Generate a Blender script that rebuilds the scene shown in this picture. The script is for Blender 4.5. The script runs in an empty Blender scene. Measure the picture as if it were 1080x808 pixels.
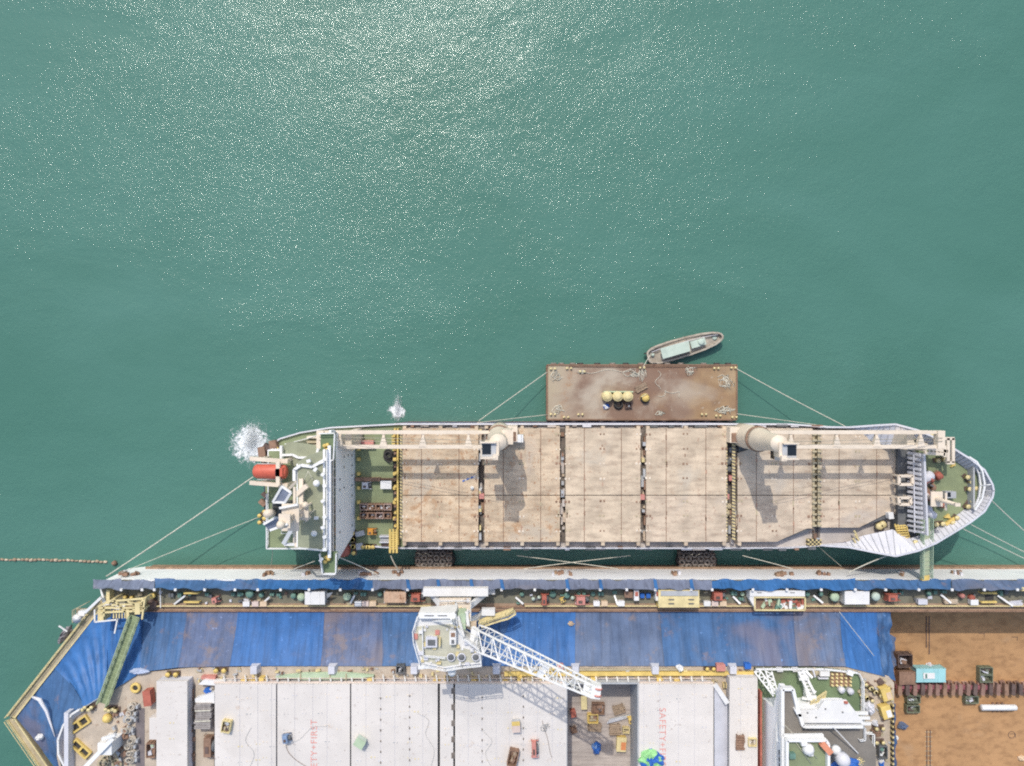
import bpy, math, random
from mathutils import Vector, noise as mnoise
random.seed(7)
SC = bpy.context.scene
COL = SC.collection
CAM_H = 150.0
S0 = 0.2                      # metres on the water per unit of the site plan
SX, SY = 0.19, -0.73          # shadow offset per metre of height

def W(u, v, z=0.0):
    """site-plan position (plan as surveyed from 150 m) -> world point at height z"""
    k = S0 * (1 - z / CAM_H)
    return Vector(((u - 540) * k, (404 - v) * k, z))
def K(z): return S0 * (1 - z / CAM_H)

# ------------------------------------------------------------------ materials
MATS = {}
def M(name, col, var=.14, vs=.35, rust=0, rc=(.22, .09, .035), rs=.5, speck=0, sc=None, ss=2.2,
      rough=.65, metal=0, bump=0, streak=None, stain=0, stc=(.2, .16, .12), spec=.35, plates=None, seam=.82, across=None):
    if name in MATS: return MATS[name]
    m = bpy.data.materials.new(name); m.use_nodes = True
    nt = m.node_tree; N = nt.nodes; L = nt.links
    bs = N['Principled BSDF']
    geo = N.new('ShaderNodeNewGeometry')
    def noise(scale, detail=6, rough=.6, stretch=None, dist=0):
        n = N.new('ShaderNodeTexNoise'); n.inputs['Scale'].default_value = scale
        n.inputs['Detail'].default_value = detail; n.inputs['Roughness'].default_value = rough
        n.inputs['Distortion'].default_value = dist
        if stretch:
            mp = N.new('ShaderNodeMapping'); mp.inputs['Scale'].default_value = stretch
            L.new(geo.outputs['Position'], mp.inputs['Vector']); L.new(mp.outputs[0], n.inputs['Vector'])
        else: L.new(geo.outputs['Position'], n.inputs['Vector'])
        return n.outputs['Fac']
    def ramp(src, a, b):
        r = N.new('ShaderNodeMapRange'); r.inputs['From Min'].default_value = a; r.inputs['From Max'].default_value = b
        r.interpolation_type = 'SMOOTHSTEP'; L.new(src, r.inputs['Value']); return r.outputs[0]
    def mix(f, a, b, amt=1.0):
        x = N.new('ShaderNodeMix'); x.data_type = 'RGBA'
        if amt != 1.0:
            mm = N.new('ShaderNodeMath'); mm.operation = 'MULTIPLY'; mm.inputs[1].default_value = amt
            L.new(f, mm.inputs[0]); f = mm.outputs[0]
        L.new(f, x.inputs[0])
        for i, c in ((6, a), (7, b)):
            if isinstance(c, tuple): x.inputs[i].default_value = (*c, 1)
            else: L.new(c, x.inputs[i])
        return x.outputs[2]
    lo = tuple(c * (1 - var) for c in col); hi = tuple(min(1, c * (1 + var)) for c in col)
    c = mix(ramp(noise(vs, 7, .65), .32, .68), lo, hi)
    if streak:
        s = mix(ramp(noise(1.0, 5, .6, streak), .42, .7), (1, 1, 1), (.74, .72, .72))
        x = N.new('ShaderNodeMix'); x.data_type = 'RGBA'; x.blend_type = 'MULTIPLY'; x.inputs[0].default_value = 1
        L.new(c, x.inputs[6]); L.new(s, x.inputs[7]); c = x.outputs[2]
    if across:                                   # wear that differs along the length of the thing
        x0, x1, cols = across
        sp = N.new('ShaderNodeSeparateXYZ'); L.new(geo.outputs['Position'], sp.inputs[0])
        ad = N.new('ShaderNodeMath'); ad.operation = 'MULTIPLY_ADD'; ad.inputs[1].default_value = (x1 - x0) * .9; L.new(noise(.11, 4, .6), ad.inputs[0]); L.new(sp.outputs[0], ad.inputs[2])
        mr = N.new('ShaderNodeMapRange'); mr.inputs['From Min'].default_value = x0 + (x1 - x0) * .45; mr.inputs['From Max'].default_value = x1 + (x1 - x0) * .45; L.new(ad.outputs[0], mr.inputs['Value'])
        cr = N.new('ShaderNodeValToRGB'); el = cr.color_ramp.elements
        while len(el) < len(cols): el.new(.5)
        for i, (pos, cc) in enumerate(cols): el[i].position = pos; el[i].color = (*cc, 1)
        L.new(mr.outputs[0], cr.inputs[0]); c = mix(ramp(noise(vs * 2, 6, .65), .05, .55), c, cr.outputs[0])
    if plates:
        bk = N.new('ShaderNodeTexBrick'); bk.offset = .5; bk.inputs['Scale'].default_value = 1; bk.inputs['Mortar Size'].default_value = .035; bk.inputs['Mortar Smooth'].default_value = .3
        bk.inputs['Brick Width'].default_value = plates[0]; bk.inputs['Row Height'].default_value = plates[1]
        bk.inputs['Color1'].default_value = (1, 1, 1, 1); bk.inputs['Color2'].default_value = (.93, .93, .93, 1); bk.inputs['Mortar'].default_value = (seam, seam, seam, 1)
        L.new(geo.outputs['Position'], bk.inputs['Vector'])
        x = N.new('ShaderNodeMix'); x.data_type = 'RGBA'; x.blend_type = 'MULTIPLY'; x.inputs[0].default_value = 1
        L.new(c, x.inputs[6]); L.new(bk.outputs['Color'], x.inputs[7]); c = x.outputs[2]
    if stain: c = mix(ramp(noise(.09, 4, .55, None, .6), .66 - .3 * stain, .80 - .2 * stain), c, stc, .75)
    if rust: c = mix(ramp(noise(rs, 9, .72), .66 - .3 * rust, .76 - .22 * rust), c, rc, .85)
    if speck:
        c = mix(ramp(noise(ss, 3, .7), .68 - .22 * speck, .76 - .2 * speck), c, sc or (.12, .08, .05), .8)
    L.new(c, bs.inputs['Base Color'])
    bs.inputs['Roughness'].default_value = rough; bs.inputs['Metallic'].default_value = metal
    bs.inputs['Specular IOR Level'].default_value = spec
    if bump:
        b = N.new('ShaderNodeBump'); b.inputs['Strength'].default_value = .6; b.inputs['Distance'].default_value = bump
        L.new(noise(1.3, 6, .65), b.inputs['Height']); L.new(b.outputs[0], bs.inputs['Normal'])
    MATS[name] = m
    return m

def water_mat():
    m = bpy.data.materials.new('harbour_water'); m.use_nodes = True
    nt = m.node_tree; N = nt.nodes; L = nt.links; bs = N['Principled BSDF']
    geo = N.new('ShaderNodeNewGeometry')
    def nz(scale, detail, rough, st=(1, 1, 1), rot=0, dist=0):
        mp = N.new('ShaderNodeMapping'); mp.inputs['Scale'].default_value = st; mp.inputs['Rotation'].default_value = (0, 0, rot)
        L.new(geo.outputs['Position'], mp.inputs['Vector'])
        n = N.new('ShaderNodeTexNoise'); n.inputs['Scale'].default_value = scale; n.inputs['Detail'].default_value = detail
        n.inputs['Roughness'].default_value = rough; n.inputs['Distortion'].default_value = dist
        L.new(mp.outputs[0], n.inputs['Vector']); return n.outputs['Fac']
    def mul(a, k):
        x = N.new('ShaderNodeMath'); x.operation = 'MULTIPLY'; L.new(a, x.inputs[0])
        if isinstance(k, float): x.inputs[1].default_value = k
        else: L.new(k, x.inputs[1])
        return x.outputs[0]
    def add(a, b):
        x = N.new('ShaderNodeMath'); x.operation = 'ADD'; L.new(a, x.inputs[0]); L.new(b, x.inputs[1]); return x.outputs[0]
    # ripples (heights in metres)
    h = add(mul(nz(1.0, 2, .5, (1, .85, 1), math.radians(-12)), WATER['a1']), mul(nz(2.8, 2, .5, (.85, 1, 1), math.radians(25)), WATER['a2']))
    h = add(h, mul(nz(.12, 2, .5), WATER['a0'])); h = add(h, mul(nz(7, 2, .55, (1, .8, 1), .7), WATER['a3']))
    # gust patches make the ripples stronger and weaker
    g = N.new('ShaderNodeMapRange'); g.inputs['From Min'].default_value = .3; g.inputs['From Max'].default_value = .68
    g.inputs['To Min'].default_value = .38; g.inputs['To Max'].default_value = 1.2
    L.new(nz(.018, 4, .55, (1, 1.7, 1), math.radians(28), .6), g.inputs['Value'])
    h = mul(h, g.outputs[0])
    b = N.new('ShaderNodeBump'); b.inputs['Strength'].default_value = 1; b.inputs['Distance'].default_value = 1
    L.new(h, b.inputs['Height']); L.new(b.outputs[0], bs.inputs['Normal'])
    r = N.new('ShaderNodeValToRGB'); e = r.color_ramp.elements
    e[0].position = .3; e[0].color = (*WATER['c0'], 1); e[1].position = .7; e[1].color = (*WATER['c1'], 1)
    L.new(nz(.012, 5, .55, (1, 1.5, 1), .4, .8), r.inputs[0]); L.new(r.outputs[0], bs.inputs['Base Color'])
    bs.inputs['Roughness'].default_value = WATER['rough']; bs.inputs['IOR'].default_value = 1.33
    bs.inputs['Specular IOR Level'].default_value = .5
    return m
WATER = dict(a0=.3, a1=.10, a2=.09, a3=.048, c0=(.063, .168, .128), c1=(.090, .212, .172), rough=.105)

RUST = (.20, .085, .035)
m_white = M('white_paint', (.74, .73, .71), .06, .4, rust=.12, rc=(.42, .30, .2), rs=.8, rough=.45)
m_whiteclean = M('clean_white_paint', (.78, .78, .77), .04, .4, rough=.4)
m_cream = M('cream_crane_paint', (.72, .62, .50), .07, .4, rust=.15, rc=(.42, .22, .1), rs=.7, rough=.5)
def hatch_paint(name, col, rust, rc, speck, sc, stain, stc, plates):
    return M(name, col, .15, .3, rust=rust, rc=rc, rs=.42, speck=speck, sc=sc, ss=1.3, rough=.75, streak=(.3, 1.1, 1), stain=stain, stc=stc, plates=plates, seam=.86)
m_hatchA = hatch_paint('warm_rusty_hatch_paint', (.63, .49, .34), .42, (.44, .26, .14), .48, (.36, .19, .10), .35, (.50, .43, .34), (9, 3.1))
m_hatchA1 = hatch_paint('rust_specked_hatch_paint', (.63, .495, .35), .36, (.44, .27, .16), .46, (.38, .21, .12), .3, (.50, .42, .34), (9, 2.6))
m_hatchA2 = hatch_paint('pale_worn_hatch_paint', (.62, .503, .37), .26, (.46, .32, .22), .34, (.38, .25, .17), .4, (.50, .45, .37), (9, 3.1))
m_hatchA3 = hatch_paint('pinkish_hatch_paint', (.61, .495, .372), .24, (.44, .29, .21), .34, (.36, .22, .16), .35, (.48, .42, .36), (8, 2.6))
m_hatchA4 = hatch_paint('greyish_hatch_paint', (.60, .49, .368), .22, (.44, .30, .22), .32, (.36, .24, .17), .35, (.50, .44, .37), (8, 3.4))
m_deckgrey = M('worn_grey_deck', (.50, .45, .41), .14, .4, rust=.25, rc=(.3, .18, .1), rs=.7, rough=.8)
m_gap = M('dark_grimy_steel', (.17, .145, .125), .3, .7, rust=.35, rs=.9, rough=.8)  # base tone lightened in place of haze over the gaps
m_green = M('green_deck_paint', (.235, .275, .155), .12, .3, rust=.14, rc=(.24, .19, .12), rs=.5, rough=.7, stain=.3, stc=(.2, .22, .14))
m_green2 = M('olive_deck_paint', (.29, .305, .21), .12, .3, rust=.14, rc=(.26, .22, .15), rs=.5, rough=.7, stain=.35, stc=(.25, .24, .18))
m_greenB = M('mid_green_deck_paint', (.15, .205, .11), .12, .25, rust=.12, rc=(.2, .17, .1), rs=.5, rough=.7, stain=.35, stc=(.17, .16, .11))
m_navy = M('navy_hull_paint', (.09, .10, .17), .15, .3, rust=.12, rs=.4, rough=.5)
m_boot = M('red_hull_paint', (.28, .07, .07), .18, .3, rust=.2, rs=.4, rough=.6)
m_lilac = M('pale_lilac_paint', (.60, .60, .64), .08, .4, rust=.16, rc=(.42, .33, .25), rs=.8, rough=.55)
m_wall = M('accommodation_paint', (.90, .90, .91), .02, .4, rough=.5)
m_win = M('dark_glass', (.015, .02, .025), .1, 1, rough=.12, spec=.6)
m_black = M('black_rubber', (.055, .052, .05), .25, 1.5, rough=.85)  # black lifted in the colour itself, standing in for haze
m_rubber = M('weathered_tyre_rubber', (.24, .205, .175), .25, 1.2, rough=.9, rust=.25, rc=(.2, .16, .13), rs=1.5)
m_yellow = M('yellow_paint', (.68, .50, .16), .12, .6, rust=.2, rc=(.4, .24, .07), rs=1.0, rough=.55)
m_paleyel = M('pale_yellow_paint', (.68, .57, .30), .12, .6, rust=.2, rc=(.45, .3, .13), rs=.9, rough=.55)
m_ochre = M('ochre_walkway_steel', (.44, .375, .25), .15, .5, rust=.3, rc=(.27, .18, .08), rs=.8, rough=.75)
m_red = M('red_oxide_paint', (.42, .13, .09), .18, .7, rust=.25, rc=(.2, .08, .05), rs=1, rough=.65)
m_pink = M('faded_red_paint', (.56, .24, .20), .12, .7, rough=.6)
m_orange = M('orange_lifeboat_gel', (.56, .12, .075), .10, .5, rough=.45, rust=.25, rc=(.62, .26, .18), rs=.9)
m_brownrust = M('rusty_brown_steel', (.26, .16, .11), .25, .7, rust=.35, rc=(.13, .07, .05), rs=1, rough=.85)
m_darkbrown = M('dark_brown_steel', (.13, .09, .078), .25, .8, rough=.85)
m_blue = M('blue_plastic', (.03, .13, .45), .15, .8, rough=.5)
m_teal = M('teal_green_paint', (.14, .25, .20), .14, .7, rust=.15, rc=(.25, .2, .13), rs=1, rough=.6)
m_palegreen = M('pale_green_paint', (.42, .52, .36), .09, .4, rust=.1, rc=(.33, .33, .2), rs=.8, rough=.6)
m_mint = M('mint_roof_paint', (.46, .54, .46), .10, .5, rust=.24, rc=(.4, .4, .3), rs=.9, rough=.6)
m_cyan = M('pale_cyan_paint', (.33, .60, .62), .07, .5, rough=.55)
m_rope = M('pale_rope', (.60, .57, .47), .15, 2, rough=.9)
m_ropedk = M('weathered_rope', (.42, .38, .30), .15, 2, rough=.9)
m_grey = M('grey_paint', (.42, .43, .44), .1, .5, rust=.12, rc=(.3, .24, .18), rs=.9, rough=.6)
m_dkgrey = M('dark_grey_paint', (.13, .135, .14), .2, .6, rough=.7)
m_wood = M('weathered_timber', (.36, .27, .19), .2, 1.2, rough=.9, streak=(.3, 3, 1))
m_greyplank = M('grey_planks', (.34, .31, .29), .14, 1.0, rough=.9, streak=(4, .3, 1))
m_floor = M('rusted_dock_floor', (.48, .275, .130), .07, .10, rust=.2, rc=(.42, .235, .12), rs=.5, speck=.18, sc=(.32, .19, .11), ss=1.3, rough=.9, stain=.2, stc=(.45, .30, .18), streak=(.5, .8, 1), plates=(7, 2.6), seam=.88)
m_bargedeck = M('rusted_barge_deck', (.25, .17, .125), .22, .12, rust=.22, rc=(.34, .19, .10), rs=.14, speck=.25, sc=(.42, .35, .27), ss=1.1, rough=.85, stain=.35, stc=(.46, .40, .32), streak=(.3, .5, 1), plates=(6, 1.9), seam=.9,
                across=(7.5, 46.5, ((0, (.43, .36, .25)), (.22, (.40, .32, .24)), (.40, (.25, .165, .12)), (.66, (.235, .145, .10)), (.82, (.33, .215, .12)), (1, (.42, .31, .19)))))
m_bargeedge = M('rusted_barge_side', (.24, .15, .10), .2, .6, rust=.35, rc=(.12, .06, .04), rs=.8, rough=.9)
m_dockdeck = M('green_grey_dock_deck', (.18, .17, .125), .18, .3, rust=.3, rc=(.2, .13, .08), rs=.5, rough=.85)
m_dockrail = M('rusty_walkway', (.36, .25, .17), .16, .5, rust=.3, rc=(.22, .12, .07), rs=.8, rough=.85)
m_dockwall = M('white_dock_wall', (.80, .80, .79), .04, .3, rust=.10, rc=(.55, .42, .3), rs=.6, rough=.65)
m_dockrust = M('rusted_waterline', (.30, .2, .13), .2, .6, rust=.4, rc=(.18, .1, .06), rs=.9, rough=.9)
m_hatchB = M('white_hatch_paint', (.69, .645, .60), .05, .16, rust=.16, rc=(.56, .46, .38), rs=.35, speck=.26, sc=(.42, .36, .32), ss=1.5, rough=.6, stain=.34, stc=(.59, .545, .50), plates=(30, 5.2), seam=.93)
m_deckB = M('dusty_tan_deck', (.49, .415, .33), .14, .35, rust=.25, rc=(.30, .21, .14), rs=.6, speck=.2, sc=(.22, .17, .13), rough=.85, stain=.3, stc=(.46, .40, .33))
m_holdB = M('grey_hold_floor', (.47, .41, .365), .10, .3, rust=.2, rc=(.26, .19, .13), rs=.6, speck=.15, rough=.85, streak=(.2, 2, 1), stain=.3, stc=(.40, .36, .32), plates=(4, 2.2), seam=.85)
m_brownroof = M('grey_brown_deck', (.21, .19, .165), .1, .4, rust=.12, rc=(.2, .15, .1), rs=.7, rough=.8)
m_hullB = M('primer_red_hull', (.26, .10, .08), .2, .3, rust=.2, rs=.5, rough=.7)
m_letter = M('red_lettering_paint', (.66, .26, .22), .12, 2, rough=.6)
m_lime = M('lime_plastic', (.27, .56, .24), .18, 1, rough=.5)
m_foam = M('white_foam', (.86, .88, .88), .03, 1, rough=.8)
m_hazard = M('hazard_yellow', (.62, .50, .25), .2, 2.0, rough=.7)
def tarp(name, col, var, stain, sc):
    return M(name, col, var, .22, rust=stain, rc=sc, rs=.28, rough=.5, streak=(1.6, .07, .3), bump=.08, stain=stain * 1.2, stc=sc, spec=.2, speck=.12, sc=tuple(min(1, c * 1.7 + .05) for c in col), ss=.8)
m_tb = tarp('bright_blue_tarp', (.044, .142, .36), .13, .16, (.10, .15, .30))
m_tm = tarp('worn_blue_tarp', (.062, .138, .285), .15, .32, (.16, .15, .20))
m_tf = tarp('faded_grey_blue_tarp', (.108, .152, .25), .15, .42, (.20, .17, .18))
m_tr = tarp('rust_stained_tarp', (.108, .145, .25), .16, .54, (.20, .165, .175))
m_ag = tarp('grey_awning_cloth', (.16, .185, .26), .1, .2, (.21, .20, .23))
m_ab = tarp('blue_awning_cloth', (.04, .135, .33), .12, .14, (.12, .17, .29))

# ------------------------------------------------------------------ mesh builder
class MB:
    def __init__(s, *mats): s.isl = []; s.v = []; s.f = []; s.mi = []; s.mats = list(mats); s.m = 0; s.sm = []; s.smooth = False
    def face(s, idx): s.f.append(idx); s.mi.append(s.m); s.sm.append(s.smooth)
    def loftpts(s, rings, closed=True, cap0=True, cap1=True):
        base = len(s.v); n = len(rings[0]); s.isl.append((base, len(s.f)))
        for r in rings: s.v.extend([tuple(p) for p in r])
        for i in range(len(rings) - 1):
            a = base + i * n; b = a + n
            for j in range(n if closed else n - 1):
                k = (j + 1) % n
                s.face((a + j, a + k, b + k, b + j))
        if cap0: s.face(tuple(base + j for j in reversed(range(n))))
        if cap1: s.face(tuple(base + (len(rings) - 1) * n + j for j in range(n)))
        return s
    def prism(s, pts, z0, z1, inset=0):
        a = sum(pts[i][0] * pts[(i + 1) % len(pts)][1] - pts[(i + 1) % len(pts)][0] * pts[i][1] for i in range(len(pts)))
        if a < 0: pts = pts[::-1]
        return s.loftpts([[(p[0], p[1], z0) for p in pts], [(p[0], p[1], z1) for p in pts]])
    def pp(s, uv, z0, z1):                       # prism from a plan outline at its top height
        return s.prism([W(u, v, z1)[:2] for u, v in uv], z0, z1)
    def box(s, c, sz, rot=0, taper=1.0):         # c = centre of the base
        ca, sa = math.cos(rot), math.sin(rot); hx, hy = sz[0] / 2, sz[1] / 2
        def ring(z, t): return [(c[0] + (x * ca - y * sa) * t, c[1] + (x * sa + y * ca) * t, z) for x, y in ((-hx, -hy), (hx, -hy), (hx, hy), (-hx, hy))]
        return s.loftpts([ring(c[2], 1), ring(c[2] + sz[2], taper)])
    def bp(s, u0, v0, u1, v1, z0, z1):           # box whose top covers this plan rectangle
        return s.pp([(u0, v0), (u1, v0), (u1, v1), (u0, v1)], z0, z1)
    def bar(s, p, q, w, h=None):
        p = Vector(p); q = Vector(q); d = (q - p)
        if d.length < 1e-5: return s
        d.normalize(); up = Vector((0, 0, 1)) if abs(d.z) < .95 else Vector((0, 1, 0))
        x = d.cross(up).normalized(); y = x.cross(d).normalized(); h = h or w
        o = [(-w / 2, -h / 2), (w / 2, -h / 2), (w / 2, h / 2), (-w / 2, h / 2)]
        return s.loftpts([[p + x * a + y * b for a, b in o], [q + x * a + y * b for a, b in o]])
    def tube(s, pts, r, n=6):
        rs = r if isinstance(r, (list, tuple)) else [r] * len(pts)
        pts = [Vector(p) for p in pts]; rings = []
        for i, p in enumerate(pts):
            d = (pts[min(i + 1, len(pts) - 1)] - pts[max(i - 1, 0)]).normalized()
            up = Vector((0, 0, 1)) if abs(d.z) < .9 else Vector((0, 1, 0))
            x = d.cross(up).normalized(); y = x.cross(d).normalized()
            rings.append([p + (x * math.cos(2 * math.pi * k / n) + y * math.sin(2 * math.pi * k / n)) * rs[i] for k in range(n)])
        o = s.smooth; s.smooth = True; s.loftpts(rings); s.smooth = o
        return s
    def cyl(s, c, r0, h, r1=None, n=20):
        r1 = r0 if r1 is None else r1
        R = lambda r, z: [(c[0] + r * math.cos(2 * math.pi * k / n), c[1] + r * math.sin(2 * math.pi * k / n), z) for k in range(n)]
        return s.loftpts([R(r0, c[2]), R(r1, c[2] + h)])
    def lathe(s, c, prof, n=20, axis='z', rot=0):
        rings = []
        for r, t in prof:
            ring = []
            for k in range(n):
                a = 2 * math.pi * k / n
                if axis == 'z': ring.append((c[0] + r * math.cos(a), c[1] + r * math.sin(a), c[2] + t))
                else:
                    y, z = r * math.cos(a), r * math.sin(a)
                    ring.append((c[0] + t * math.cos(rot) - y * math.sin(rot), c[1] + t * math.sin(rot) + y * math.cos(rot), c[2] + z))
            rings.append(ring)
        o = s.smooth; s.smooth = True; s.loftpts(rings); s.smooth = o
        return s
    def torus(s, c, R, r, axis=(0, 0, 1), n=14, k=6):
        ax = Vector(axis).normalized(); up = Vector((0, 0, 1)) if abs(ax.z) < .9 else Vector((1, 0, 0))
        x = ax.cross(up).normalized(); y = ax.cross(x); c = Vector(c); base = len(s.v); s.isl.append((base, len(s.f)))
        for i in range(n):
            a = 2 * math.pi * i / n; d = x * math.cos(a) + y * math.sin(a)
            for j in range(k):
                b = 2 * math.pi * j / k
                s.v.append(tuple(c + d * (R + r * math.cos(b)) + ax * (r * math.sin(b))))
        o = s.smooth; s.smooth = True
        for i in range(n):
            for j in range(k):
                s.face((base + i * k + j, base + ((i + 1) % n) * k + j, base + ((i + 1) % n) * k + (j + 1) % k, base + i * k + (j + 1) % k))
        s.smooth = o; return s
    def rail(s, pts, h=1.1, sp=2.0, r=.05, bars=2):
        pts = [Vector(p) for p in pts]
        for a, b in zip(pts, pts[1:]):
            n = max(1, int((b - a).length / sp))
            for i in range(n + 1):
                p = a.lerp(b, i / n); s.bar(p, p + Vector((0, 0, h)), r * 1.6)
            for k in range(bars):
                z = Vector((0, 0, h * (k + 1) / bars)); s.bar(a + z, b + z, r * 2)
        return s
    def build(s, name, parent=None, mats=None):
        o0 = Vector((0, 0, 0)); p = parent
        while p is not None: o0 = o0 + p.location; p = p.parent
        me = bpy.data.meshes.new(name)
        me.from_pydata([(v[0] - o0.x, v[1] - o0.y, v[2] - o0.z) for v in s.v], [], s.f)
        for m in (mats or s.mats): me.materials.append(m)
        me.polygons.foreach_set('material_index', s.mi); me.polygons.foreach_set('use_smooth', s.sm)
        me.update()
        o = bpy.data.objects.new(name, me); COL.objects.link(o)
        if parent is not None: o.parent = parent
        return o

def each(mb, name, parent, cap=96):
    """one part object per piece; what is past the cap goes into one part of kind stuff"""
    I = mb.isl + [(len(mb.v), len(mb.f))]
    def piece(i0, i1):
        b = MB(*mb.mats); v0, f0 = I[i0]; v1, f1 = I[i1]
        b.v = mb.v[v0:v1]; b.f = [tuple(j - v0 for j in f) for f in mb.f[f0:f1]]; b.mi = mb.mi[f0:f1]; b.sm = mb.sm[f0:f1]
        return b
    n = len(I) - 1
    for i in range(min(n, cap)): piece(i, i + 1).build(name, parent)
    if n > cap: piece(cap, n).build(name, parent)['kind'] = 'stuff'
def tag(o, label, cat, group=None, kind=None):
    if label: o['label'] = label
    if cat: o['category'] = cat
    if group: o['group'] = group
    if kind: o['kind'] = kind
    return o
def T(name, label, cat, loc, group=None):
    o = bpy.data.objects.new(name, None); COL.objects.link(o); o.location = loc; o.empty_display_size = .5
    return tag(o, label, cat, group)
def copy_tree(o, parent=None):
    c = o.copy(); COL.objects.link(c)
    if parent is not None: c.parent = parent
    for ch in list(o.children): copy_tree(ch, c)
    return c
def solo(mb, name, label, cat, group=None, kind=None, at=None):
    """a thing that is one mesh; its origin goes to its base"""
    xs = [v[0] for v in mb.v]; ys = [v[1] for v in mb.v]; zs = [v[2] for v in mb.v]
    c = Vector(((min(xs) + max(xs)) / 2, (min(ys) + max(ys)) / 2, min(zs)))
    mb.v = [(v[0] - c.x, v[1] - c.y, v[2] - c.z) for v in mb.v]
    o = mb.build(name); o.location = c
    return tag(o, label, cat, group, kind)
exec_order = []

# ------------------------------------------------------------------ setting: water
wm = MB(water_mat())
wm.v = [(-2500, -2500, 0), (2500, -2500, 0), (2500, 2500, 0), (-2500, 2500, 0)]; wm.face((0, 1, 2, 3))
tag(wm.build('harbour_water'), 'calm teal green harbour water with sun glitter', 'water', kind='structure')

# ------------------------------------------------------------------ ship afloat
YC = -20.4
def sym(lst, z):      # (x, half width[, z]) stern -> bow   =>  closed ring, port side then back along starboard
    a = [Vector((p[0], YC + p[1], p[2] if len(p) > 2 else z)) for p in lst]
    b = [Vector((p[0], YC - p[1], p[2] if len(p) > 2 else z)) for p in reversed(lst)]
    return a + b
A = T('cargo_ship', 'laid-up cargo ship with pinkish brown hatch covers moored outside the dock', 'ship', (20, YC, 0))
hd = [(-49.2, 7.0), (-46, 9.4), (-42, 10.6), (-36, 11.6), (-22, 12.35), (40, 12.35), (55, 12.3), (62, 11.8), (66, 11.4), (72, 11.0), (78, 9.2), (84, 6.0), (88, 3.0), (90, .4)]
hw = [(-44, 5), (-43, 7), (-40, 8.8), (-35, 10.5), (-22, 12.25), (40, 12.25), (52, 11.5), (58, 10), (64, 7.8), (70, 5.6), (76, 3.4), (81, 1.8), (85, .8), (87, .2)]
def lerp2(a, b, t): return [tuple(x + (y - x) * t for x, y in zip(p, q)) for p, q in zip(a, b)]
hb = MB(m_navy, m_boot)
hb.m = 1; hb.loftpts([sym(hw, -2.5), sym(lerp2(hw, hd, .12), 1.6)], cap0=False, cap1=False)
hb.m = 0; hb.loftpts([sym(lerp2(hw, hd, .12), 1.6), sym(lerp2(hw, hd, .5), 5), sym(hd, 8.9)], cap0=False, cap1=False)
f_low = [(60.5, 11.9), (66, 11.4), (70, 11.1), (73, 10.7), (77, 9.5), (80.5, 7.9), (84, 6.0), (87, 3.9), (88.8, 2.6), (90, .9), (90.2, 0)]
f_top = [(60.5, 11.75), (66, 11.8), (70, 12.3), (73, 12.6), (77, 11.5), (80.5, 10.0), (84, 7.9), (87, 6.0), (89.5, 4.0), (91, 1.2), (91.2, 0)]
f_top = [(x, h, z) for (x, h), z in zip(f_top, (9.2, 10.8, 13, 14.6, 15, 15, 15, 15.1, 15.2, 15.3, 15.3))]
f_in = [(60.5, 11.6, 8.9), (66, 11.2, 9.2), (69, 9.6, 10.2), (73.6, 7.9, 12.5), (77, 9.6, 12.6), (80.5, 8.4, 12.6), (84, 6.4, 12.6), (86.5, 4.7, 12.6), (88.7, 3.0, 12.6), (90.0, 1.0, 12.6), (90.2, 0, 12.6)]
hb.loftpts([sym(f_low, 8.85), sym(f_top, 15)], cap0=False, cap1=False)
hb.build('hull', A)
# decks
dk = MB(m_deckgrey); dk.prism([(p[0] * 1.0, YC + p[1] * .995) for p in hd] + [(p[0], YC - p[1] * .995) for p in reversed(hd)], 8.3, 8.6)
dk.build('main_deck', A)
dk = MB(m_green); g = [p for p in hd if p[0] <= -22]
dk.prism([(p[0], YC + p[1] * .985) for p in g] + [(-21.4, YC + 12.1), (-21.4, YC - 12.1)] + [(p[0], YC - p[1] * .985) for p in reversed(g)], 8.604, 8.66)
dk.build('aft_deck', A)
# side rails / bulwark cap along the main deck
rl = MB(m_lilac)
for sgn in (1, -1):
    pts = [(p[0], YC + sgn * p[1] * .995) for p in hd if p[0] <= 62]
    for a, b in zip(pts, pts[1:]):
        rl.bar((*a, 8.95), (*b, 8.95), .28, .7)
    rl.rail([(p[0], p[1] - sgn * .1, 8.95) for p in pts if p[0] > -36], .8, 2.6, .045)
rl.build('bulwark', A)
sd = MB(m_dkgrey, m_lilac, m_brownrust, m_deckgrey)
for u in list(range(432, 860, 17)):
    for v, zz in ((448.8, 8.6), (577.4, 8.6)):
        sd.m = random.choice((0, 1, 2, 3, 0)); p = W(u + random.uniform(-4, 4), v + random.uniform(-.4, 1.0), zz)
        sd.box((p.x, p.y, 8.6), (random.uniform(.5, 2.6), .5, random.uniform(.5, 1.2)))
each(sd, 'deck_box', A)

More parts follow.
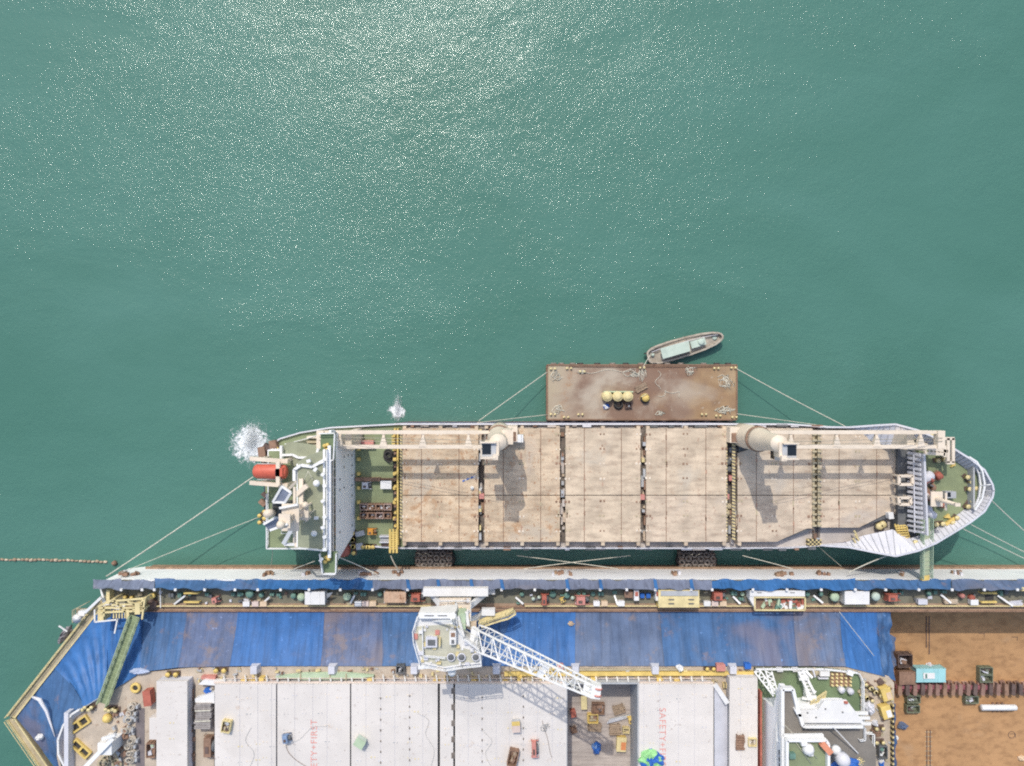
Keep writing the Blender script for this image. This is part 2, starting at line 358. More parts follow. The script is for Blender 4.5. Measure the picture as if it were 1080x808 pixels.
# hatch coamings and covers
ZH = 10.7
HX = [(424.5, 504.5), (511, 590.5), (596.5, 675.5), (681.5, 766), (778, 857), (865, 945)]
cm = MB(m_dkgrey)
for i, (a, b) in enumerate(HX):
    if i < 4: cm.bp(a + 1, 454, b - 1, 570, 8.6, ZH - .35)
    elif i == 4: cm.pp([(a + 1, 454), (b - 1, 454), (b - 1, 558), (822, 570), (a + 1, 570)], 8.6, ZH - .35)
    else: cm.pp([(a + 1, 454), (920, 454), (b - 1, 472), (b - 1, 544), (905, 556), (a + 1, 556)], 8.6, ZH - .35)
cm.build('hatch_coaming', A)
gp = MB(m_gap, m_grey, m_brownrust, m_paleyel, m_deckgrey, m_hatchA3)
for a, b in ((HX[i][1], HX[i + 1][0]) for i in range(5)):
    gp.m = 0; gp.bp(a + .2, 452, b - .2, 572, 8.6, 8.9)
    for k in range(17):
        gp.m = random.choice((4, 4, 1, 1, 2, 5, 3) if b - a < 9 else (4, 1, 2, 5)); p = W(random.uniform(a + 1.5, b - 1.5), random.uniform(454, 570), 9)
        gp.box((p.x, p.y, 8.9), (random.uniform(.3, .7), random.uniform(.4, 2.2), random.uniform(.3, 1.5)))
each(gp, 'deck_box', A)
def hatch_cover(uv, m, seams, dots, seed):
    rnd = random.Random(seed)
    c = MB(m, m_cream, m_brownrust, M('faded_rust_mark', (.40, .24, .17), .2, 1.5, rough=.85), m_deckgrey, m_ochre)
    us = [p[0] for p in uv]
    cuts = [min(us)] + list(seams) + [max(us)]
    def clip(poly, u0, u1):
        for lim, keep in ((u0, 1), (u1, -1)):
            out = []
            for i in range(len(poly)):
                p, q = poly[i], poly[(i + 1) % len(poly)]
                ip, iq = (p[0] - lim) * keep >= 0, (q[0] - lim) * keep >= 0
                if ip: out.append(p)
                if ip != iq:
                    t = (lim - p[0]) / (q[0] - p[0]); out.append((lim, p[1] + t * (q[1] - p[1])))
            poly = out
        return poly
    for a, b in zip(cuts, cuts[1:]):
        pl = clip(uv, a + (.36 if a != cuts[0] else 0), b - (.36 if b != cuts[-1] else 0))
        if len(pl) > 2: c.pp(pl, ZH - .9, ZH)
    c.m = 2; c.pp([(540 + (u - 540) * .9995, v) for u, v in uv], ZH - .95, ZH - .07)
    v0, v1 = min(p[1] for p in uv), max(p[1] for p in uv)
    for k in range(7):
        u = rnd.choice(list(seams) * 2 + list(dots)) + rnd.uniform(-.5, .5); v = rnd.uniform(v0 + 4, v1 - 9)
        if len(uv) > 4 and not (point_in(u - 1, v, uv) and point_in(u + 1, v + 7, uv)): continue
        c.m = rnd.choice((2, 3, 5)); p = W(u, v, ZH); c.box((p.x, p.y, ZH), (rnd.uniform(.12, .3), rnd.uniform(.3, 1.1), .04))
    for u in dots:
        v = v0 + 6
        while v < v1 - 3:
            p = W(u + rnd.uniform(-.4, .4), v + rnd.uniform(-.5, .5), ZH)
            inside = True
            if len(uv) > 4: inside = any(True for _ in [0]) and point_in(u, v, uv)
            if inside:
                c.m = rnd.choice((1, 2, 5, 5, 1, 2)); w = rnd.uniform(.26, .46)
                c.box((p.x - .35, p.y, ZH), (w, w, .07)); c.box((p.x + .35, p.y, ZH), (w * .8, w, .07))
            v += 15.5
    return c
def point_in(u, v, poly):
    ins = False
    for i in range(len(poly)):
        (x1, y1), (x2, y2) = poly[i], poly[(i + 1) % len(poly)]
        if (y1 > v) != (y2 > v) and u < (x2 - x1) * (v - y1) / (y2 - y1) + x1: ins = not ins
    return ins
for i, (a, b) in enumerate(HX):
    w = b - a
    up = [(a, 452), (b, 452), (b, 522), (a, 522)]; lo = [(a, 522.9), (b, 522.9), (b, 571.5), (a, 571.5)]
    if i == 1: up = [(a, 476), (527, 476), (536, 466), (536, 452), (b, 452), (b, 522), (a, 522)]
    if i == 4: lo = [(a, 522.9), (b, 522.9), (b, 557.5), (851, 557.5), (819, 571.5), (a, 571.5)]; up = [(a, 478), (790, 474), (792, 452), (b, 452), (b, 522), (a, 522)]
    if i == 5: up = [(a, 455), (914, 455), (b, 470), (b, 522), (a, 522)]; lo = [(a, 522.9), (b, 522.9), (b, 543), (937, 541), (906, 556.5), (902, 556.5), (a, 556.5)]
    mt = ((m_hatchA, m_hatchA), (m_hatchA1, m_hatchA), (m_hatchA2, m_hatchA2), (m_hatchA2, m_hatchA3), (m_hatchA4, m_hatchA3), (m_hatchA4, m_hatchA3))[i]
    for part, poly in enumerate((up, lo)):
        c = hatch_cover(poly, mt[part], (a + w * .25, a + w * .745), (a + 2, a + w * .49, b - 2), i * 2 + part)
        o = c.build('hatch_cover', A)
# stanchion boxes beside the hatches
st = MB(m_hatchA2)
for i, (a, b) in enumerate(HX[:5]):
    for u in (a + 2, a + (b - a) * .5, b - 2):
        if i == 4 and u > 815: continue
        st.bp(u - 1.8, 571.3, u + 1.8, 575.5, 8.6, ZH - .15)
        st.bp(u - 1.8, 449.5, u + 1.8, 452.2, 8.6, ZH - .15)
each(st, 'hatch_stanchion', A)
# striped lashing walkways between hatches four and five, and beside the last gap
def striped(u0, u1, v0, v1, z, step=3.4):
    s = MB(m_hazard, m_gap)
    v = v0; k = 0
    while v < v1:
        s.m = k % 2; e = min(v + step / 2, v1)
        s.pp([(u0, v), (u1, v + 1.2), (u1, e + 1.2), (u0, e)], z - .25, z); v = e; k += 1
    return s
for u0, u1, v0, v1 in ((764.4, 767.2, 454, 570), (772.2, 775.6, 458, 570), (421.8, 423.8, 456, 568)):
    striped(u0, u1, v0, v1, ZH - .02).build('lashing_walkway', A)
wy = MB(m_ochre)
for u in (858.2, 863.6): wy.bp(u - 1.1, 455, u + 1.1, 556, 9, ZH + .2)
for u in (858.2, 863.6):
    for v in range(458, 556, 6):
        p = W(u, v, ZH); wy.box((p.x, p.y, ZH + .2), (.8, .35, .3))
wy.build('lashing_walkway', A)
sl = MB(m_black); sl.bp(414.5, 452, 421.6, 574, 8.6, 8.75); sl.build('access_trench', A)
yb = MB(m_yellow, m_brownrust)
yb.bp(418.5, 452, 420.2, 575, 8.7, 10.4)
for v in range(456, 574, 7): yb.m = v % 2; yb.bp(415.5, v, 418, v + 2.2, 8.7, 10.2)
each(yb, 'lashing_bridge', A)

# aft well deck fittings that are welded down
fx = MB(m_yellow, m_ochre)
for v in (474, 484.5, 500, 515, 530, 547):
    for u in (378, 416): fx.bp(u - 1.6, v - 1.6, u + 1.6, v + 1.6, 8.66, 9.6)
fx.m = 1
for v in (507.5,): fx.bp(375, v - .3, 417, v + .3, 8.66, 9.2)
each(fx, 'yellow_foot', A)
bm_ = MB(m_brownrust); bm_.bp(374.5, 504, 401, 507.6, 8.66, 9.7); bm_.bp(374.5, 504.7, 416.5, 506.2, 8.66, 9.4); bm_.build('deck_beam', A)
def bollards(parent, uvs, z, m=None, r=.32, base=True, gap=.62, ang=0, h=.95):
    for u, v in uvs:
        p = W(u, v, z); b = MB(m or m_yellow, m_darkbrown)
        dx, dy = math.cos(ang) * gap, math.sin(ang) * gap
        if base: b.m = 1; b.box((p.x, p.y, z), (gap * 2 + 1.1, .9, .16), ang); b.m = 0
        for s in (-1, 1):
            b.lathe((p.x + s * dx, p.y + s * dy, z + (.16 if base else 0)), [(r, 0), (r, h * .8), (r * 1.25, h * .82), (r * 1.25, h)], 10)
        b.build('bollard', parent)

# accommodation block
AB = MB(m_wall)
xf = -31.6
AB.prism([(-33.5, YC + 9.9), (xf - .9, YC + 9.9), (xf - .9, YC - 9.0), (-33.5, YC - 9.0)], 8.66, 20)
AB.prism([(-47.2, -12.9), (-33.5, -12.9), (-33.5, -31.2), (-47.2, -31.2)], 8.7, 12.7)
AB.prism([(-43.5, YC + 6), (-33.5, YC + 6), (-33.5, YC - 8), (-43.5, YC - 8)], 12.9, 16)
AB.prism([(-37.8, YC + 6.2), (-33.5, YC + 6.2), (-33.5, YC - 8.4), (-37.8, YC - 8.4)], 16, 25.2)
ab = AB.build('accommodation_block', A)
fw = MB(m_wall)
prof = [(-10.9, 8.66), (-29.5, 8.66), (-32.4, 19.8), (-33.2, 22), (-33.2, 23.85), (-8.4, 23.85), (-8.4, 22), (-9.2, 19.8)]
fw.loftpts([[(xf + .45 - (z - 8.66) * .06, y, z) for y, z in prof], [(xf - .9, y, z) for y, z in prof]])
fwo = fw.build('front_wall', ab)
rnd = random.Random(5)
for z in (11, 13.6, 16.2, 18.8):
    for k in range(9):
        if rnd.random() < .66: continue
        y = -12.2 - k * 1.95 + (.3 if z > 12 else 0)
        w_ = MB(m_win); xw_ = xf + .47 - (z - 8.66) * .06; w_.bar((xw_, y, z - .2), (xw_ - .02, y, z + .2), .1, .36); w_.build('window', ab)
# bridge windows band, roof and wings
bw = MB(m_win)
for k in range(14):
    y = -9.6 - k * 1.62
    bw.bar((xf + .05, y, 22.95), (xf + .05, y, 23.75), .1, 1.52)
each(bw, 'bridge_window', ab)
rf = MB(m_green2)
rf.pp([(314, 487), (326, 480), (346.5, 473), (346.5, 580), (314, 577), (314, 520)], 25.0, 25.4)
rf.build('wheelhouse_roof', ab)
wg = MB(m_greenB)
wg.pp([(338, 582), (356, 582), (355.5, 604), (341.5, 604)], 23.9, 24.3)
wg.pp([(338, 457), (354.5, 456), (353, 484), (338, 489)], 23.9, 24.3)
each(wg, 'bridge_wing', ab)
bd = MB(m_green)
bd.prism([(-47.0, -13.1), (-33.6, -13.1), (-33.6, -31.0), (-47.0, -31.0)], 12.69, 12.74)
bd.prism([(-43.4, YC + 5.9), (-37.9, YC + 5.9), (-37.9, YC - 7.9), (-43.4, YC - 7.9)], 15.99, 16.05)
bd.pp([(283, 519), (283, 577.5), (322, 577.5), (322, 519)], 12.7, 12.95)
bd.pp([(304, 489), (322, 486), (322, 520), (304, 520)], 12.7, 12.95)
each(bd, 'boat_deck', ab)
md = MB(m_green2)
md.pp([(302, 467), (308, 466), (336, 470), (336, 487), (318, 490), (310, 492), (300, 484)], 16.0, 16.3)
md.pp([(297, 471), (324, 461), (338, 458), (336, 482), (314, 484), (302, 480)], 12.5, 12.75)
each(md, 'mooring_platform', ab)
wr = MB(m_whiteclean)
def P(lst, z): return [W(u, v, z) for u, v in lst]
MB(m_whiteclean).rail(P([(283, 520), (283, 577.6), (337, 577.6)], 12.95), 1.1, 1.6, .075).build('railing', ab)
MB(m_whiteclean).rail(P([(338.6, 583), (341.8, 604), (355.5, 604), (356, 583)], 24.3), 1.1, 1.4, .08).build('railing', ab)
MB(m_whiteclean).rail(P([(338, 489), (353, 484.5), (354.5, 456.5), (338, 457)], 24.3), 1.1, 1.4, .08).build('railing', ab)
MB(m_whiteclean).rail(P([(346, 474), (346, 580)], 25.4), 1.0, 1.8, .07).build('railing', ab)
MB(m_whiteclean).rail(P([(316, 577), (346, 580)], 25.4), 1.0, 1.8, .07).build('railing', ab)
MB(m_whiteclean).rail(P([(302, 468), (326, 462), (338, 458)], 12.75), 1.0, 1.8, .06).build('railing', ab)
MB(m_whiteclean).rail(P([(299, 472), (299, 485)], 12.75), 1.0, 1.8, .06).build('railing', ab)
for lst, z in (([(311, 507), (311, 495), (318, 490.5), (330, 492), (346, 483)], 25.4),):
    pts = P(lst, z); wr = MB(m_whiteclean)
    for a, b in zip(pts, pts[1:]): wr.bar(a, b, .5, 1.0)
wr.build('bulwark_coaming', ab); wr = MB(m_whiteclean)
pts = P([(296, 480), (309, 479.5), (315, 482.5), (334, 482.5), (338.6, 458)], 16.4)
for a, b in zip(pts, pts[1:]): wr.bar(a, b, .4, .9)
pts = P([(297, 486), (297, 470)], 14.5); wr.bar(*pts, .45, .9)
wr.build('bulwark_coaming', ab)
# bridge wing edge (white thick coaming of the wheelhouse front)
ed = MB(m_wall); ed.bar(W(347.6, 470, 25.2), W(347.6, 588, 25.2), .5, .6); ed.bar(W(342, 474, 25.5), W(342, 580, 25.5), .35, .35); ed.build('roof_edge', ab)
# lamps, domes and aerials on the roof
for u, v, r in ((333.5, 510, .62), (331, 563, .55)):
    p = W(u, v, 27); d = MB(m_whiteclean, m_grey); d.m = 1; d.cyl((p.x, p.y, 25.4), .12, 1.6, n=8); d.m = 0
    d.lathe((p.x, p.y, 26.8), [(.02, -r * .7), (r * .7, -r * .55), (r, 0), (r * .85, r * .55), (r * .5, r * .85), (.02, r)], 14); d.build('satellite_dome', ab)
for u, v in ((333, 495), (341, 500), (343, 512), (341, 528), (343, 545), (341, 556), (343, 566), (343, 579), (334, 546), (326, 486), (340, 487), (339, 590)):
    p = W(u, v, 26.4); d = MB(m_whiteclean); d.cyl((p.x, p.y, 25.4), .08, 1.1, n=6); d.box((p.x, p.y, 26.4), (.7, .5, .45), random.random()); d.build('floodlight', ab)
tri = MB(m_rope)
for a, b in (((325, 497), (319, 510)), ((325, 497), (333, 511)), ((332, 537), (320, 552))): tri.tube([W(*a, 27), W(*b, 26)], .05, 4)
tri.build('aerial_wires', ab)
# radar mast
mo = MB(m_cream)
b0 = W(324, 535, 25.4); zt = 37.5
for dx, dy in ((-.7, -.7), (.7, -.7), (.7, .7), (-.7, .7)): mo.bar((b0.x + dx, b0.y + dy, 25.2), (b0.x + dx * .6, b0.y + dy * .6, zt), .32)
for z in (27.5, 29.5, 31.5, 33.5, 35.5):
    for s in (-1, 1): mo.bar((b0.x - .6, b0.y + .6 * s, z), (b0.x + .6, b0.y + .6 * s, z + 1), .2); mo.bar((b0.x + .6 * s, b0.y - .6, z), (b0.x + .6 * s, b0.y + .6, z + 1), .2)
mo.box((b0.x - .2, b0.y, 30), (3.6, 2.6, .35)); mo.box((b0.x, b0.y, 34.6), (2.8, 4.4, .3)); mo.box((b0.x, b0.y, zt), (1.8, 2.2, .4))
mo.bar((b0.x, b0.y - 4.6, 32.6), (b0.x, b0.y + 4.6, 32.6), .4, .4)
mo.lathe((b0.x - .4, b0.y - .5, zt + .4), [(.6, 0), (.7, .6), (.45, 1.1), (.02, 1.2)], 12)
mo.lathe((b0.x + 1.2, b0.y + 1.3, 30.3), [(.5, 0), (.6, .6), (.35, 1.0), (.02, 1.1)], 12)
mst = mo.build('radar_mast', ab)
rs_ = MB(m_whiteclean)
rs_.bar((b0.x - 1.6, b0.y + 1.6, 35.4), (b0.x + 1.4, b0.y + 2.2, 35.4), .35, .3); rs_.build('radar_scanner', mst)
rs_ = MB(m_whiteclean); rs_.bar((b0.x - 2.2, b0.y - 1.4, 38.1), (b0.x + .6, b0.y - .4, 38.1), .35, .3); rs_.build('radar_scanner', mst)
# lattice arms behind the wheelhouse
ar = MB(m_cream)
for a, b, za, zb, w in (((318, 505), (318, 537), 26, 27, .7), ((313, 508), (300, 520), 24, 20, .5), ((312, 522), (324, 512), 27, 27, .8), ((318, 540), (326, 548), 27, 27, 1.0), ((311, 545), (313, 577), 24, 24, .6)):
    ar.bar(W(*a, za), W(*b, zb), w)
ar.build('pipe_bridge', ab)
bo = MB(m_whiteclean); bo.bar(W(313, 549, 26), W(299.5, 573, 22), .7, .6); bo.bar(W(300, 574, 22), W(331, 574.5, 22), .5, .5); bo.bar(W(300, 574, 13), W(300, 574, 22), .35); bo.build('provision_crane', ab)
# funnel with slanted grey wings
fn = MB(m_dkgrey, m_win)
fn.pp([(287, 531), (303, 531), (303, 545), (287, 545)], 12.9, 20)
fn.m = 1; fn.pp([(288, 532), (302, 532), (302, 544), (288, 544)], 20, 20.2)
fno = fn.build('funnel', ab)
for k, (poly, z0, z1) in enumerate((([(297.5, 513), (307, 519.5), (300.5, 530), (288, 529.5)], 21, 22.5), ([(278, 553), (292, 545), (299, 548), (285, 561)], 17, 18.3))):
    q = MB(M('blue_grey_paint', (.25, .28, .36), .1, .5, rough=.5)); pts = [W(u, v, z1 if i < 2 else z0) for i, (u, v) in enumerate(poly)]
    q.loftpts([[p - Vector((0, 0, .25)) for p in pts], pts]); q.build('funnel_wing', fno)
    q = MB(m_whiteclean)
    for i in range(4 if k == 0 else 2): q.bar(pts[i], pts[(i + 1) % 4], .42, .35)
    q.build('wing_rim', fno)
ex = MB(m_cream); ex.tube([W(287, 541, 20.4), W(281.5, 542, 22.5)], .75, 10); ex.build('exhaust_pipe', fno)
# stern fittings
bollards(A, [(287, 480), (291, 475), (278, 541), (278, 548)], 9.0, ang=.7)
sb = MB(m_darkbrown, m_brownrust)
for u, v, s in ((278, 477, 1.4), (283, 472, 1.1), (290, 470, 1.4), (278, 484, .9), (277.5, 530, .9), (279, 522, .7)):
    p = W(u, v, 9); sb.m = 1 - sb.m; sb.box((p.x, p.y, 8.66), (s, s * 1.6, s * 1.1), random.random())
each(sb, 'mooring_winch', A)
pw = MB(m_cream, m_ochre)
for i, v in enumerate((461, 466, 470, 475)):
    pw.m = i % 2; pw.bp(323.5, v - 1, 336 - i * .6, v + 1.4, 12.75, 13.7)
pw.bar(W(337.5, 458, 13.5), W(334.5, 482, 13.5), .6, .9)
pw.build('aft_winch', A)
yw = MB(m_yellow)
for u, v, z in ((343, 470, 24.3), (346, 469, 24.3), (343.5, 475, 24.3), (346, 474, 24.3), (345, 587, 24.3), (347.5, 589, 24.3), (344, 592, 24.3)):
    p = W(u, v, z); yw.lathe((p.x, p.y, z), [(.3, 0), (.34, .3), (.34, .7), (.2, .9)], 8)
each(yw, 'raft_case', ab)

# deck cranes
def deck_crane(bx, by, sgn, jib_len, name='deck_crane'):
    ped = MB(m_cream, m_brownrust)
    ped.lathe((bx, by, 8.6), [(2.35, 0), (2.35, 5.5), (2.0, 8.2), (2.0, 9.3), (2.3, 9.5), (2.3, 10.1)], 24)
    ped.m = 1; ped.lathe((bx, by, 18.7), [(2.36, 0), (2.42, .1), (2.42, .5), (2.36, .6)], 24); ped.m = 0
    ped.box((bx - sgn * 2.5, by + .3, 8.6), (1.9, 3.0, 4.6)); ped.m = 1; ped.box((bx - sgn * 2.6, by - .2, 13.2), (1.2, 1.8, .05)); ped.m = 0
    c = ped.build(name, A)
    h = MB(m_cream, m_win, m_grey)
    h.lathe((bx, by, 19.3), [(2.2, 0), (2.1, 1.0), (1.6, 5.0), (1.45, 9.6), (1.45, 10)], 24)
    h.box((bx + sgn * 1.0, by - 1.0, 27.2), (2.4, 2.6, 2.5))
    if sgn < 0: h.box((bx - sgn * 1.6, by + .6, 20), (2.0, 2.6, 5))
    h.m = 2; h.box((bx + sgn * 1.5, by - 1.2, 29.7), (2.4, 2.5, .12))
    h.m = 1; h.box((bx + sgn * 1.9, by - 1.1, 29.82), (1.5, 1.7, .06))
    h.m = 0
    for yy in (-2.5, .1): h.box((bx + sgn * 1.6, by + yy, 29.7), (2.6, .25, .8))
    h.box((bx + sgn * .4, by - 2.4, 29.7), (.9, .9, .7))
    h.build('crane_house', c)
    cab = MB(m_win, m_cream); cab.box((bx + sgn * 2.2, by - 2.6, 21.5), (1.8, 1.4, 2.2)); cab.m = 1; cab.box((bx + sgn * 2.2, by - 2.6, 23.7), (2.0, 1.6, .15)); cab.build('operator_cab', c)
    j = MB(m_cream, m_grey)
    zj = 19.7
    y0, y1 = W(0, 456.2, 20.6).y, W(0, 471.6, 20.6).y
    x0 = bx + sgn * 1.8; x1 = bx + sgn * jib_len
    for y in (y0, y1):
        n = 9; j.loftpts([[(x0 + (x1 - x0) * i / n, y + a * (.34 if 0 < i < n else .28), zj + b * (.36 if 0 < i < n - 1 else .3)) for a, b in ((-1, -1), (1, -1), (1, 1), (-1, 1))] for i in range(n + 1)])
    for t in (.12, .385, .615, .87):
        x = x0 + (x1 - x0) * t
        j.prism([(x - .22, (y0 + y1) / 2 + .5), (x + .22, (y0 + y1) / 2 + .5), (x + .75, y1), (x - .75, y1)], zj - .4, zj + .45)
        j.bar((x, y1, zj), (x, y0, zj), .44, .5)
    j.box((x1 - sgn * .6, (y0 + y1) / 2, zj - .7), (1.3, abs(y0 - y1) + .6, 1.4))
    j.build('jib', c)
    rp = MB(m_ropedk)
    for y in (by + .3, by - .3): rp.tube([(bx + sgn * 1.5, y, 29.0), (x1 - sgn * .5, y, zj + .8)], .05, 4)
    rp.build('luffing_rope', c)
    return c
deck_crane(-2.4, -10.1, -1, 33.2)
deck_crane(45.4, -10.3, 1, 33.5)
# crane rests
cr = MB(m_cream, m_yellow)
cr.box(W(371.5, 464, 15)[:2] + (8.6,) if False else (W(371.5, 464, 15).x, W(371.5, 464, 15).y, 8.66), (1.2, 3.6, 9.6)); cr.build('crane_rest', A)
cr = MB(m_cream); p = W(953.5, 464, 16); cr.box((p.x, p.y, 12.6), (1.3, 3.4, 5.6))
cr.build('crane_rest', A)

# well-deck machinery
w_ = MB(m_yellow, m_ochre)
for k in range(8): w_.bar(W(411.5, 562 + k * 2.4, 10.4), W(418.5, 561.6 + k * 2.4, 10.4), .25)
for u in (411.5, 415, 418.5): w_.bar(W(u, 558, 10.4), W(u, 583, 10.4), .4, .5)
w_.build('boarding_stair', A)
w_ = MB(m_yellow)
for k in range(5): w_.bp(413, 459.5 + k * 2.6, 416.5, 461 + k * 2.6, 8.66, 10.8)
w_.bp(415.2, 452, 417.4, 475, 8.66, 10)
w_.build('inclined_ladder', A)
for uvs, z, ang in (([(373, 565), (373, 572), (374, 579)], 9, 1.57), ([(387, 576), (391, 576)], 8.7, 0)):
    bollards(A, uvs, z, m_yellow, ang=ang)
w_ = MB(m_red, m_brownrust); p = W(361.5, 580, 9.6); w_.lathe((p.x, p.y, 8.6), [(1.5, 0), (1.6, .6), (1.3, 1.3), (.9, 1.7)], 12); w_.build('capstan_housing', A)
w_ = MB(m_lilac)
for v in (565.5, 571.5): w_.bp(400, v, 412, v + 1.3, 8.66, 10.2)
each(w_, 'winch_frame', A)
w_ = MB(m_grey, m_darkbrown); w_.bp(401, 567.5, 411, 570.5, 8.66, 9.6); w_.m = 1; w_.bp(402, 573.5, 411, 576, 8.66, 9.6); each(w_, 'mooring_winch', A)

# forecastle
fd = MB(m_green)
fi = [(78.6, 9.1, 12.6)] + [p for p in f_in if p[0] >= 80]
fd.prism([(p[0], YC + p[1] * .99) for p in fi] + [(p[0], YC - p[1] * .99) for p in reversed(fi)], 8.7, 12.6)
fc = fd.build('forecastle', A)
for sgn in (1, -1):
    bl = MB(m_lilac, m_grey)
    a = [Vector((p[0], YC + sgn * p[1], p[2])) for p in f_in]; b = [Vector((p[0], YC + sgn * (p[1] - .06), p[2])) for p in f_top]
    bl.m = 0; base = len(bl.v)
    for i in range(len(a) - 1):
        n = len(bl.v); bl.v += [tuple(a[i]), tuple(a[i + 1]), tuple(b[i + 1]), tuple(b[i])]; bl.face((n, n + 1, n + 2, n + 3))
        bl.bar(b[i] + Vector((0, 0, .06)), b[i + 1] + Vector((0, 0, .06)), .35, .18)
    bl.m = 1
    for i in range(1, len(a) - 1):
        for t in (0, .25, .5, .75):
            p = a[i].lerp(a[i + 1], t); q = b[i].lerp(b[i + 1], t); up = Vector((0, 0, .12))
            bl.bar(p + up, q + up, .06, .1)
    bl.build('bow_bulwark', fc)
# bow platform behind the stem
bp_ = MB(m_grey, m_green, m_whiteclean)
bp_.m = 0; bp_.bp(1026.5, 488, 1028.2, 537, 12.6, 14.4)
bp_.m = 1; bp_.pp([(1028.4, 492), (1033, 494), (1036, 512), (1033, 530), (1028.4, 533)], 12.7, 13.6)
bp_.m = 2
pts = P([(1022, 482), (1030, 487), (1036, 497), (1038.5, 512), (1035.5, 526), (1028, 538)], 15.2)
for a, b in zip(pts, pts[1:]): bp_.bar(a, b, .3, .3)
pts2 = P([(1028.5, 490), (1032.5, 500), (1034, 512), (1032.5, 524), (1028.5, 534)], 14.4)
for a, b in zip(pts2, pts2[1:]): bp_.bar(a, b, .3, .3)
for a, b in zip(pts[1:], pts2): bp_.bar(a, b, .2, .2)
bp_.tube([W(1038, 512, 15.2), W(1045, 511, 16.2)], .12, 6)
bp_.build('bow_platform', fc)
bk = MB(m_lilac, m_dkgrey)
bk.bar(W(970, 478, 14.6), W(973.4, 563, 14.6), .35, 3.2)
bk.m = 0
for k in range(17):
    v = 479 + k * 5.1; bk.bar(W(957.5, v - 1.5, 12.4), W(970.6 + k * .19, v + 1, 15.6), .28, .5)
for u in (964,): bk.bar(W(u - .5, 480, 14), W(u + .6, 562, 14), .2, .25)
bk.build('breakwater', fc)
fl = MB(m_dkgrey); fl.bp(947, 470, 972.5, 570, 8.7, 11.6); fl.build('breakwater_deck', fc)  # dark grey tone stands in for shade and gear on this deck
for u0, v0, u1, v1 in ((948, 502, 962, 511), (948, 525, 960, 532)):
    cg = MB(m_cream, m_ochre)
    for a, b in (((u0, v0), (u1, v0)), ((u1, v0), (u1, v1)), ((u1, v1), (u0, v1)), ((u0, v1), (u0, v0))): cg.bar(W(*a, 14), W(*b, 14), .5, .5)
    for a in ((u0, v0), (u1, v0), (u1, v1), (u0, v1)): p = W(*a, 14); cg.bar((p.x, p.y, 11.5), p, .3)
    cg.build('access_frame', fc)
# foremast
fm = MB(m_cream); p = W(975.5, 523, 12.6)
fm.tube([(p.x, p.y, 12.6), (p.x, p.y, 17), (p.x, p.y, 22.4)], [.55, .45, .3], 10)
fm.box((p.x, p.y, 16.2), (2.2, 2.8, .3)); fm.bar((p.x, p.y - 1.6, 19.2), (p.x, p.y + 1.6, 19.2), .3); fm.box((p.x, p.y, 22.3), (.9, .6, .5))
for s in (-1, 1): fm.bar((p.x + 1.2, p.y + s * 1.3, 12.6), (p.x, p.y, 18), .22)
fm.build('foremast', fc)
for u, v, s in ((983, 504.5, 1), (987, 528, -1)):
    w_ = MB(m_red, m_brownrust, m_lilac); p = W(u, v, 13.2)
    w_.m = 1; w_.box((p.x, p.y, 12.6), (3.6, 1.5, .5), .5 * s); w_.m = 0
    w_.lathe((p.x - 1.2, p.y - .4 * s, 13.6), [(.85, -.9), (.85, -.7), (.5, -.65), (.5, .5), (.85, .55), (.85, .8)], 14, 'x', .5 * s)
    w_.lathe((p.x + 1.0, p.y + .5 * s, 13.6), [(.75, -.5), (.75, .5)], 12, 'x', .5 * s)
    w_.m = 2; w_.box((p.x - 2.4, p.y - 1.0 * s, 12.6), (1.1, 1.3, 1.4), .5 * s)
    w_.build('anchor_windlass', fc)
for u, v, r in ((977.5, 503, .95), (976, 535, .7), (980.5, 541.5, .8)):
    w_ = MB(m_lilac); p = W(u, v, 13.4); w_.lathe((p.x, p.y, 13.5), [(r * .5, -1.3), (r, -1.1), (r, .9), (r * .6, 1.2)], 14, 'x', -.6 if v > 530 else .5)
    w_.build('rope_drum', fc)
w_ = MB(m_dkgrey, m_brownrust)
for k in range(16):
    p = W(random.uniform(973, 984), random.uniform(507, 522), 13); w_.m = k % 2; w_.box((p.x, p.y, 12.6), (random.uniform(.4, 1.5), random.uniform(.3, .8), random.uniform(.4, 1.3)), random.uniform(0, 3))
each(w_, 'windlass_gear', fc)
hs = MB(m_grey, m_win); hs.bp(997.5, 518.5, 1008.5, 525.5, 12.6, 13.9); hs.m = 1; hs.bp(999.5, 519.2, 1002.8, 524.2, 13.5, 13.95); hs.build('bosun_hatch', fc)
bollards(fc, [(1019.5, 505.5)], 12.6, m_paleyel, ang=-.9, r=.36); bollards(fc, [(1020, 531), (1004, 548)], 12.6, m_paleyel, ang=.9, r=.36); bollards(fc, [(1023, 515), (988, 552), (966, 570.5), (990, 485)], 12.6, m_paleyel, ang=.1, r=.36)
tr = MB(m_yellow)
for tri_ in ([(1003, 493), (1008, 491), (1007, 487)], [(996, 546), (1001, 542), (1003, 547)]): tr.pp(tri_, 12.6, 13.0)
tr.bar(W(997, 553, 13.2), W(1008.5, 546, 13.2), .6, .5); each(tr, 'fairlead_base', fc)
lp = MB(m_cream, m_ochre)
for a, b in (((999.5, 462), (999.5, 488)), ((1004.8, 462), (1004.8, 488)), ((990, 462.5), (1006, 462.5)), ((998, 488), (1006, 488)), ((973, 472), (999, 476)), ((975, 478), (996, 479)), ((996, 470), (996, 482))): lp.bar(W(*a, 16), W(*b, 16), .55, .5)
for u in range(976, 998, 4): lp.bar(W(u, 472.5, 16), W(u, 478, 16), .3)
for u, v in ((999.5, 464), (1004.8, 486), (975, 475), (990, 464)): p = W(u, v, 16); lp.bar((p.x, p.y, 12.6), p, .35)
lp.build('jib_platform', fc)
lf = MB(m_paleyel, m_green, m_cream)
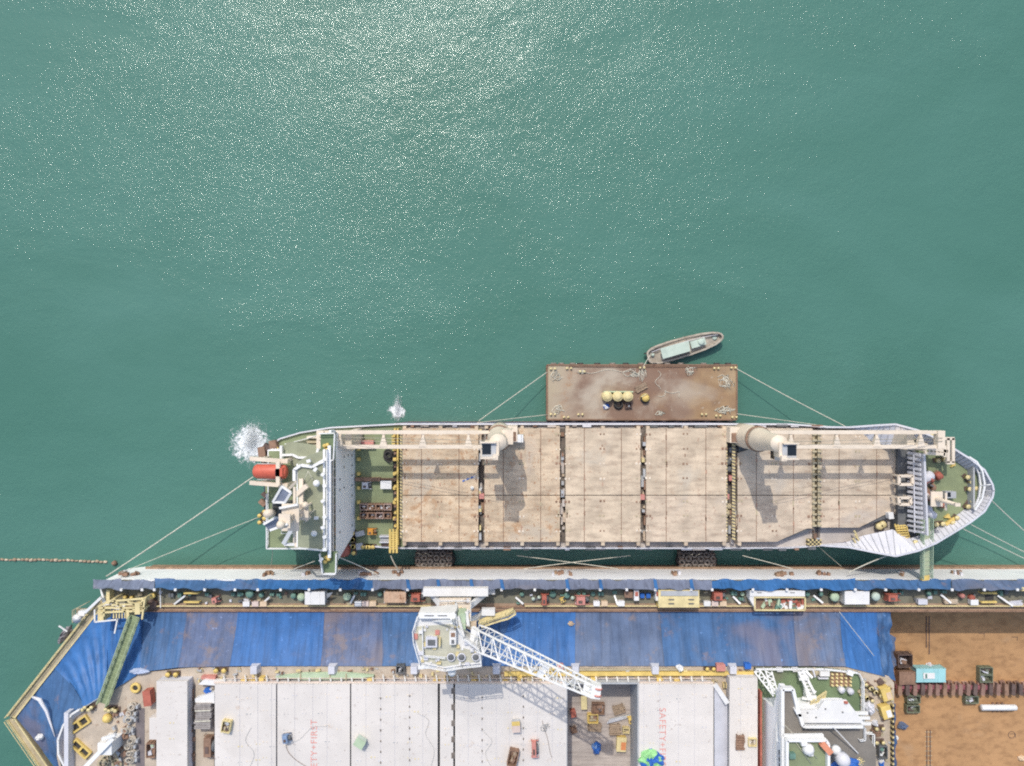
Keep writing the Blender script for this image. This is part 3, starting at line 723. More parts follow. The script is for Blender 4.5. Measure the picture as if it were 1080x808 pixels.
for k in range(22):
    p = W(random.uniform(958, 988), random.uniform(457, 469), 13); lf.m = random.choice((0, 2, 2)); lf.box((p.x, p.y, 12.6), (random.uniform(.4, 2), random.uniform(.3, .8), random.uniform(.4, 1)), random.choice((0, .3)))
each(lf, 'deck_store', fc)
ys = MB(m_yellow)
for k in range(5): ys.bar(W(944 + k * 3, 553 + k * .5, 13), W(949 + k * 2.6, 573 - k, 12), .22)
for k in range(7): ys.bar(W(943.5 + k * .9, 555 + k * 2.4, 13), W(955 + k * .6, 554 + k * 2.6, 13), .22)
ys.build('forecastle_stair', fc)
yg = MB(m_hazard, m_black)
for i in range(7):
    for j in range(4): yg.m = (i + j) % 2; yg.bp(852 + i * 2.1, 569 + j * 2, 853.9 + i * 2.1, 570.8 + j * 2, 8.6, 9.5)
yg.build('hazard_grating', A)
ya = MB(m_paleyel)
for u, v in ((902, 563), (903, 567), (901, 571), (905, 570)): ya.bar(W(u - 1, v - 3, 10.5), W(u + 2, v + 3, 10), .3)
ya.build('ladder_frame', A); ya = MB(m_paleyel)
for u, v in ((928, 555.5), (931.5, 553.5)): p = W(u, v, 10); ya.lathe((p.x, p.y, 9.4), [(.7, 0), (.75, .6), (.5, .9)], 12)
each(ya, 'mushroom_vent', A)

# ------------------------------------------------------------------ generic loose things
def px(n, z): return n * K(z)
def closed_box(u, v, w, l, h, z, rot, m, label, name='equipment_box', cat='box', group=None, lid=None, skid=True, trim=None):
    p = W(u, v, z + h); t = T(name, label, cat, (p.x, p.y, z), group); t.rotation_euler = (0, 0, rot)
    w, l = px(w, z + h), px(l, z + h); o = (p.x, p.y)
    b = MB(m); s0 = .15 if skid else 0
    b.box((*o, z + s0), (w, l, h - s0 - .12)); b.build('body', t)
    b = MB(lid or m); b.box((*o, z + h - .117), (w + .12, l + .12, .117)); b.build('lid', t)
    if skid:
        b = MB(m_darkbrown)
        for s in (-1, 1): b.box((o[0], o[1] + s * l * .35, z), (w * .95, .15, s0))
        b.build('skid', t)
    if trim:
        b = MB(trim)
        for s in (-1, 1): b.box((o[0] + s * w * .3, o[1], z + h), (.12, l + .16, .05))
        b.build('strap', t)
    return t
def open_bin(u, v, w, l, h, z, rot, m, label, fill=None, name='steel_bin', cat='bin', group=None, seed=0, th=.14):
    rnd = random.Random(seed)
    p = W(u, v, z + h); t = T(name, label, cat, (p.x, p.y, z), group); t.rotation_euler = (0, 0, rot)
    w, l = px(w, z + h), px(l, z + h); x, y = p.x, p.y
    b = MB(m)
    b.box((x, y, z), (w, l, .12))
    for s in (-1, 1):
        b.box((x + s * (w - th) / 2, y, z + .12), (th, l, h - .12)); b.box((x, y + s * (l - th) / 2, z + .12), (w - 2 * th - .004, th, h - .125))
    b.build('body', t)
    r = MB(m)
    for s in (-1, 1):
        for k in range(3): r.box((x + (k - 1) * w * .36, y + s * (l / 2 + .05), z + .1), (.12, .1, h - .1))
    r.build('ribs', t)
    c = MB(*(fill or (m_brownrust, m_darkbrown, m_grey)))
    for k in range(9):
        c.m = k % len(c.mats); ww, ll = rnd.uniform(.15, .45) * w, rnd.uniform(.12, .3) * l
        c.box((x + rnd.uniform(-.22, .22) * w, y + rnd.uniform(-.3, .3) * l, z + .12), (ww, ll, rnd.uniform(.2, .75) * h), rnd.uniform(-.5, .5))
    c.build('contents', t)
    return t
def pallet_stack(u, v, w, l, h, z, rot, m, label, name='timber_stack', cat='timber stack', group=None, n=6):
    p = W(u, v, z + h); t = T(name, label, cat, (p.x, p.y, z), group); t.rotation_euler = (0, 0, rot)
    w, l = px(w, z + h), px(l, z + h); x, y = p.x, p.y
    b = MB(m)
    for k in range(n):
        yy = y - l / 2 + l * (k + .5) / n; b.box((x + random.uniform(-.06, .06) * w, yy, z + .25), (w * random.uniform(.85, 1), l / n * .8, h - .25 - random.uniform(0, .15)))
    b.build('planks', t)
    b = MB(m_darkbrown)
    for s in (-.35, .35): b.box((x + s * w, y, z), (.22, l * 1.05, .25))
    b.build('bearers', t)
    return t
def machine(u, v, w, l, h, z, rot, m, label, name='welding_machine', cat='machine', group=None, m2=None):
    p = W(u, v, z + h); t = T(name, label, cat, (p.x, p.y, z), group); t.rotation_euler = (0, 0, rot)
    w, l = px(w, z + h), px(l, z + h); x, y = p.x, p.y
    b = MB(m_darkbrown)
    for s in (-1, 1): b.box((x, y + s * l * .36, z), (w, .2, .22))
    b.build('skid', t)
    b = MB(m); b.box((x - w * .12, y, z + .22), (w * .62, l * .86, h - .22), 0, .96); b.build('housing', t)
    b = MB(m2 or m_dkgrey)
    b.lathe((x + w * .2, y, z + .22 + h * .3), [(l * .2, -.0), (l * .26, .05), (l * .26, w * .22), (l * .16, w * .27)], 12, 'x'); b.build('motor', t)
    b = MB(m); 
    for s in (-1, 1): b.bar((x - w * .5, y + s * l * .46, z + h * .62), (x + w * .5, y + s * l * .46, z + h * .62), .1)
    for s in (-1, 1):
        for q in (-1, 1): b.bar((x + q * w * .5, y + s * l * .46, z + .2), (x + q * w * .5, y + s * l * .46, z + h * .66), .1)
    b.build('frame', t)
    b = MB(m_darkbrown); b.box((x - w * .15, y - l * .1, z + h + .002), (w * .28, l * .3, .1)); b.build('exhaust', t)
    return t
def shelter(u, v, w, l, h, z, m, label, name='site_cabin', cat='cabin', open_side=False, mroof=None, frame=None, group=None, rot=0):
    p = W(u, v, z + h); t = T(name, label, cat, (p.x, p.y, z), group); t.rotation_euler = (0, 0, rot)
    w, l = px(w, z + h), px(l, z + h); x, y = p.x, p.y
    b = MB(m)
    b.box((x, y, z + .15), (w, l, h - .3))
    for k in range(int(w / .7)): b.box((x - w / 2 + .4 + k * .7, y - l / 2 - .04, z + .2), (.25, .08, h - .5)); b.box((x - w / 2 + .4 + k * .7, y + l / 2 + .04, z + .2), (.25, .08, h - .5))
    b.build('walls', t)
    b = MB(mroof or m); b.box((x, y, z + h - .15), (w + .2, l + .2, .15))
    for k in range(2): b.box((x - w * .25 + k * w * .5, y, z + h), (.12, l + .1, .06))
    b.build('roof', t)
    b = MB(m_win); b.box((x + w * .1, y - l / 2 - .07, z + .3), (.9, .1, h - .8)); b.build('door', t)
    b = MB(frame or m_grey)
    for s in (-1, 1):
        for q in (-1, 1): b.box((x + s * (w / 2 + .05), y + q * (l / 2 + .05), z), (.18, .18, h + .04))
    b.build('frame', t)
    return t
def heap(u, v, w, l, h, z, m, label, name, cat, seed=1, m2=None, group=None, n=12):
    p = W(u, v, z); mb = MB(m, m2 or m); w, l = px(w, z) / 2, px(l, z) / 2
    rings = []
    for i in range(10):
        t = i / 9; r = math.cos(t * math.pi / 2) ** .7; ring = []
        for k in range(n):
            a = 2 * math.pi * k / n; d = 1 + .45 * mnoise.noise((seed * 3 + math.cos(a) * 1.6, math.sin(a) * 1.6, t * 2))
            zz = h * math.sin(t * math.pi / 2) * (1 + .4 * mnoise.noise((seed + math.cos(a) * 2 * r, math.sin(a) * 2 * r, 5)) + .35 * mnoise.noise((seed + math.cos(a) * 6 * r, math.sin(a) * 6 * r, 9)))
            ring.append((p.x + w * r * d * math.cos(a), p.y + l * r * d * math.sin(a), z + zz))
        rings.append(ring)
    mb.loftpts(rings)
    if m2:
        for i in range(len(mb.mi)):
            f = mb.f[i]; c = sum((Vector(mb.v[j]) for j in f), Vector()) / len(f)
            if mnoise.noise((c.x * .8 + seed, c.y * .8, 0)) > .03: mb.mi[i] = 1
    return solo(mb, name, label, cat, group)
def drum(u, v, r, h, z, m, label, name='steel_drum', cat='drum', group=None, mlid=None):
    p = W(u, v, z + h); t = T(name, label, cat, (p.x, p.y, z), group); r = px(r, z + h)
    b = MB(m); b.lathe((p.x, p.y, z), [(r, 0), (r * 1.03, .08), (r, .16), (r, h * .5), (r * 1.03, h * .52), (r, h * .55), (r, h - .05), (r * .9, h)], 18); b.build('body', t)
    b = MB(mlid or m); b.lathe((p.x, p.y, z + h + .002), [(r * .8, 0), (r * .8, .06), (r * .2, .09), (.02, .1)], 16); b.build('lid', t)
    return t
def rope_line(name, label, a, b, sag, r, m=m_rope, group=None, n=14):
    a = Vector(a); b = Vector(b); pts = []
    for i in range(n + 1):
        t = i / n; p = a.lerp(b, t); p.z -= sag * 4 * t * (1 - t); pts.append(p)
    return solo(MB(m).tube(pts, r, 6), name, label, 'rope', group)

# ------------------------------------------------------------------ loose things on the ship afloat
ld = MB(m_cream); z = 18.4
for v in (484.5, 510): ld.bar(W(264, v - 1, z), W(304, v + 2.2, z), .7, .9)
ld.bar(W(293.5, 487, z + 1.2), W(293.5, 512, z + 1.2), .7, .7)
for u in (268, 302):
    for v in (485.5, 511):
        p = W(u, v, z); ld.bar((p.x + 1.5, p.y, 9), p, .5)
ld.build('lifeboat_davit', A)
p = W(285, 497.5, 18.5); lb = T('lifeboat', 'orange enclosed lifeboat slung in its frame at the stern', 'lifeboat', (p.x, p.y, 17.2))
hl = MB(m_orange); L_ = 6.0
prof = [(-.5, .55), (-.485, .8), (-.42, .98), (0, 1.02), (.38, 1.0), (.47, .9), (.5, .6)]
rings = []
for t, wd in prof:
    rings.append([(p.x + t * L_, p.y + wd * 1.35 * math.cos(a) - .1 * t, 18.3 + (1.15 if math.sin(a) > 0 else 1.0) * (.75 + .3 * wd) * math.sin(a)) for a in [2 * math.pi * k / 16 for k in range(16)]])
hl.smooth = True; hl.loftpts(rings); hl.build('hull', lb)
cn = MB(m_orange); cn.box((p.x + 2.1, p.y, 19.2), (1.5, 1.8, .75), 0, .8); cn.build('conning_cabin', lb)
wn = MB(m_win); wn.box((p.x + 1.35, p.y, 19.3), (.12, 1.2, .4)); wn.build('window', lb)
gr_ = MB(m_whiteclean); gr_.bar((p.x - 2.4, p.y - 1.46, 18.4), (p.x + 2.4, p.y - 1.42, 18.4), .1); gr_.bar((p.x - 2.4, p.y + 1.46, 18.4), (p.x + 2.4, p.y + 1.42, 18.4), .1); gr_.build('grab_line', lb)

closed_box(387.5, 467.5, 12, 5.6, 1.5, 8.66, 0, m_pink, 'faded red chest under the crane jib on the green aft deck')
closed_box(407, 511.5, 11, 8, 1.4, 8.66, 0, m_grey, 'pale grey flat box on the green deck beside the brown beam', lid=m_white)
machine(386, 512.5, 10, 7.5, 1.3, 8.66, 0, m_lilac, 'grey pump set on the green deck left of the pale flat box', name='pump_set', cat='pump')
for k in range(4):
    for r_, v in enumerate((535, 544)):
        nth = ('first', 'second', 'third', 'fourth')[k]
        open_bin(383.5 + k * 8.4, v, 8.2, 6.4, 1.6, 8.66, 0, m_brownrust if (k + r_) % 3 else M('rust_pink_bin', (.36, .25, .21), .2, 1, rust=.3), 'rusty lashing gear bin, %s from the white house in the %s row' % (nth, ('upper', 'lower')[r_]), (m_brownrust, m_lilac, m_hatchA2), 'lashing_bin', 'bin', 'lashing gear bins in two rows on the green deck', k + r_ * 7)
p = W(410, 481, 9); cb = MB(m_black)
for k in range(5): cb.torus((p.x + .25 * math.cos(k * 2), p.y + .5 * math.sin(k * 1.7), 8.85 + k * .16), .85 - .05 * k, .16, n=14)
solo(cb, 'hose_coil', 'black coiled hose lying on the green aft deck', 'hose')
t = machine(391.5, 561.5, 9, 6.5, 1.8, 8.66, 0, M('orange_machine_paint', (.62, .28, .05), .15, 1, rust=.2), 'orange winch on the lower end of the green deck', name='deck_winch', cat='winch', m2=m_brownrust)
for u, v, w_, l_, r_, tx in ((379.5, 563, 9, 4.5, .25, 'upper'), (379, 576.5, 6.5, 6, .1, 'lower')):
    closed_box(u, v, w_, l_, 1.0, 8.66, r_, m_grey, 'grey steel locker on the green deck, %s of the pair by the yellow bollards' % tx, 'steel_locker', 'locker')
closed_box(547.5, 462.5, 8, 7.5, 2.2, ZH, 0, m_white, 'white square box beside the left deck crane', 'white_box', 'box', lid=m_whiteclean, trim=m_grey)
for k, (u, v) in enumerate(((498, 514.5), (506.5, 516.5))):
    heap(u, v, 4.4, 4, .7, ZH - (0 if k == 0 else 1.2), m_whiteclean, ('white sack on the pinkish hatch under the left crane jib', 'white sack in the dark gap between the two left hatches')[k], 'sack', 'sack', 3 + k)
for u, v, lb_ in ((508, 523.5, 'red chest in the gap between the first and second hatches'), (677.5, 524.5, 'pale red chest in the gap between the third and fourth hatches'),
                  (771.5, 504.5, 'red chest between the striped walkways, nearer the crane'), (766.5, 523.8, 'red chest between the striped walkways, lower one')):
    closed_box(u, v, 4.6, 4.8, 1.6, 8.9, 0, m_pink, lb_, 'tool_chest', 'chest')
for k, (u, v) in enumerate(((768, 487.5), (769, 495), (766, 519), (769, 534), (767, 541))):
    pz = W(u, v, 9.4); vt = MB(m_ochre if k > 2 else m_dkgrey, m_darkbrown)
    vt.lathe((pz.x, pz.y, 8.9), [(.4, 0), (.4, .5), (.62, .55), (.62, .8), (.3, .95), (.02, 1)], 12); vt.build('mushroom_vent', A)
bs = MB(m_blue, m_lilac)
for k in range(6): bs.m = k % 2; bs.box((W(489 + k * 2.2, 507 - k * .9, ZH).x, W(489 + k * 2.2, 507 - k * .9, ZH).y, ZH), (.5, .25, .12), .4)
solo(bs, 'rope_bundle', 'thin blue and grey rope bundle on the hatch in the jib shadow', 'rope')
closed_box(940, 544, 4.6, 6.2, 1.6, ZH - .3, .15, m_white, 'white box on the corner of the foremost hatch', 'white_box', 'box')
for u, v, z, lb_ in ((590.5 + 3, 515, 9, 'dark'), (593, 527, 9, 'dark')):
    pass
machine(593.7, 521, 4.6, 8, 1.7, 8.9, 0, m_grey, 'black and white winch in the gap between the second and third hatches', name='gap_winch', cat='winch', m2=m_black)
rope_line('gangway_rope', 'pale rope hanging from the striped steps down to the dock wall', W(412, 586, 9), W(421, 602, 8), -.5, .14, m_ropedk)
rope_line('gangway_rope', 'thin dark line hanging from the stern house corner to the dock', W(287.5, 578, 13), W(285.5, 598, 7), .3, .06, m_ropedk)

# ------------------------------------------------------------------ barge, drums and harbour boat
z = 2.6
BG = T('deck_barge', 'flat rusty brown barge tied outside the moored ship', 'barge', W(677, 414, 0))
h = MB(m_bargeedge); c1 = [W(u, v, z)[:2] for u, v in ((577.5, 384.5), (776.5, 384.5), (777.7, 385.7), (777.7, 442), (776.5, 443.2), (577.5, 443.2), (576.3, 442), (576.3, 385.7))]
h.prism(c1, -1, z - .004); h.build('hull', BG)
d = MB(m_bargedeck); d.prism([W(u, v, z)[:2] for u, v in ((578, 385.6), (776.2, 385.6), (776.2, 442.2), (578, 442.2))], z - .2, z + .02); d.build('deck', BG)
e = MB(m_bargeedge)
for a, b in (((577, 385), (777, 385)), ((777, 385), (777, 442.6)), ((777, 442.6), (577, 442.6)), ((577, 442.6), (577, 385))): e.bar(W(*a, z + .05), W(*b, z + .05), .3, .25)
e.bar(W(600, 386.8, z + .1), W(755, 387, z + .1), .15, .2); e.build('gunwale', BG)
for v, us in ((383.6, (584, 592, 604, 612, 630, 646, 660, 676, 690, 704, 718, 742, 756, 768)), (443.8, (583, 593, 605, 619, 634, 647, 661, 672, 686, 700, 714, 729, 745, 758, 770))):
    for u in us:
        q = W(u, v, 2.0); ty = MB(m_rubber if (u % 3) else m_black); ty.torus((q.x, q.y, 1.9), .48, .2, (0, 1, 0), 12); ty.build('tyre_fender', BG)
bollards(BG, [(583, 389), (600, 388.5), (755, 388.5), (773, 388), (583, 437), (597, 440), (757, 438.5), (774, 440), (742, 437), (612, 437), (677, 388), (614, 392)], z, m_paleyel, r=.2, gap=.42, h=.5, base=False)
gr = 'yellow steel drums in a row on the barge'
for k, u in enumerate((640.8, 651.8, 662.6)):
    drum(u, 418.2, 5.35, 1.9, z + .02, m_paleyel, 'big pale yellow steel drum on the barge, %s of three' % ('by the blue rags, leftmost', 'middle one', 'rightmost, nearest the plank mat')[k] if k else 'big pale yellow steel drum on the barge, beside the blue rags', 'yellow_drum', 'drum', gr)
cr_ = MB(m_palegreen); cr_.bp(637, 412.6, 668, 413.8, z + .02, z + 1.2); solo(cr_, 'drum_rack', 'pale green rail behind the row of yellow drums', 'rack')
q = W(680, 420, z); sp = T('cable_reel', 'small yellow reel standing apart from the three drums on the barge', 'reel', (q.x, q.y, z))
b = MB(m_yellow); b.lathe((q.x, q.y, z + .02), [(1.0, 0), (1.0, .12), (.5, .14), (.5, 1.0), (.75, 1.02), (.75, 1.14), (.1, 1.2)], 16); b.build('spool', sp)
b = MB(m_black); b.torus((q.x, q.y - .1, z + .3), .8, .2); b.build('tyre', sp)
b = MB(m_paleyel); b.bar((q.x - .9, q.y + .3, z + 1.1), (q.x + .1, q.y + .9, z + 1.3), .25); b.build('handle', sp)
q = W(652, 426.8, z); b = MB(m_black); b.torus((q.x, q.y, z + .25), .8, .24); b.torus((q.x, q.y + .1, z + .6), .75, .2); solo(b, 'tyre', 'black tyres lying below the middle yellow drum', 'tyre')
heap(639.5, 428.5, 7.5, 6.5, .6, z + .02, m_blue, 'blue and white rags in front of the leftmost yellow drum', 'rags', 'rags', 4, m_whiteclean)
open_bin(663, 427.5, 7.5, 5.5, .7, z + .02, .1, m_darkbrown, 'dark open scrap tray in front of the rightmost yellow drum', name='scrap_tray', cat='tray')
pallet_stack(676, 409, 14, 6.6, .45, z + .02, math.radians(28), m_wood, 'weathered plank mat lying askew above the yellow reel', 'plank_mat', 'plank mat', n=7)
def squiggle(u, v, w, l, zz, seed, label, n=26, r=.07, m=m_rope, name='loose_rope'):
    rnd = random.Random(seed); pts = []
    for i in range(n):
        a = i * rnd.uniform(.7, 1.1) + seed; f = .35 + .65 * abs(math.sin(i * .37 + seed))
        pts.append(W(u + w / 2 * f * math.cos(a) + (i / n - .5) * w * .5, v + l / 2 * f * math.sin(a), zz + .08 + .02 * (i % 3)))
    return solo(MB(m).tube(pts, r, 5), name, label, 'rope')
squiggle(668, 393, 16, 9, z, 1, 'pale rope heap near the upper middle bollard of the barge')
squiggle(678, 394, 7, 18, z, 2, 'pale rope loop hanging down from the upper middle bollard of the barge')
squiggle(728, 391, 11, 13, z, 3, 'pale rope heap on the upper right part of the barge')
squiggle(765, 403, 16, 16, z, 4, 'tangled pale rope on the right end of the barge deck', 40)
squiggle(764, 433, 18, 10, z, 5, 'tangled pale rope in the lower right corner of the barge', 36)
squiggle(696, 436, 9, 5, z, 6, 'small pale rope coil at the lower edge of the barge')
squiggle(590, 432, 12, 10, z, 7, 'pale rope heap in the lower left corner of the barge', 30)
squiggle(587, 396, 10, 14, z, 8, 'pale rope strands in the upper left corner of the barge')
squiggle(614, 392, 9, 5, z, 9, 'knotted rope around the upper left bollard of the barge')
b = MB(m_rope); pts = [W(615 + t * 50, 392.5 + 1.6 * math.sin(t * 9) - t * 2, z + .08) for t in [i / 24 for i in range(25)]]; b.tube(pts, .06, 5); solo(b, 'loose_rope', 'long pale rope lying along the upper side of the barge', 'rope')
b = MB(m_rope); pts = [W(694 + t * 26 + 3 * math.sin(t * 11), 418 - 5 * math.sin(t * 3.1) + 1.5 * math.sin(t * 14), z + .08) for t in [i / 24 for i in range(25)]]; b.tube(pts, .06, 5); solo(b, 'loose_rope', 'thin wavy rope right of the yellow reel on the barge', 'rope')
b = MB(m_rope); pts = [W(694 + 3 * math.sin(t * 8), 391 + t * 20, z + .08) for t in [i / 24 for i in range(25)]]; b.tube(pts, .05, 5); solo(b, 'loose_rope', 'thin rope wandering down the middle of the barge deck', 'rope')

# harbour boat
q0, q1 = W(683.5, 377, 2), W(761.5, 354.5, 2); ang = math.atan2(q1.y - q0.y, q1.x - q0.x); Lb = (q1 - q0).length
TG = T('harbour_boat', 'old wooden harbour boat with a mint green cabin roof beside the barge', 'boat', ((q0.x + q1.x) / 2, (q0.y + q1.y) / 2, 0))
def TB(t, s, zz):   # t along the boat 0..1 from stern to bow, s sideways
    c = q0.lerp(q1, t); s = s * .76; return Vector((c.x - math.sin(ang) * s, c.y + math.cos(ang) * s, zz))
m_boatdeck = M('worn_pinkish_boat_deck', (.42, .37, .30), .18, .9, rust=.42, rc=(.24, .18, .13), rs=1, rough=.85)
oh = [(0, 1.0), (.015, 1.5), (.06, 2.0), (.15, 2.35), (.3, 2.5), (.55, 2.45), (.75, 2.15), (.88, 1.7), (.95, 1.15), (.985, .7), (1.0, .2)]
def bring(zz, k, top=1.0): return [TB(t * top + (1 - top) / 2, s * k, zz(t)) for t, s in oh] + [TB(t * top + (1 - top) / 2, -s * k, zz(t)) for t, s in reversed(oh)]
h = MB(m_boatdeck, m_brownrust); h.m = 1; h.loftpts([bring(lambda t: -.6, .8, .93), bring(lambda t: 1.5 + .7 * (2 * t - 1) ** 2, 1.0)], cap0=False, cap1=False)
for rr in (0,):
    pts = bring(lambda t: 1.65 + .7 * (2 * t - 1) ** 2, 1.0)
    h.m = 0
    for a, b in zip(pts, pts[1:] + pts[:1]): h.bar(a, b, .38, .3)
h.build('hull', TG)
d = MB(m_boatdeck); d.loftpts([bring(lambda t: .9, .96, .99), bring(lambda t: 1.25 + .35 * (2 * t - 1) ** 2, .96, .99)]); d.build('deck', TG)
c = MB(m_boatdeck); c.loftpts([[TB(t, s, zz) for t, s in ((.2, -1.25), (.55, -1.35), (.55, 1.3), (.2, 1.2))] for zz in (1.2, 3.0)]); c.build('cabin', TG)
c = MB(m_mint); c.loftpts([[TB(t, s, zz) for t, s in ((.165, -1.5), (.53, -1.5), (.55, 1.3), (.17, 1.45))] for zz in (3.0, 3.2)]); c.build('cabin_roof', TG)
c = MB(m_mint); c.loftpts([[TB(t, s, zz) for t, s in ((.57, -1.0), (.77, -.95), (.77, .95), (.57, 1.0))] for zz in (1.2, 2.5)]); 
c.build('wheelhouse', TG)
c = MB(m_mint); v = TB(.71, .1, 2.5); c.lathe(v, [(.7, 0), (.7, .2), (.4, .3)], 12); v = TB(.91, .1, 1.5); c.lathe(v, [(.55, 0), (.55, .2), (.3, .3)], 10); v = TB(.07, .3, 1.5); c.lathe(v, [(.35, 0), (.35, .5), (.1, .6)], 8); c.build('deck_vent', TG)
c = MB(m_win)
for t in (.59, .6): c.bar(TB(.575, -.8, 2.0), TB(.575, .8, 2.0), .12, .6)
c.build('window', TG)
rl = MB(m_rubber, m_lilac)
pts = [TB(t, s * .82, 2.4) for t, s in oh[2:]]
for a, b in zip(pts, pts[1:]): rl.bar(a, b, .12)
for p in pts: rl.bar(p - Vector((0, 0, 1.1)), p, .1)
pts = [TB(t, s * .55, 2.2) for t, s in oh[2:9]]; rl.m = 1
for a, b in zip(pts, pts[1:]): rl.bar(a, b, .1)
rl.build('side_rail', TG)
for t, s in ((.0, 1.2), (.02, -1.4), (.1, 2.2), (.3, 2.55), (.45, 2.5), (.6, 2.4), (.74, 2.2), (.9, 1.7), (.2, -2.5), (.4, -2.5), (.55, -2.5), (.72, -2.2), (.9, -1.5), (.97, .9)):
    ty = MB(m_black); c_ = TB(t, s * 1.02, 1.2); ty.torus(c_, .34, .17, (c_ - TB(t, 0, 1.2)), 10); ty.build('tyre_fender', TG)

# ------------------------------------------------------------------ mooring ropes on the water side
GR = 'pale mooring lines of the ship and barge'
for lb_, a, b, sag, r in (
    ('mooring rope from the barge upper left corner to the ship rail by the left crane', W(577, 392.5, 3), W(505, 443.8, 9.2), .6, .075),
    ('mooring rope from the barge lower left corner to the ship rail', W(577, 437.5, 3), W(503, 446, 9.2), .5, .065),
    ('long mooring rope from the barge upper right corner to the ship rail', W(777, 389, 3), W(897, 452.5, 9.3), .8, .08),
    ('mooring rope from the barge lower right corner to the ship rail', W(777, 436.5, 3), W(878, 450.5, 9.2), .6, .065),
    ('thick stern rope from under the lifeboat to the dock corner', W(267, 503, 10), W(112, 608, 10.8), 1.2, .11),
    ('stern rope from the yellow bollards to the dock end', W(277, 544, 9.5), W(128, 604, 10.8), 1.6, .06),
    ('single bow rope running from the stem to the right edge', W(1041, 523, 14.5), W(1104, 580, 8), .6, .10),
    ('upper of the twin bow ropes running down to the right', W(1018, 550, 14.5), W(1110, 597, 10.8), .7, .075),
    ('lower of the twin bow ropes running down to the right', W(1012, 556, 14.5), W(1110, 603, 10.8), .7, .075),
    ('thick rope from the white bulwark panel down to the dock wall', W(943, 583.5, 13), W(895, 604, 10.4), .4, .12),
    ('rope from the ship side to the brown bracket on the dock near the right fender', W(783, 586, 7), W(836, 600, 8), .3, .075),
    ('thin dark line hanging down from the hazard grating to the dock', W(864, 577, 9), W(888, 598, 6), .4, .05),
    ('rope from the dock wall crossing beneath the ship, rising to the left', W(652, 600, 8), W(545, 586, 6), .3, .075),
    ('rope from the dock wall crossing beneath the ship, rising to the right', W(552, 600, 8), W(665, 586, 6), .3, .075),
    ('rope from the boat shaped house side, left of the aft steps, to the dock', W(358, 588, 10), W(398, 606, 10.5), .3, .10),
    ('thin rope from the bridge wing shadow to the dock wall', W(332, 592, 11), W(298, 605, 10.5), .4, .06),
    ('short tow line from the harbour boat to the barge bollard', W(687, 372.5, 2.4), W(678, 387.5, 2.9), .1, .07)):
    rope_line('mooring_rope', lb_, a, b, sag, r, m_rope if 'dark' not in lb_ else m_ropedk, GR)

# ------------------------------------------------------------------ fenders between ship and dock
def fender(u, v, label):
    z = 1.3; R = 2.0; Lf = 8.6; p = W(u, v - .5, z + .6)
    t = T('floating_fender', label, 'fender', (p.x, p.y, 0), 'big tyre-clad fenders between ship and dock')
    b = MB(m_black); b.lathe((p.x, p.y, z), [(.3, -Lf / 2), (R * .75, -Lf / 2 + .5), (R * .92, -Lf / 2 + 1.3), (R * .92, Lf / 2 - 1.3), (R * .75, Lf / 2 - .5), (.3, Lf / 2)], 20, 'x'); b.build('body', t)
    for i in range(6):
        for k in range(8):
            a = 2 * math.pi * (k + .5 * (i % 2)) / 8
            if math.sin(a) < -.35: continue
            ax = Vector((0, math.cos(a), math.sin(a))); f = .86 if i in (0, 5) else 1.0
            c_ = Vector((p.x - Lf / 2 + .95 + i * 1.28, p.y, z)) + ax * R * f
            ty = MB(m_rubber); ty.torus(c_, .50, .27, ax + Vector(((-.5 if i == 0 else .5 if i == 5 else 0), 0, 0)), 10); ty.build('tyre', t)
    ch = MB(m_brownrust)
    for k in range(6):
        a = math.pi * (k + .3) / 6; ch.tube([(p.x - Lf / 2 + .3 + j * .77, p.y + math.cos(a) * R * 1.02, z + math.sin(a) * R * 1.02) for j in range(11)], .07, 5)
    ch.build('chain_net', t)
    ch = MB(m_ropedk)
    for s in (-.5, .9): ch.tube([(p.x - 1.6 + s, p.y + R * .6, z + 1.4), (p.x - 2.1 + s, p.y + 3, 8.7)], .06, 5)
    ch.build('hanging_rope', t)
fender(458.5, 591, 'tyre-clad floating fender below the left hatches, nearer the stern')
fender(735, 592, 'tyre-clad floating fender below the right crane, nearer the bow')

# floating boom at the left edge
bmv = T('floating_boom', 'line of small brownish floats trailing across the water', 'boom', W(55, 592, 0))
for k in range(28):
    u = -8 + k * 4.35; v = 590.5 + .00028 * (u - 20) ** 2 * (1 if u > 20 else .1)
    a, b = W(u, v, .1), W(u + 3.7, v + (.0005 * (u - 20) if u > 20 else 0) * 3, .1)
    f = MB(m_wood if k % 3 else m_hatchA2); rr_ = random.uniform(.2, .34); jy = Vector((0, random.uniform(-.15, .15), 0)); f.tube([a + jy, a.lerp(b, .1) + jy, a.lerp(b, .9), b], [.12, rr_, rr_ * random.uniform(.8, 1.1), .12], 8); f.build('float', bmv)
b = MB(m_brownrust, m_lilac); a_, b_ = W(118.5, 595.5, .3), W(122.5, 592.5, .3); b.tube([a_, a_.lerp(b_, .2), a_.lerp(b_, .8), b_], [.15, .5, .5, .3], 8); solo(b, 'mooring_buoy', 'small reddish float at the right end of the floating boom', 'buoy')

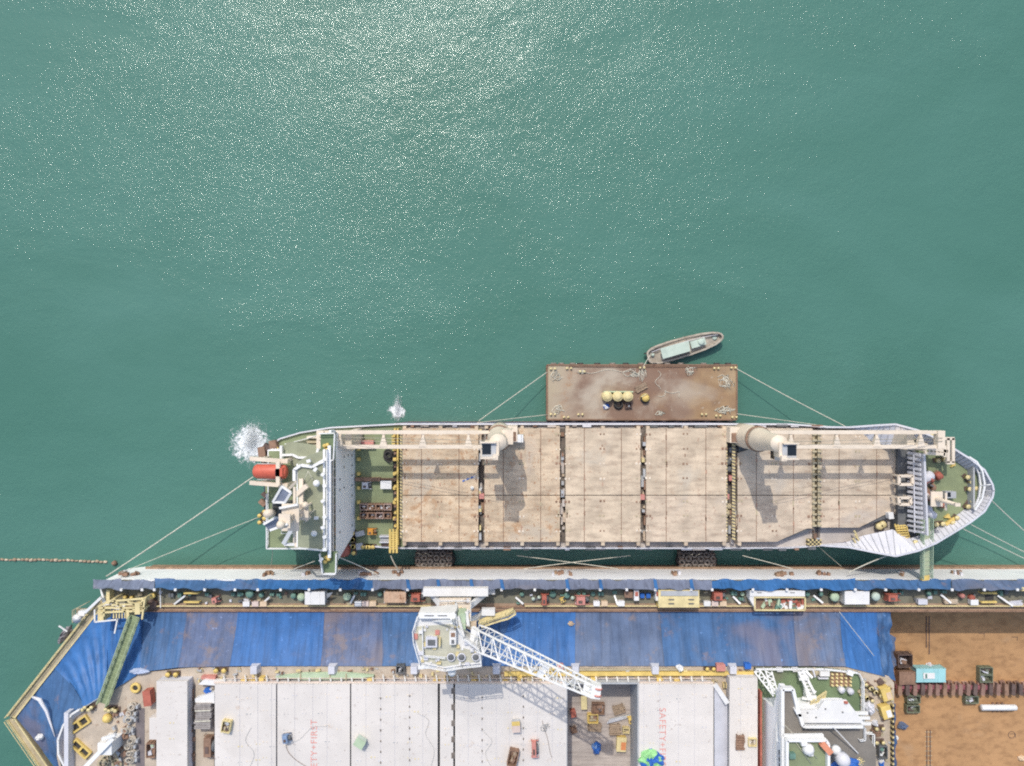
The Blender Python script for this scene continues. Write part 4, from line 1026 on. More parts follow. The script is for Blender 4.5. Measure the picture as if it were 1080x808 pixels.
# discharge spray
def foam_mat(fall):
    m = bpy.data.materials.new('churned_foam'); m.use_nodes = True; nt = m.node_tree; N = nt.nodes; L = nt.links; bs = N['Principled BSDF']
    bs.inputs['Base Color'].default_value = (.84, .87, .87, 1); bs.inputs['Roughness'].default_value = .8
    tc = N.new('ShaderNodeTexCoord'); ln = N.new('ShaderNodeVectorMath'); ln.operation = 'LENGTH'; L.new(tc.outputs['Object'], ln.inputs[0])
    nz = N.new('ShaderNodeTexNoise'); nz.inputs['Scale'].default_value = 1.1; nz.inputs['Detail'].default_value = 9; nz.inputs['Roughness'].default_value = .72; nz.inputs['Distortion'].default_value = .5; L.new(tc.outputs['Object'], nz.inputs['Vector'])
    md = N.new('ShaderNodeMath'); md.operation = 'MULTIPLY_ADD'; md.inputs[1].default_value = -fall; L.new(ln.outputs['Value'], md.inputs[0]); L.new(nz.outputs['Fac'], md.inputs[2])
    mr = N.new('ShaderNodeMapRange'); mr.inputs['From Min'].default_value = .10; mr.inputs['From Max'].default_value = .34; mr.interpolation_type = 'SMOOTHSTEP'; L.new(md.outputs[0], mr.inputs['Value'])
    L.new(mr.outputs[0], bs.inputs['Alpha']); return m
def spray(u, v, n, sx, sy, label, seed, drift):
    rnd = random.Random(seed); b = MB(m_foam, foam_mat(.13 / sx))
    q = W(u, v, 0); b.m = 1; c = len(b.v)
    for k in range(24): a = 2 * math.pi * k / 24; b.v.append((q.x + math.cos(a) * 5 * sx / 1.3, q.y + math.sin(a) * 5 * sy / 1.3, .03))
    b.face(tuple(range(c, c + 24))); b.m = 0
    for k in range(n):
        g1, g2 = rnd.gauss(0, 1), rnd.gauss(0, 1); f = rnd.random()
        x = q.x + g1 * sx * .75 + drift[0] * f * f; y = q.y + g2 * sy * .75 + drift[1] * f * f
        r = rnd.uniform(.015, .06) * (1.4 if abs(g1) + abs(g2) < 1.2 else .8); zz = max(.04, rnd.gauss(.5, .6))
        b.loftpts([[(x + r * math.cos(a), y + r * math.sin(a), zz) for a in (0, 2.1, 4.2)], [(x + .02 * math.cos(a), y + .02 * math.sin(a), zz + r * 1.2) for a in (0, 2.1, 4.2)]], cap0=False)
    b.isl = []
    b.v = [(p[0] - q.x, p[1] - q.y, p[2] - .02) for p in b.v]
    o = b.build('water_spray'); o.location = (q.x, q.y, .02)
    return tag(o, label, 'spray', kind='stuff')
spray(264.5, 468, 6500, 1.45, 1.6, 'bright white burst of spray on the water beside the lifeboat stern', 1, (.6, 3.0))
spray(419, 434, 1300, .62, 1.6, 'faint white spray on the water beside the ship side', 2, (.2, 2.5))

# ------------------------------------------------------------------ floating dock
ZD = 11.0; ZF = .3
D = T('floating_dock', 'long floating dock with white outer wall, rail track and rusty orange floor', 'dock', W(560, 640, 0))
yN, yS = W(0, 611, ZD).y, W(0, 645, ZD).y
fl = MB(m_floor)
fl.prism([(-101 + 4, -66), (-79, -42), (130, -42), (130, -128), (-72, -128)], -1.5, ZF); fl.build('dock_floor', D)
ww = MB(m_dockwall, m_dockrust)
xL, xR = W(132, 0, ZD).x, 130
ww.m = 1; ww.prism([(xL - .02, yN + .02), (xR, yN + .02), (xR, yS - .02), (xL - .02, yS - .02)], -2, 3.2)
ww.m = 0; ww.prism([(xL, yN), (xR, yN), (xR, yS), (xL, yS)], 3.2, ZD - .03)
ww.prism([W(104, 615, ZD)[:2], W(132, 612, ZD)[:2], W(132, 645, ZD)[:2], W(109, 640, ZD)[:2]], -2, ZD - .03)
ww.build('wing_wall', D)
wd = MB(m_dockdeck); wd.pp([(104.5, 615.2), (132, 611.4), (1142, 611.4), (1142, 636.2), (112, 636.2)], ZD - .2, ZD); wd.build('upper_deck', D)
wd = MB(m_dockrail); wd.pp([(132, 636.4), (1142, 636.4), (1142, 645.4), (132, 645.4)], ZD - .2, ZD + .05); wd.build('crane_track_deck', D)
for v in (640.6, 644.6):
    r = MB(m_brownrust); r.bar(W(150, v, ZD + .15), W(1142, v, ZD + .15), .22, .3); r.build('crane_rail', D)
r = MB(m_paleyel)
for k in range(60):
    u = 165 + k * 16.2
    if 452 < u < 545: continue
    p = W(u, 637.8, ZD); r.bar((p.x, p.y, ZD), (p.x, p.y, ZD + 1.0), .12)
    r.bar((p.x, p.y, ZD + .95), (p.x + 16.2 * K(ZD) - .02, p.y, ZD + .95), .14); r.bar((p.x, p.y, ZD + .5), (p.x + 16.2 * K(ZD) - .02, p.y, ZD + .5), .08)
r.build('yellow_railing', D)
tmb = MB(m_dockrust, m_brownrust, m_yellow, m_lilac)
tmb.bar((xL, yN + .2, 3.1), (xR, yN + .2, 3.1), .4, .5)
rnd = random.Random(11)
for u, s in ((135, 3), (283, 1.6), (323, 1.2), (388, 3.4), (418, 1.6), (588, 1.8), (600, 1), (713, 1.4), (826, 3.2), (868, 1.8), (1015, 2.2), (950, 1.2)):
    p = W(u, 601, 8)
    for k in range(6):
        tmb.m = rnd.choice((0, 1, 1, 1, 3)); tmb.box((p.x + rnd.uniform(-.6, .6) * s, yN + .3, 7.2 + rnd.uniform(-1, 1)), (rnd.uniform(.3, .7) * s * .6, .6, rnd.uniform(.3, 1.2)), rnd.uniform(-.4, .4))
each(tmb, 'wall_bracket', D)
wpar = MB(m_whiteclean)
for a, b in ((140, 165), (172, 178), (184, 258)): wpar.bar(W(a, 613.2, ZD + .6), W(b, 613.2, ZD + .6), .8, .3)
each(wpar, 'white_parapet', D)
# apron walkways at the pointed end
ap = MB(m_ochre, m_paleyel)
za = 9.0
tipA, top_, bot_ = W(13, 756, za), W(109, 634, za), W(68, 836, za)
ap.bar(tipA, top_, 1.5, .8); ap.bar(tipA, bot_, 1.5, .8)
for a, b in ((tipA, top_), (tipA, bot_)):
    d = (b - a).normalized(); n = Vector((-d.y, d.x, 0)) * .66; ap.m = 1
    for s in (-1, 1): ap.bar(a + n * s + Vector((0, 0, .55)), b + n * s + Vector((0, 0, .55)), .22, .3)
    ap.rail([a + n * (1 if b is top_ else -1) + Vector((0, 0, .4)), b + n * (1 if b is top_ else -1) + Vector((0, 0, .4))], 1.1, 2.5, .05)
    ap.m = 0
    L_ = (b - a).length
    for k in range(int(L_ / 6)): q = a + d * (3 + k * 6); ap.bar((q.x, q.y, 0), (q.x, q.y, za - .4), .45)
ap.build('apron_walkway', D)
# equipment bolted to the dock deck
fx_rnd = random.Random(21)
def vent(u, v, r, h, m, m2=None, z=ZD):
    p = W(u, v, z + h); b = MB(m, m2 or m); R = px(r, z + h)
    b.lathe((p.x, p.y, z), [(R * .8, 0), (R * .8, h * .6), (R, h * .62), (R, h * .85), (R * .7, h), (.02, h + .05)], 16); b.build('deck_vent', D)
for u, v, r, h, m in ((262.5, 627, 4.2, 1.6, m_teal), (275, 628, 2.8, 1.2, m_teal), (317, 630.5, 4.2, 1.9, m_palegreen), (309, 629, 3, 1.2, m_teal), (365.5, 630, 4.2, 2, m_palegreen), (583, 627, 3.6, .8, m_teal),
                     (598, 628.5, 3.2, 1, m_teal), (625.5, 626.5, 2.6, .5, m_teal), (881.5, 630.5, 4.8, 2.0, m_palegreen), (925, 630, 4.6, 2.2, m_mint), (980.5, 626, 2.2, 1.2, m_teal), (866.5, 627, 2.4, 1.2, m_teal),
                     (852, 627, 2.6, 1, m_teal), (400.5, 627, 2.6, 1, m_teal), (562.5, 632, 2.0, 1.1, m_mint), (568.5, 630.5, 1.9, 1, m_mint), (604, 631, 2.0, .9, m_mint), (783.5, 627, 2.2, 1, m_palegreen), (944, 625, 2.2, .8, m_teal), (131, 630.5, 1.9, 1, m_yellow), (138, 631, 1.9, 1, m_yellow), (160, 629, 2.9, 1.2, m_yellow), (1062, 625, 2.6, .8, m_dkgrey), (550.5, 627, 2.4, .9, m_teal), (254.5, 627, 1.9, 1, m_teal)):
    vent(u, v, r, h, m)
bx_ = ((189, 628, 4, 5), (218, 627, 4, 3), (245.5, 627, 3.8, 3.4), (252, 627, 3.4, 4), (286.5, 627, 4.5, 3), (293.5, 627.5, 4, 3), (383, 627, 6, 3.6), (375, 626, 4, 2.2), (634, 626.5, 6, 3.4), (610.5, 626, 3.4, 2.4), (616, 626.3, 3.4, 2.6), (774.5, 626, 6.4, 4), (951, 625.5, 4, 3), (996.5, 624.5, 5, 3), (1056.5, 626, 3, 5), (944, 624, 5, 3), (987, 625, 3.5, 3.5), (782, 632, 5, 3), (180, 628, 6, 4), (720, 626, 3, 3))
for u, v, w, l in bx_:
    p = W(u, v, ZD + .8); b = MB(m_teal if u not in (180,) else m_dkgrey); W2, L2 = px(w, ZD), px(l, ZD)
    b.box((p.x - W2 * .25, p.y, ZD), (W2 * .4, L2, .8)); b.box((p.x + W2 * .25, p.y, ZD), (W2 * .4, L2, .8)); b.box((p.x, p.y, ZD), (W2 * 1.1, L2 * .5, .3)); b.build('bollard', D)
for u in (202, 1043):
    b = MB(m_yellow, m_black); b.m = 1; b.bp(u - 4, 627.5, u + 5, 633, ZD, ZD + .05); b.m = 0
    for vv in (625.5, 635): b.bar(W(u - 8, vv, ZD + .9), W(u + 8, vv, ZD + .9), .35, .25)
    for uu in (u - 8, u + 8):
        for vv in (625.5, 635): p = W(uu, vv, ZD + .9); b.bar((p.x, p.y, ZD), (p.x, p.y, ZD + .9), .18)
    b.build('ladder_pit', D)
pol = MB(m_whiteclean)
for a, b in (((184, 637), (195, 628.5)), ((276, 637), (284, 630)), ((369, 637), (374, 628)), ((648, 628), (651.5, 638)), ((773, 629), (781, 637)), ((858, 628), (868, 636)), ((992, 627), (1003, 636)), ((1052, 628), (1068, 639)), ((169, 620), (169.4, 641)), ((544, 630), (552, 637))):
    if a[0] == 169: pol.bar(W(*a, ZD + 1), W(*b, ZD + 1), .15)
    else: p, q = W(*a, ZD + .3), W(*b, ZD + 1.2); pol.bar(p, q, .35, .3)
each(pol, 'slanted_davit', D)
ab_ = MB(m_brownrust, m_dkgrey, m_ochre, m_lilac, m_teal)
for k in range(90):
    u = fx_rnd.uniform(112, 1095)
    if 455 < u < 545: continue
    v = fx_rnd.uniform(624, 636); p = W(u, v, ZD); ab_.m = fx_rnd.randrange(5); ab_.box((p.x, p.y, ZD), (fx_rnd.uniform(.25, 1.1), fx_rnd.uniform(.2, .6), fx_rnd.uniform(.15, .6)), fx_rnd.uniform(-.3, .3))
each(ab_, 'dock_gear', D)
# yellow gantry at the left end and its reel
yg = MB(m_paleyel, m_white)
zz = 14.5
for a, b in (((104, 640), (120, 632)), ((104, 641), (150, 641)), ((106, 646), (150, 644)), ((118, 634), (153, 631)), ((120, 632), (133, 646)), ((135, 634), (153, 642)), ((153, 631), (150, 653)), ((110, 650), (110, 640)), ((140, 644), (152, 632)), ((118, 638), (150, 637))): yg.bar(W(*a, zz), W(*b, zz), .3, .35)
for u in range(120, 138, 3): yg.bar(W(u, 643, zz - .3), W(u, 652, zz - .3), .22)
yg.bp(133, 643, 136, 653, 12, zz + .2); yg.bp(142, 636, 147.5, 648, 12, zz + .3); yg.bp(103, 643, 109, 655, 11.5, zz - .3); yg.bp(112, 622, 115.5, 637, 11, 12.6)
for u, v in ((104, 640), (150, 643), (120, 632), (153, 631), (136, 652)): p = W(u, v, zz); yg.bar((p.x, p.y, 9), p, .35)
yg.m = 1
for a, b in (((100, 656), (124, 653.5)), ((100, 643), (100, 656)), ((124, 653), (121, 668))): yg.bar(W(*a, zz), W(*b, zz), .25, .25)
yg.build('yellow_gantry', D)
p = W(160, 638, 12); re_ = T('hose_reel', 'dark brown hose reel beside the yellow gantry on the dock', 'reel', (p.x, p.y, ZD))
b = MB(m_darkbrown); b.lathe((p.x, p.y, ZD + .02), [(.95, 0), (.95, .15), (.6, .16), (.6, .9), (.95, .92), (.95, 1.06), (.1, 1.1)], 18); b.build('spool', re_)
b = MB(m_brownrust); b.torus((p.x, p.y, ZD + .5), .72, .16); b.build('hose', re_)
cw = T('capstan_winch', 'white winch with a long white arm at the outer left corner of the dock', 'winch', W(88, 648, 9))
b = MB(m_white); b.lathe(W(86, 650, 9), [(.9, 0), (1, .6), (.7, 1.4), (.9, 1.6)], 14); b.box(W(90, 645, 9), (1.2, 1.0, 1.3)); b.build('drum', cw)
b = MB(m_whiteclean); b.bar(W(90, 646, 10.5), W(107, 630, 11.8), .5, .4); b.build('arm', cw)
b = MB(m_ochre); b.bp(80, 642, 92, 655, 8.6, 8.98); b.rail(P([(80, 655), (80, 642), (95, 634)], 9), 1.1, 1.4, .06); b.build('platform', cw)
heap(70, 668, 22, 8, 1.6, 7.6, M('grey_cover_cloth', (.25, .235, .25), .2, .8, rough=.9), 'grey bundled cloth hanging outside the slanting apron walkway', 'cloth_bundle', 'cloth', 9).rotation_euler = (0, 0, math.radians(58))
b = MB(m_white); b.bar(W(62, 660, 9.5), W(71, 666, 9.3), .25, .2); solo(b, 'white_pole', 'short white pole sticking out over the water beside the grey cloth', 'pole')

# things standing loose on the dock deck
shelter(332, 631, 20, 12.5, 2.4, ZD, m_white, 'white cabin left of the dock crane with its grey flap open', mroof=m_white)
b = MB(m_grey); q = W(349.5, 630.5, 12.8); b.loftpts([[W(344.5, 626, 12.9), W(351, 624.6, 13.2), W(348, 629, 12.5), W(343.5, 632, 12.2)], [W(344.5, 626, 13.0), W(351, 624.6, 13.3), W(348, 629, 12.6), W(343.5, 632, 12.3)]])
b.build('flap', [o for o in COL.objects if o.name.startswith('site_cabin')][0])
shelter(416.5, 630, 22, 10.5, 2.3, ZD, M('tan_container_paint', (.55, .37, .25), .14, .8, rust=.3), 'tan rusty container just left of the dock crane', 'shipping_container', 'container')
machine(440, 631, 15, 9, 1.9, ZD, 0, m_red, 'dark red compressor between the tan container and the dock crane', 'compressor', 'compressor')
shelter(716, 631.5, 42, 17.5, 2.6, ZD, m_paleyel, 'long pale yellow container with grey roof strip on the dock', 'yellow_container', 'container', mroof=m_paleyel, frame=m_yellow)
yc = [o for o in COL.objects if o.name == 'yellow_container'][0]
b = MB(m_grey); b.bp(697, 623.4, 736.5, 628.5, ZD + 2.62, ZD + 2.75); b.build('roof_panel', yc)
b = MB(m_dkgrey)
for u in (708, 729):
    for v in (632.5, 636.8): b.bp(u - 3, v - .6, u + 3, v + .6, ZD + 2.62, ZD + 2.7)
b.build('roof_slots', yc)
# open-topped workshop cage
p = W(820, 633, ZD + 2.4); og = T('open_cage_container', 'big open-topped container with yellow cage full of scrap on the dock', 'container', (p.x, p.y, ZD))
b = MB(m_white); b.bp(791, 623, 849, 629, ZD, ZD + 2.4); b.pp([(791, 624), (797, 630), (797, 643), (790.5, 632)], ZD, ZD + 2.2); b.build('white_side', og)
b = MB(m_brownrust); b.bp(797, 630, 848, 643.5, ZD + .1, ZD + 1.2); b.build('floor', og)
b = MB(m_paleyel)
for a, c in (((796, 630), (849, 630)), ((849, 630), (849, 643.5)), ((849, 643.5), (796, 643.5)), ((796, 643.5), (796, 630))): b.bar(W(*a, ZD + 2.3), W(*c, ZD + 2.3), .25, .25)
for k in range(14): q = W(798 + k * 3.8, 643.3, ZD + 2.2); b.bar((q.x, q.y, ZD + .4), q, .1)
b.build('cage_frame', og)
b = MB(m_white, m_red, m_teal, m_brownrust, m_palegreen)
for k in range(40):
    q = W(random.uniform(818, 847) if k % 3 else random.uniform(799, 847), random.uniform(631.5, 642), ZD + 1.2); b.m = random.choice((0, 0, 1, 2, 3, 4)); b.box(q, (random.uniform(.3, 1.6), random.uniform(.2, .8), random.uniform(.1, .8)), random.uniform(0, 3))
b.build('scrap', og)
b = MB(m_dkgrey)
for u in (801, 836): b.bp(u - 2.4, 624.8, u + 2.4, 625.6, ZD + 2.41, ZD + 2.45)
b.build('vent_slots', og)
shelter(904, 630.5, 25, 13, 2.4, ZD, m_white, 'white site cabin right of the scrap-filled cage, its grey end in shade', mroof=m_white)
machine(575, 633.5, 8, 12, 2, ZD, 0, m_red, 'narrow upright red machine right of the dock crane', 'red_compressor', 'compressor')
machine(614.5, 634, 15, 10, 1.9, ZD, 0, m_pink, 'faded red generator left of the two red and white posts', 'generator', 'generator')
machine(759.5, 629.5, 15, 9.5, 1.9, ZD, 0, m_red, 'dark red generator between the yellow container and the scrap cage', 'generator', 'generator')
machine(944, 631, 16, 8, 1.9, ZD, 0, m_red, 'red generator right of the white site cabin', 'generator', 'generator')
machine(226.5, 633.5, 8, 6, 1.5, ZD, .3, m_pink, 'small faded red machine near the yellow framed pit', 'pump_set', 'pump')
closed_box(663, 627, 8, 6.5, 1.4, ZD, 0, m_brownrust, 'brown crate left of the first red and white post')
closed_box(973.5, 635, 9, 5, 1.2, ZD, 0, m_lilac, 'pale grey box on the dock below the ship gangway', lid=m_lilac)
closed_box(1028, 635.5, 7.5, 5, 1.2, ZD, 0, m_white, 'white box on the dock below the red drum')
drum(1016, 629, 2.4, 1.2, ZD, m_pink, 'pink drum on the dock right of the pale slabs')
drum(1026, 631, 3.0, .9, ZD, m_red, 'dark red drum behind the white box on the dock')
pallet_stack(1004, 635, 15, 5, 1.0, ZD, 0, m_hatchA2, 'pale slabs stacked on the dock left of the pink drum', 'slab_stack', 'slab stack')
pallet_stack(1072, 637, 14, 6, .8, ZD, .1, m_lilac, 'whitish scrap boards at the right end of the dock track', 'board_stack', 'board stack')
machine(593.5, 633.5, 5, 5, 1.2, ZD, .4, m_yellow, 'small yellow pump between the red machine and the red generator', 'pump_set', 'pump')
m_tote = M('pinkish_tote', (.62, .50, .44), .08, 1); m_tote2 = M('tan_tote', (.66, .50, .34), .08, 1)
for us, where, v in (((259.5, 269, 277.5), 'left of the white cabin', 637.2), ((377.5, 385.2, 393), 'left of the tan container', 637), ((746, 754.2, 762.8), 'below the dark red generator', 636.8)):
    for u, m, c in zip(us, (m_white, m_tote, m_tote2), ('white', 'pinkish', 'tan')):
        closed_box(u, v, 6.4, 4.6, 1.2, ZD, 0, m, '%s tote box, %s of the row of three %s' % (c, {'white': 'leftmost', 'pinkish': 'middle', 'tan': 'rightmost'}[c], where), 'tote_box', 'box', 'tote boxes beside the crane track')
closed_box(629.3, 636.8, 6, 4.6, 1.2, ZD, 0, m_white, 'white tote box just right of the faded red generator', 'tote_box', 'box', 'tote boxes beside the crane track')
closed_box(637.6, 636.8, 6, 4.6, 1.2, ZD, 0, m_tote2, 'tan tote box standing alone between two white ones', 'tote_box', 'box', 'tote boxes beside the crane track')
closed_box(655.2, 636.6, 6.4, 5, 1.2, ZD, 0, m_white, 'white tote box below the brown crate', 'tote_box', 'box', 'tote boxes beside the crane track')
closed_box(465, 637, 10, 5, 1.2, ZD, 0, m_tote, 'pinkish tote box under the left end of the crane portal', 'tote_box', 'box', 'tote boxes beside the crane track')
for u, lb_ in ((671.5, 'red and white post left of the yellow container, farther one'), (694, 'red and white post touching the yellow container')):
    p = W(u, 625, 13); t = T('signal_post', lb_, 'post', (p.x, p.y, ZD))
    b = MB(m_white); b.box((p.x, p.y - .6, ZD), (.9, 2.0, 1.9)); b.build('post', t)
    b = MB(m_red); b.box((p.x, p.y - .3, ZD + 1.9), (.6, .8, .12)); b.build('red_cap', t)
    b = MB(m_blue); b.box((p.x + (1.3 if u < 680 else -1.6), p.y - 1, ZD), (.8, .8, .9)); b.build('cabinet', t)
heap(1077, 621, 7, 4, .8, 13, m_pink, 'pink and white rags on the screen cloth near the right edge', 'rags', 'rags', 12, m_paleyel)

# wind screens along the outer edge
def sheet(A_, B_, C_, D_, nu, nv, sag, wr, seed, fu=.5, fv=.5, rag=0):
    """A-B far edge, D-C near edge"""
    g = []
    for j in range(nv + 1):
        row = []
        for i in range(nu + 1):
            s, t = i / nu, j / nv
            p = A_.lerp(B_, s).lerp(D_.lerp(C_, s), t)
            w = 4 * t * (1 - t)
            p = p + Vector((0, 0, -sag * w + wr * (.35 + w) * mnoise.noise((p.x * fu + seed, p.y * fv, seed * 1.7)) + .35 * wr * mnoise.noise((p.x * fu * 4 + seed, p.y * fv * 2.2, 3))))
            if rag and (t == 0 or t == 1): p.y += rag * mnoise.noise((p.x * .42, seed, t * 9))
            row.append(p)
        g.append(row)
    return g
def cloth(grids, mats):
    b = MB(*mats); b.smooth = True
    for g in grids:
        base = len(b.v); n = len(g[0])
        for r in g: b.v += [tuple(p) for p in r]
        for j in range(len(g) - 1):
            for i in range(n - 1): b.face((base + j * n + i, base + (j + 1) * n + i, base + (j + 1) * n + i + 1, base + j * n + i + 1))
    return b
GS = 'wind screen cloths along the outer dock edge'
scr = [((98, 128, 150, 163), m_ag, 'grey-purple screen cloth at the far left end of the dock'), ((163, 185, 216, 248, 272), m_tm, 'worn blue screen cloth above the yellow framed pit on the left'),
       ((272, 296, 326, 359, 393), m_ab, 'bright blue screen cloth below the ship bridge wing'), ((393, 430, 462, 497, 529, 564), m_ag, 'grey screen cloth behind the dock crane'),
       ((564, 598, 633, 661), m_ag, 'grey screen cloth above the faded red generator'), ((661, 691, 729, 751), m_ag, 'grey screen cloth above the long yellow container'),
       ((751, 794, 830, 866, 902), m_ab, 'bright blue screen cloth above the scrap-filled cage'), ((902, 934, 969, 1004), m_tm, 'dull blue-grey screen cloth under the ship gangway'), ((1004, 1038, 1073, 1100), m_tf, 'dull blue-grey screen cloth nearest the right edge')]
for k, (us, m, lb_) in enumerate(scr):
    gs = []
    m2 = m
    for a, b in zip(us, us[1:]):
        gs.append(sheet(W(a, 611.2, 11.7), W(b, 611.2, 11.7), W(b, 621.6, 13.9), W(a, 621.6, 13.9), 14, 6, .25, .3, k * 3 + a * .1, .35, .2, .55))
    cl = cloth(gs, [m])
    o = solo(cl, 'wind_screen', lb_, 'screen cloth', GS)
    pm = MB(m_white, m_grey)
    for a in us[1:]:
        p = W(a, 622, 13.9); pm.box((p.x, p.y, 13.75), (.45, .45, .3)); pm.m = 1; pm.bar((p.x, p.y, ZD), (p.x, p.y, 13.8), .12); pm.m = 0
    pm.build('screen_posts', o)
    st_ = MB(m_ab)
    for a in us[1:-1]:
        if k in (3, 4, 5): st_.loftpts([[W(a - 2, 611, 11.9), W(a + 1.2, 611, 11.9), W(a + 3.4, 621.8, 14.1), W(a - .5, 621.8, 14.1)], [W(a - 2, 611, 11.95), W(a + 1.2, 611, 11.95), W(a + 3.4, 621.8, 14.15), W(a - .5, 621.8, 14.15)]])
    if st_.v: each(st_, 'blue_seam', o)

# ------------------------------------------------------------------ tarpaulins from the dock to the ship in dock
GT = 'tarpaulins spanning between dock wall and ship'
def span(us_n, us_s, m, lb_, seed, vn=645.3, vs=(702.5, 702.5), sag=.45, wr=.26, zs=14.3, dz=0):
    cl = cloth([sheet(W(us_n[0], vn, 10.9 + dz), W(us_n[1], vn, 10.9 + dz), W(us_s[1], vs[1], zs + dz), W(us_s[0], vs[0], zs + dz), 44, 26, sag, wr, seed, .55, .13)], [m])
    return solo(cl, 'tarpaulin', lb_, 'tarpaulin', GT)
span((151, 197), (147, 189), m_tm, 'worn blue tarpaulin right of the sloping green gangway', 1, vs=(709, 704), dz=.04)
span((196, 252), (188, 243), m_tr, 'faded tarpaulin with a long brown stain, left of the bright blue one', 2, vs=(704, 702.7))
span((251, 342), (242, 338), m_tb, 'bright blue tarpaulin spanning the middle left, with fine cross lines', 3, dz=.05)
span((341, 404), (337, 404), m_tr, 'faded tarpaulin with reddish stains right of the bright blue one', 4)
span((403, 452), (403, 450), m_tm, 'worn blue tarpaulin touching the left side of the crane house', 5, dz=.04)
span((451, 543), (449, 520), m_tm, 'blue tarpaulin lying in shade under the crane house', 6)
span((542, 607), (519, 606.5), m_tb, 'bright blue tarpaulin under the crane boom', 7, dz=.05)
span((606, 697), (606, 702), m_tf, 'wide faded blue-grey tarpaulin right of the crane boom', 8)
span((696, 785), (701, 787), m_tm, 'worn blue tarpaulin with a dark rip, below the yellow container', 9, dz=.04)
span((784, 838), (786, 843), m_tm, 'worn blue tarpaulin with a pale streak, below the scrap cage', 10)
span((837, 887), (842, 892), m_tf, 'faded grey-blue tarpaulin left of the ragged bright one', 11, vs=(702.5, 703), dz=.04)
cl = cloth([sheet(W(886, 645.5, 10.95), W(925, 645.5, 10.9), W(931, 713, 14.3), W(891, 703, 14.3), 24, 22, .4, .2, 12, .5, .16)], [m_tb]); solo(cl, 'tarpaulin', 'bright blue tarpaulin nearest the open dock floor', 'tarpaulin', GT)
cl = cloth([sheet(W(924, 645.4, 10.94), W(940, 645.4, 10.7), W(944, 718, 13.2), W(930, 712.6, 14.3), 16, 26, .5, .8, 13, .7, .5)], [m_tm]); solo(cl, 'tarpaulin', 'narrow ragged blue tarpaulin hanging over the dock floor edge', 'tarpaulin', GT)
cl = cloth([sheet(W(937, 668, 9), W(944, 672, 7.5), W(946, 702, 8), W(939, 705, 10.5), 8, 14, .5, 1.2, 14, .8, .6)], [m_tf]); solo(cl, 'loose_cloth', 'dark torn cloth hanging under the ragged tarpaulin end', 'cloth')
def ruled(outer, inner, n, m, lb_, seed, sag=.8, wr=.35, fu=.22, fv=.22):
    def along(pl, t):
        L = [0]
        for a, b in zip(pl, pl[1:]): L.append(L[-1] + (b - a).length)
        d = t * L[-1]
        for i in range(len(pl) - 1):
            if d <= L[i + 1] + 1e-9: return pl[i].lerp(pl[i + 1], (d - L[i]) / max(1e-9, L[i + 1] - L[i]))
        return pl[-1].copy()
    g = []
    for j in range(n + 1):
        t = j / n; row = []
        for i in range(n + 1):
            a, b = along(outer, i / n), along(inner, i / n); p = a.lerp(b, t); w = 4 * t * (1 - t)
            fold = .5 * math.sin(i / n * 34 + 3 * t + seed) + .5 * mnoise.noise((i / n * 9 + seed, t * 1.5, 2))
            p.z += -sag * w + wr * w * fold + .12 * mnoise.noise((p.x * .6, p.y * .6, seed)); row.append(p)
        g.append(row)
    return solo(cloth([g], [m]), 'tarpaulin', lb_, 'tarpaulin', GT)
def PZ(lst): return [W(u, v, z) for u, v, z in lst]
ruled(PZ([(107, 640, 9.6), (152, 645.4, 10.9)]), PZ([(110, 734, 14.4), (148, 709.5, 14.4)]), 34, m_tb, 'bright blue tarpaulin beneath the sloping green gangway', 1.0)
ruled(PZ([(56, 704, 9.4), (108.5, 638, 9.6)]), PZ([(88, 746, 14.5), (112, 733, 14.5)]), 40, M('mid_blue_tarp', (.046, .155, .39), .14, .25, rust=.12, rc=(.09, .14, .27), rs=.3, rough=.5, streak=(.5, .25, .3), bump=.05), 'blue tarpaulin with sweeping folds along the slanting walkway', 2.0, .9, .4)
ruled(PZ([(74, 832, 9.4), (40, 785, 9.4), (17, 757, 9.4), (57, 703, 9.4)]), PZ([(68, 822, 14.5), (60.5, 790, 14.5), (66, 768, 14.5), (89, 745.5, 14.5)]), 40, m_tm, 'dull stained tarpaulin filling the pointed corner of the dock', 3.0, .9, .3)
b = MB(m_lilac)
pts = [(34, 735), (42, 738), (49, 750), (54, 765), (58, 777)]; pts = [W(u, v, 11.2 + 2.2 * i / 4) for i, (u, v) in enumerate(pts)]; b.tube(pts, [.2, .4, .3, .2, .1], 6)
solo(b, 'hanging_cloth_strip', 'pale curved cloth strip lying on the corner tarpaulin', 'cloth strip')
heap(43, 777, 9, 6, .8, 10.4, m_white, 'crumpled white sheet on the corner tarpaulin', 'plastic_sheet', 'sheet', 6)
heap(148, 707.5, 22, 5, .9, 14.1, M('pale_blue_cover', (.42, .48, .62), .12, .8, rough=.6), 'pale blue cover bundled on the bow deck edge', 'cover_bundle', 'cover', 8)
heap(602, 657.5, 6.5, 4.5, .5, 11.6, m_hatchA, 'small tan bag lying on the bright blue tarpaulin', 'bag', 'bag', 10)
rope_line('guy_line', 'thin pale line crossing the bright tarpaulin near the dock floor', W(885, 645, 13), W(922, 692, 14.2), .1, .05)

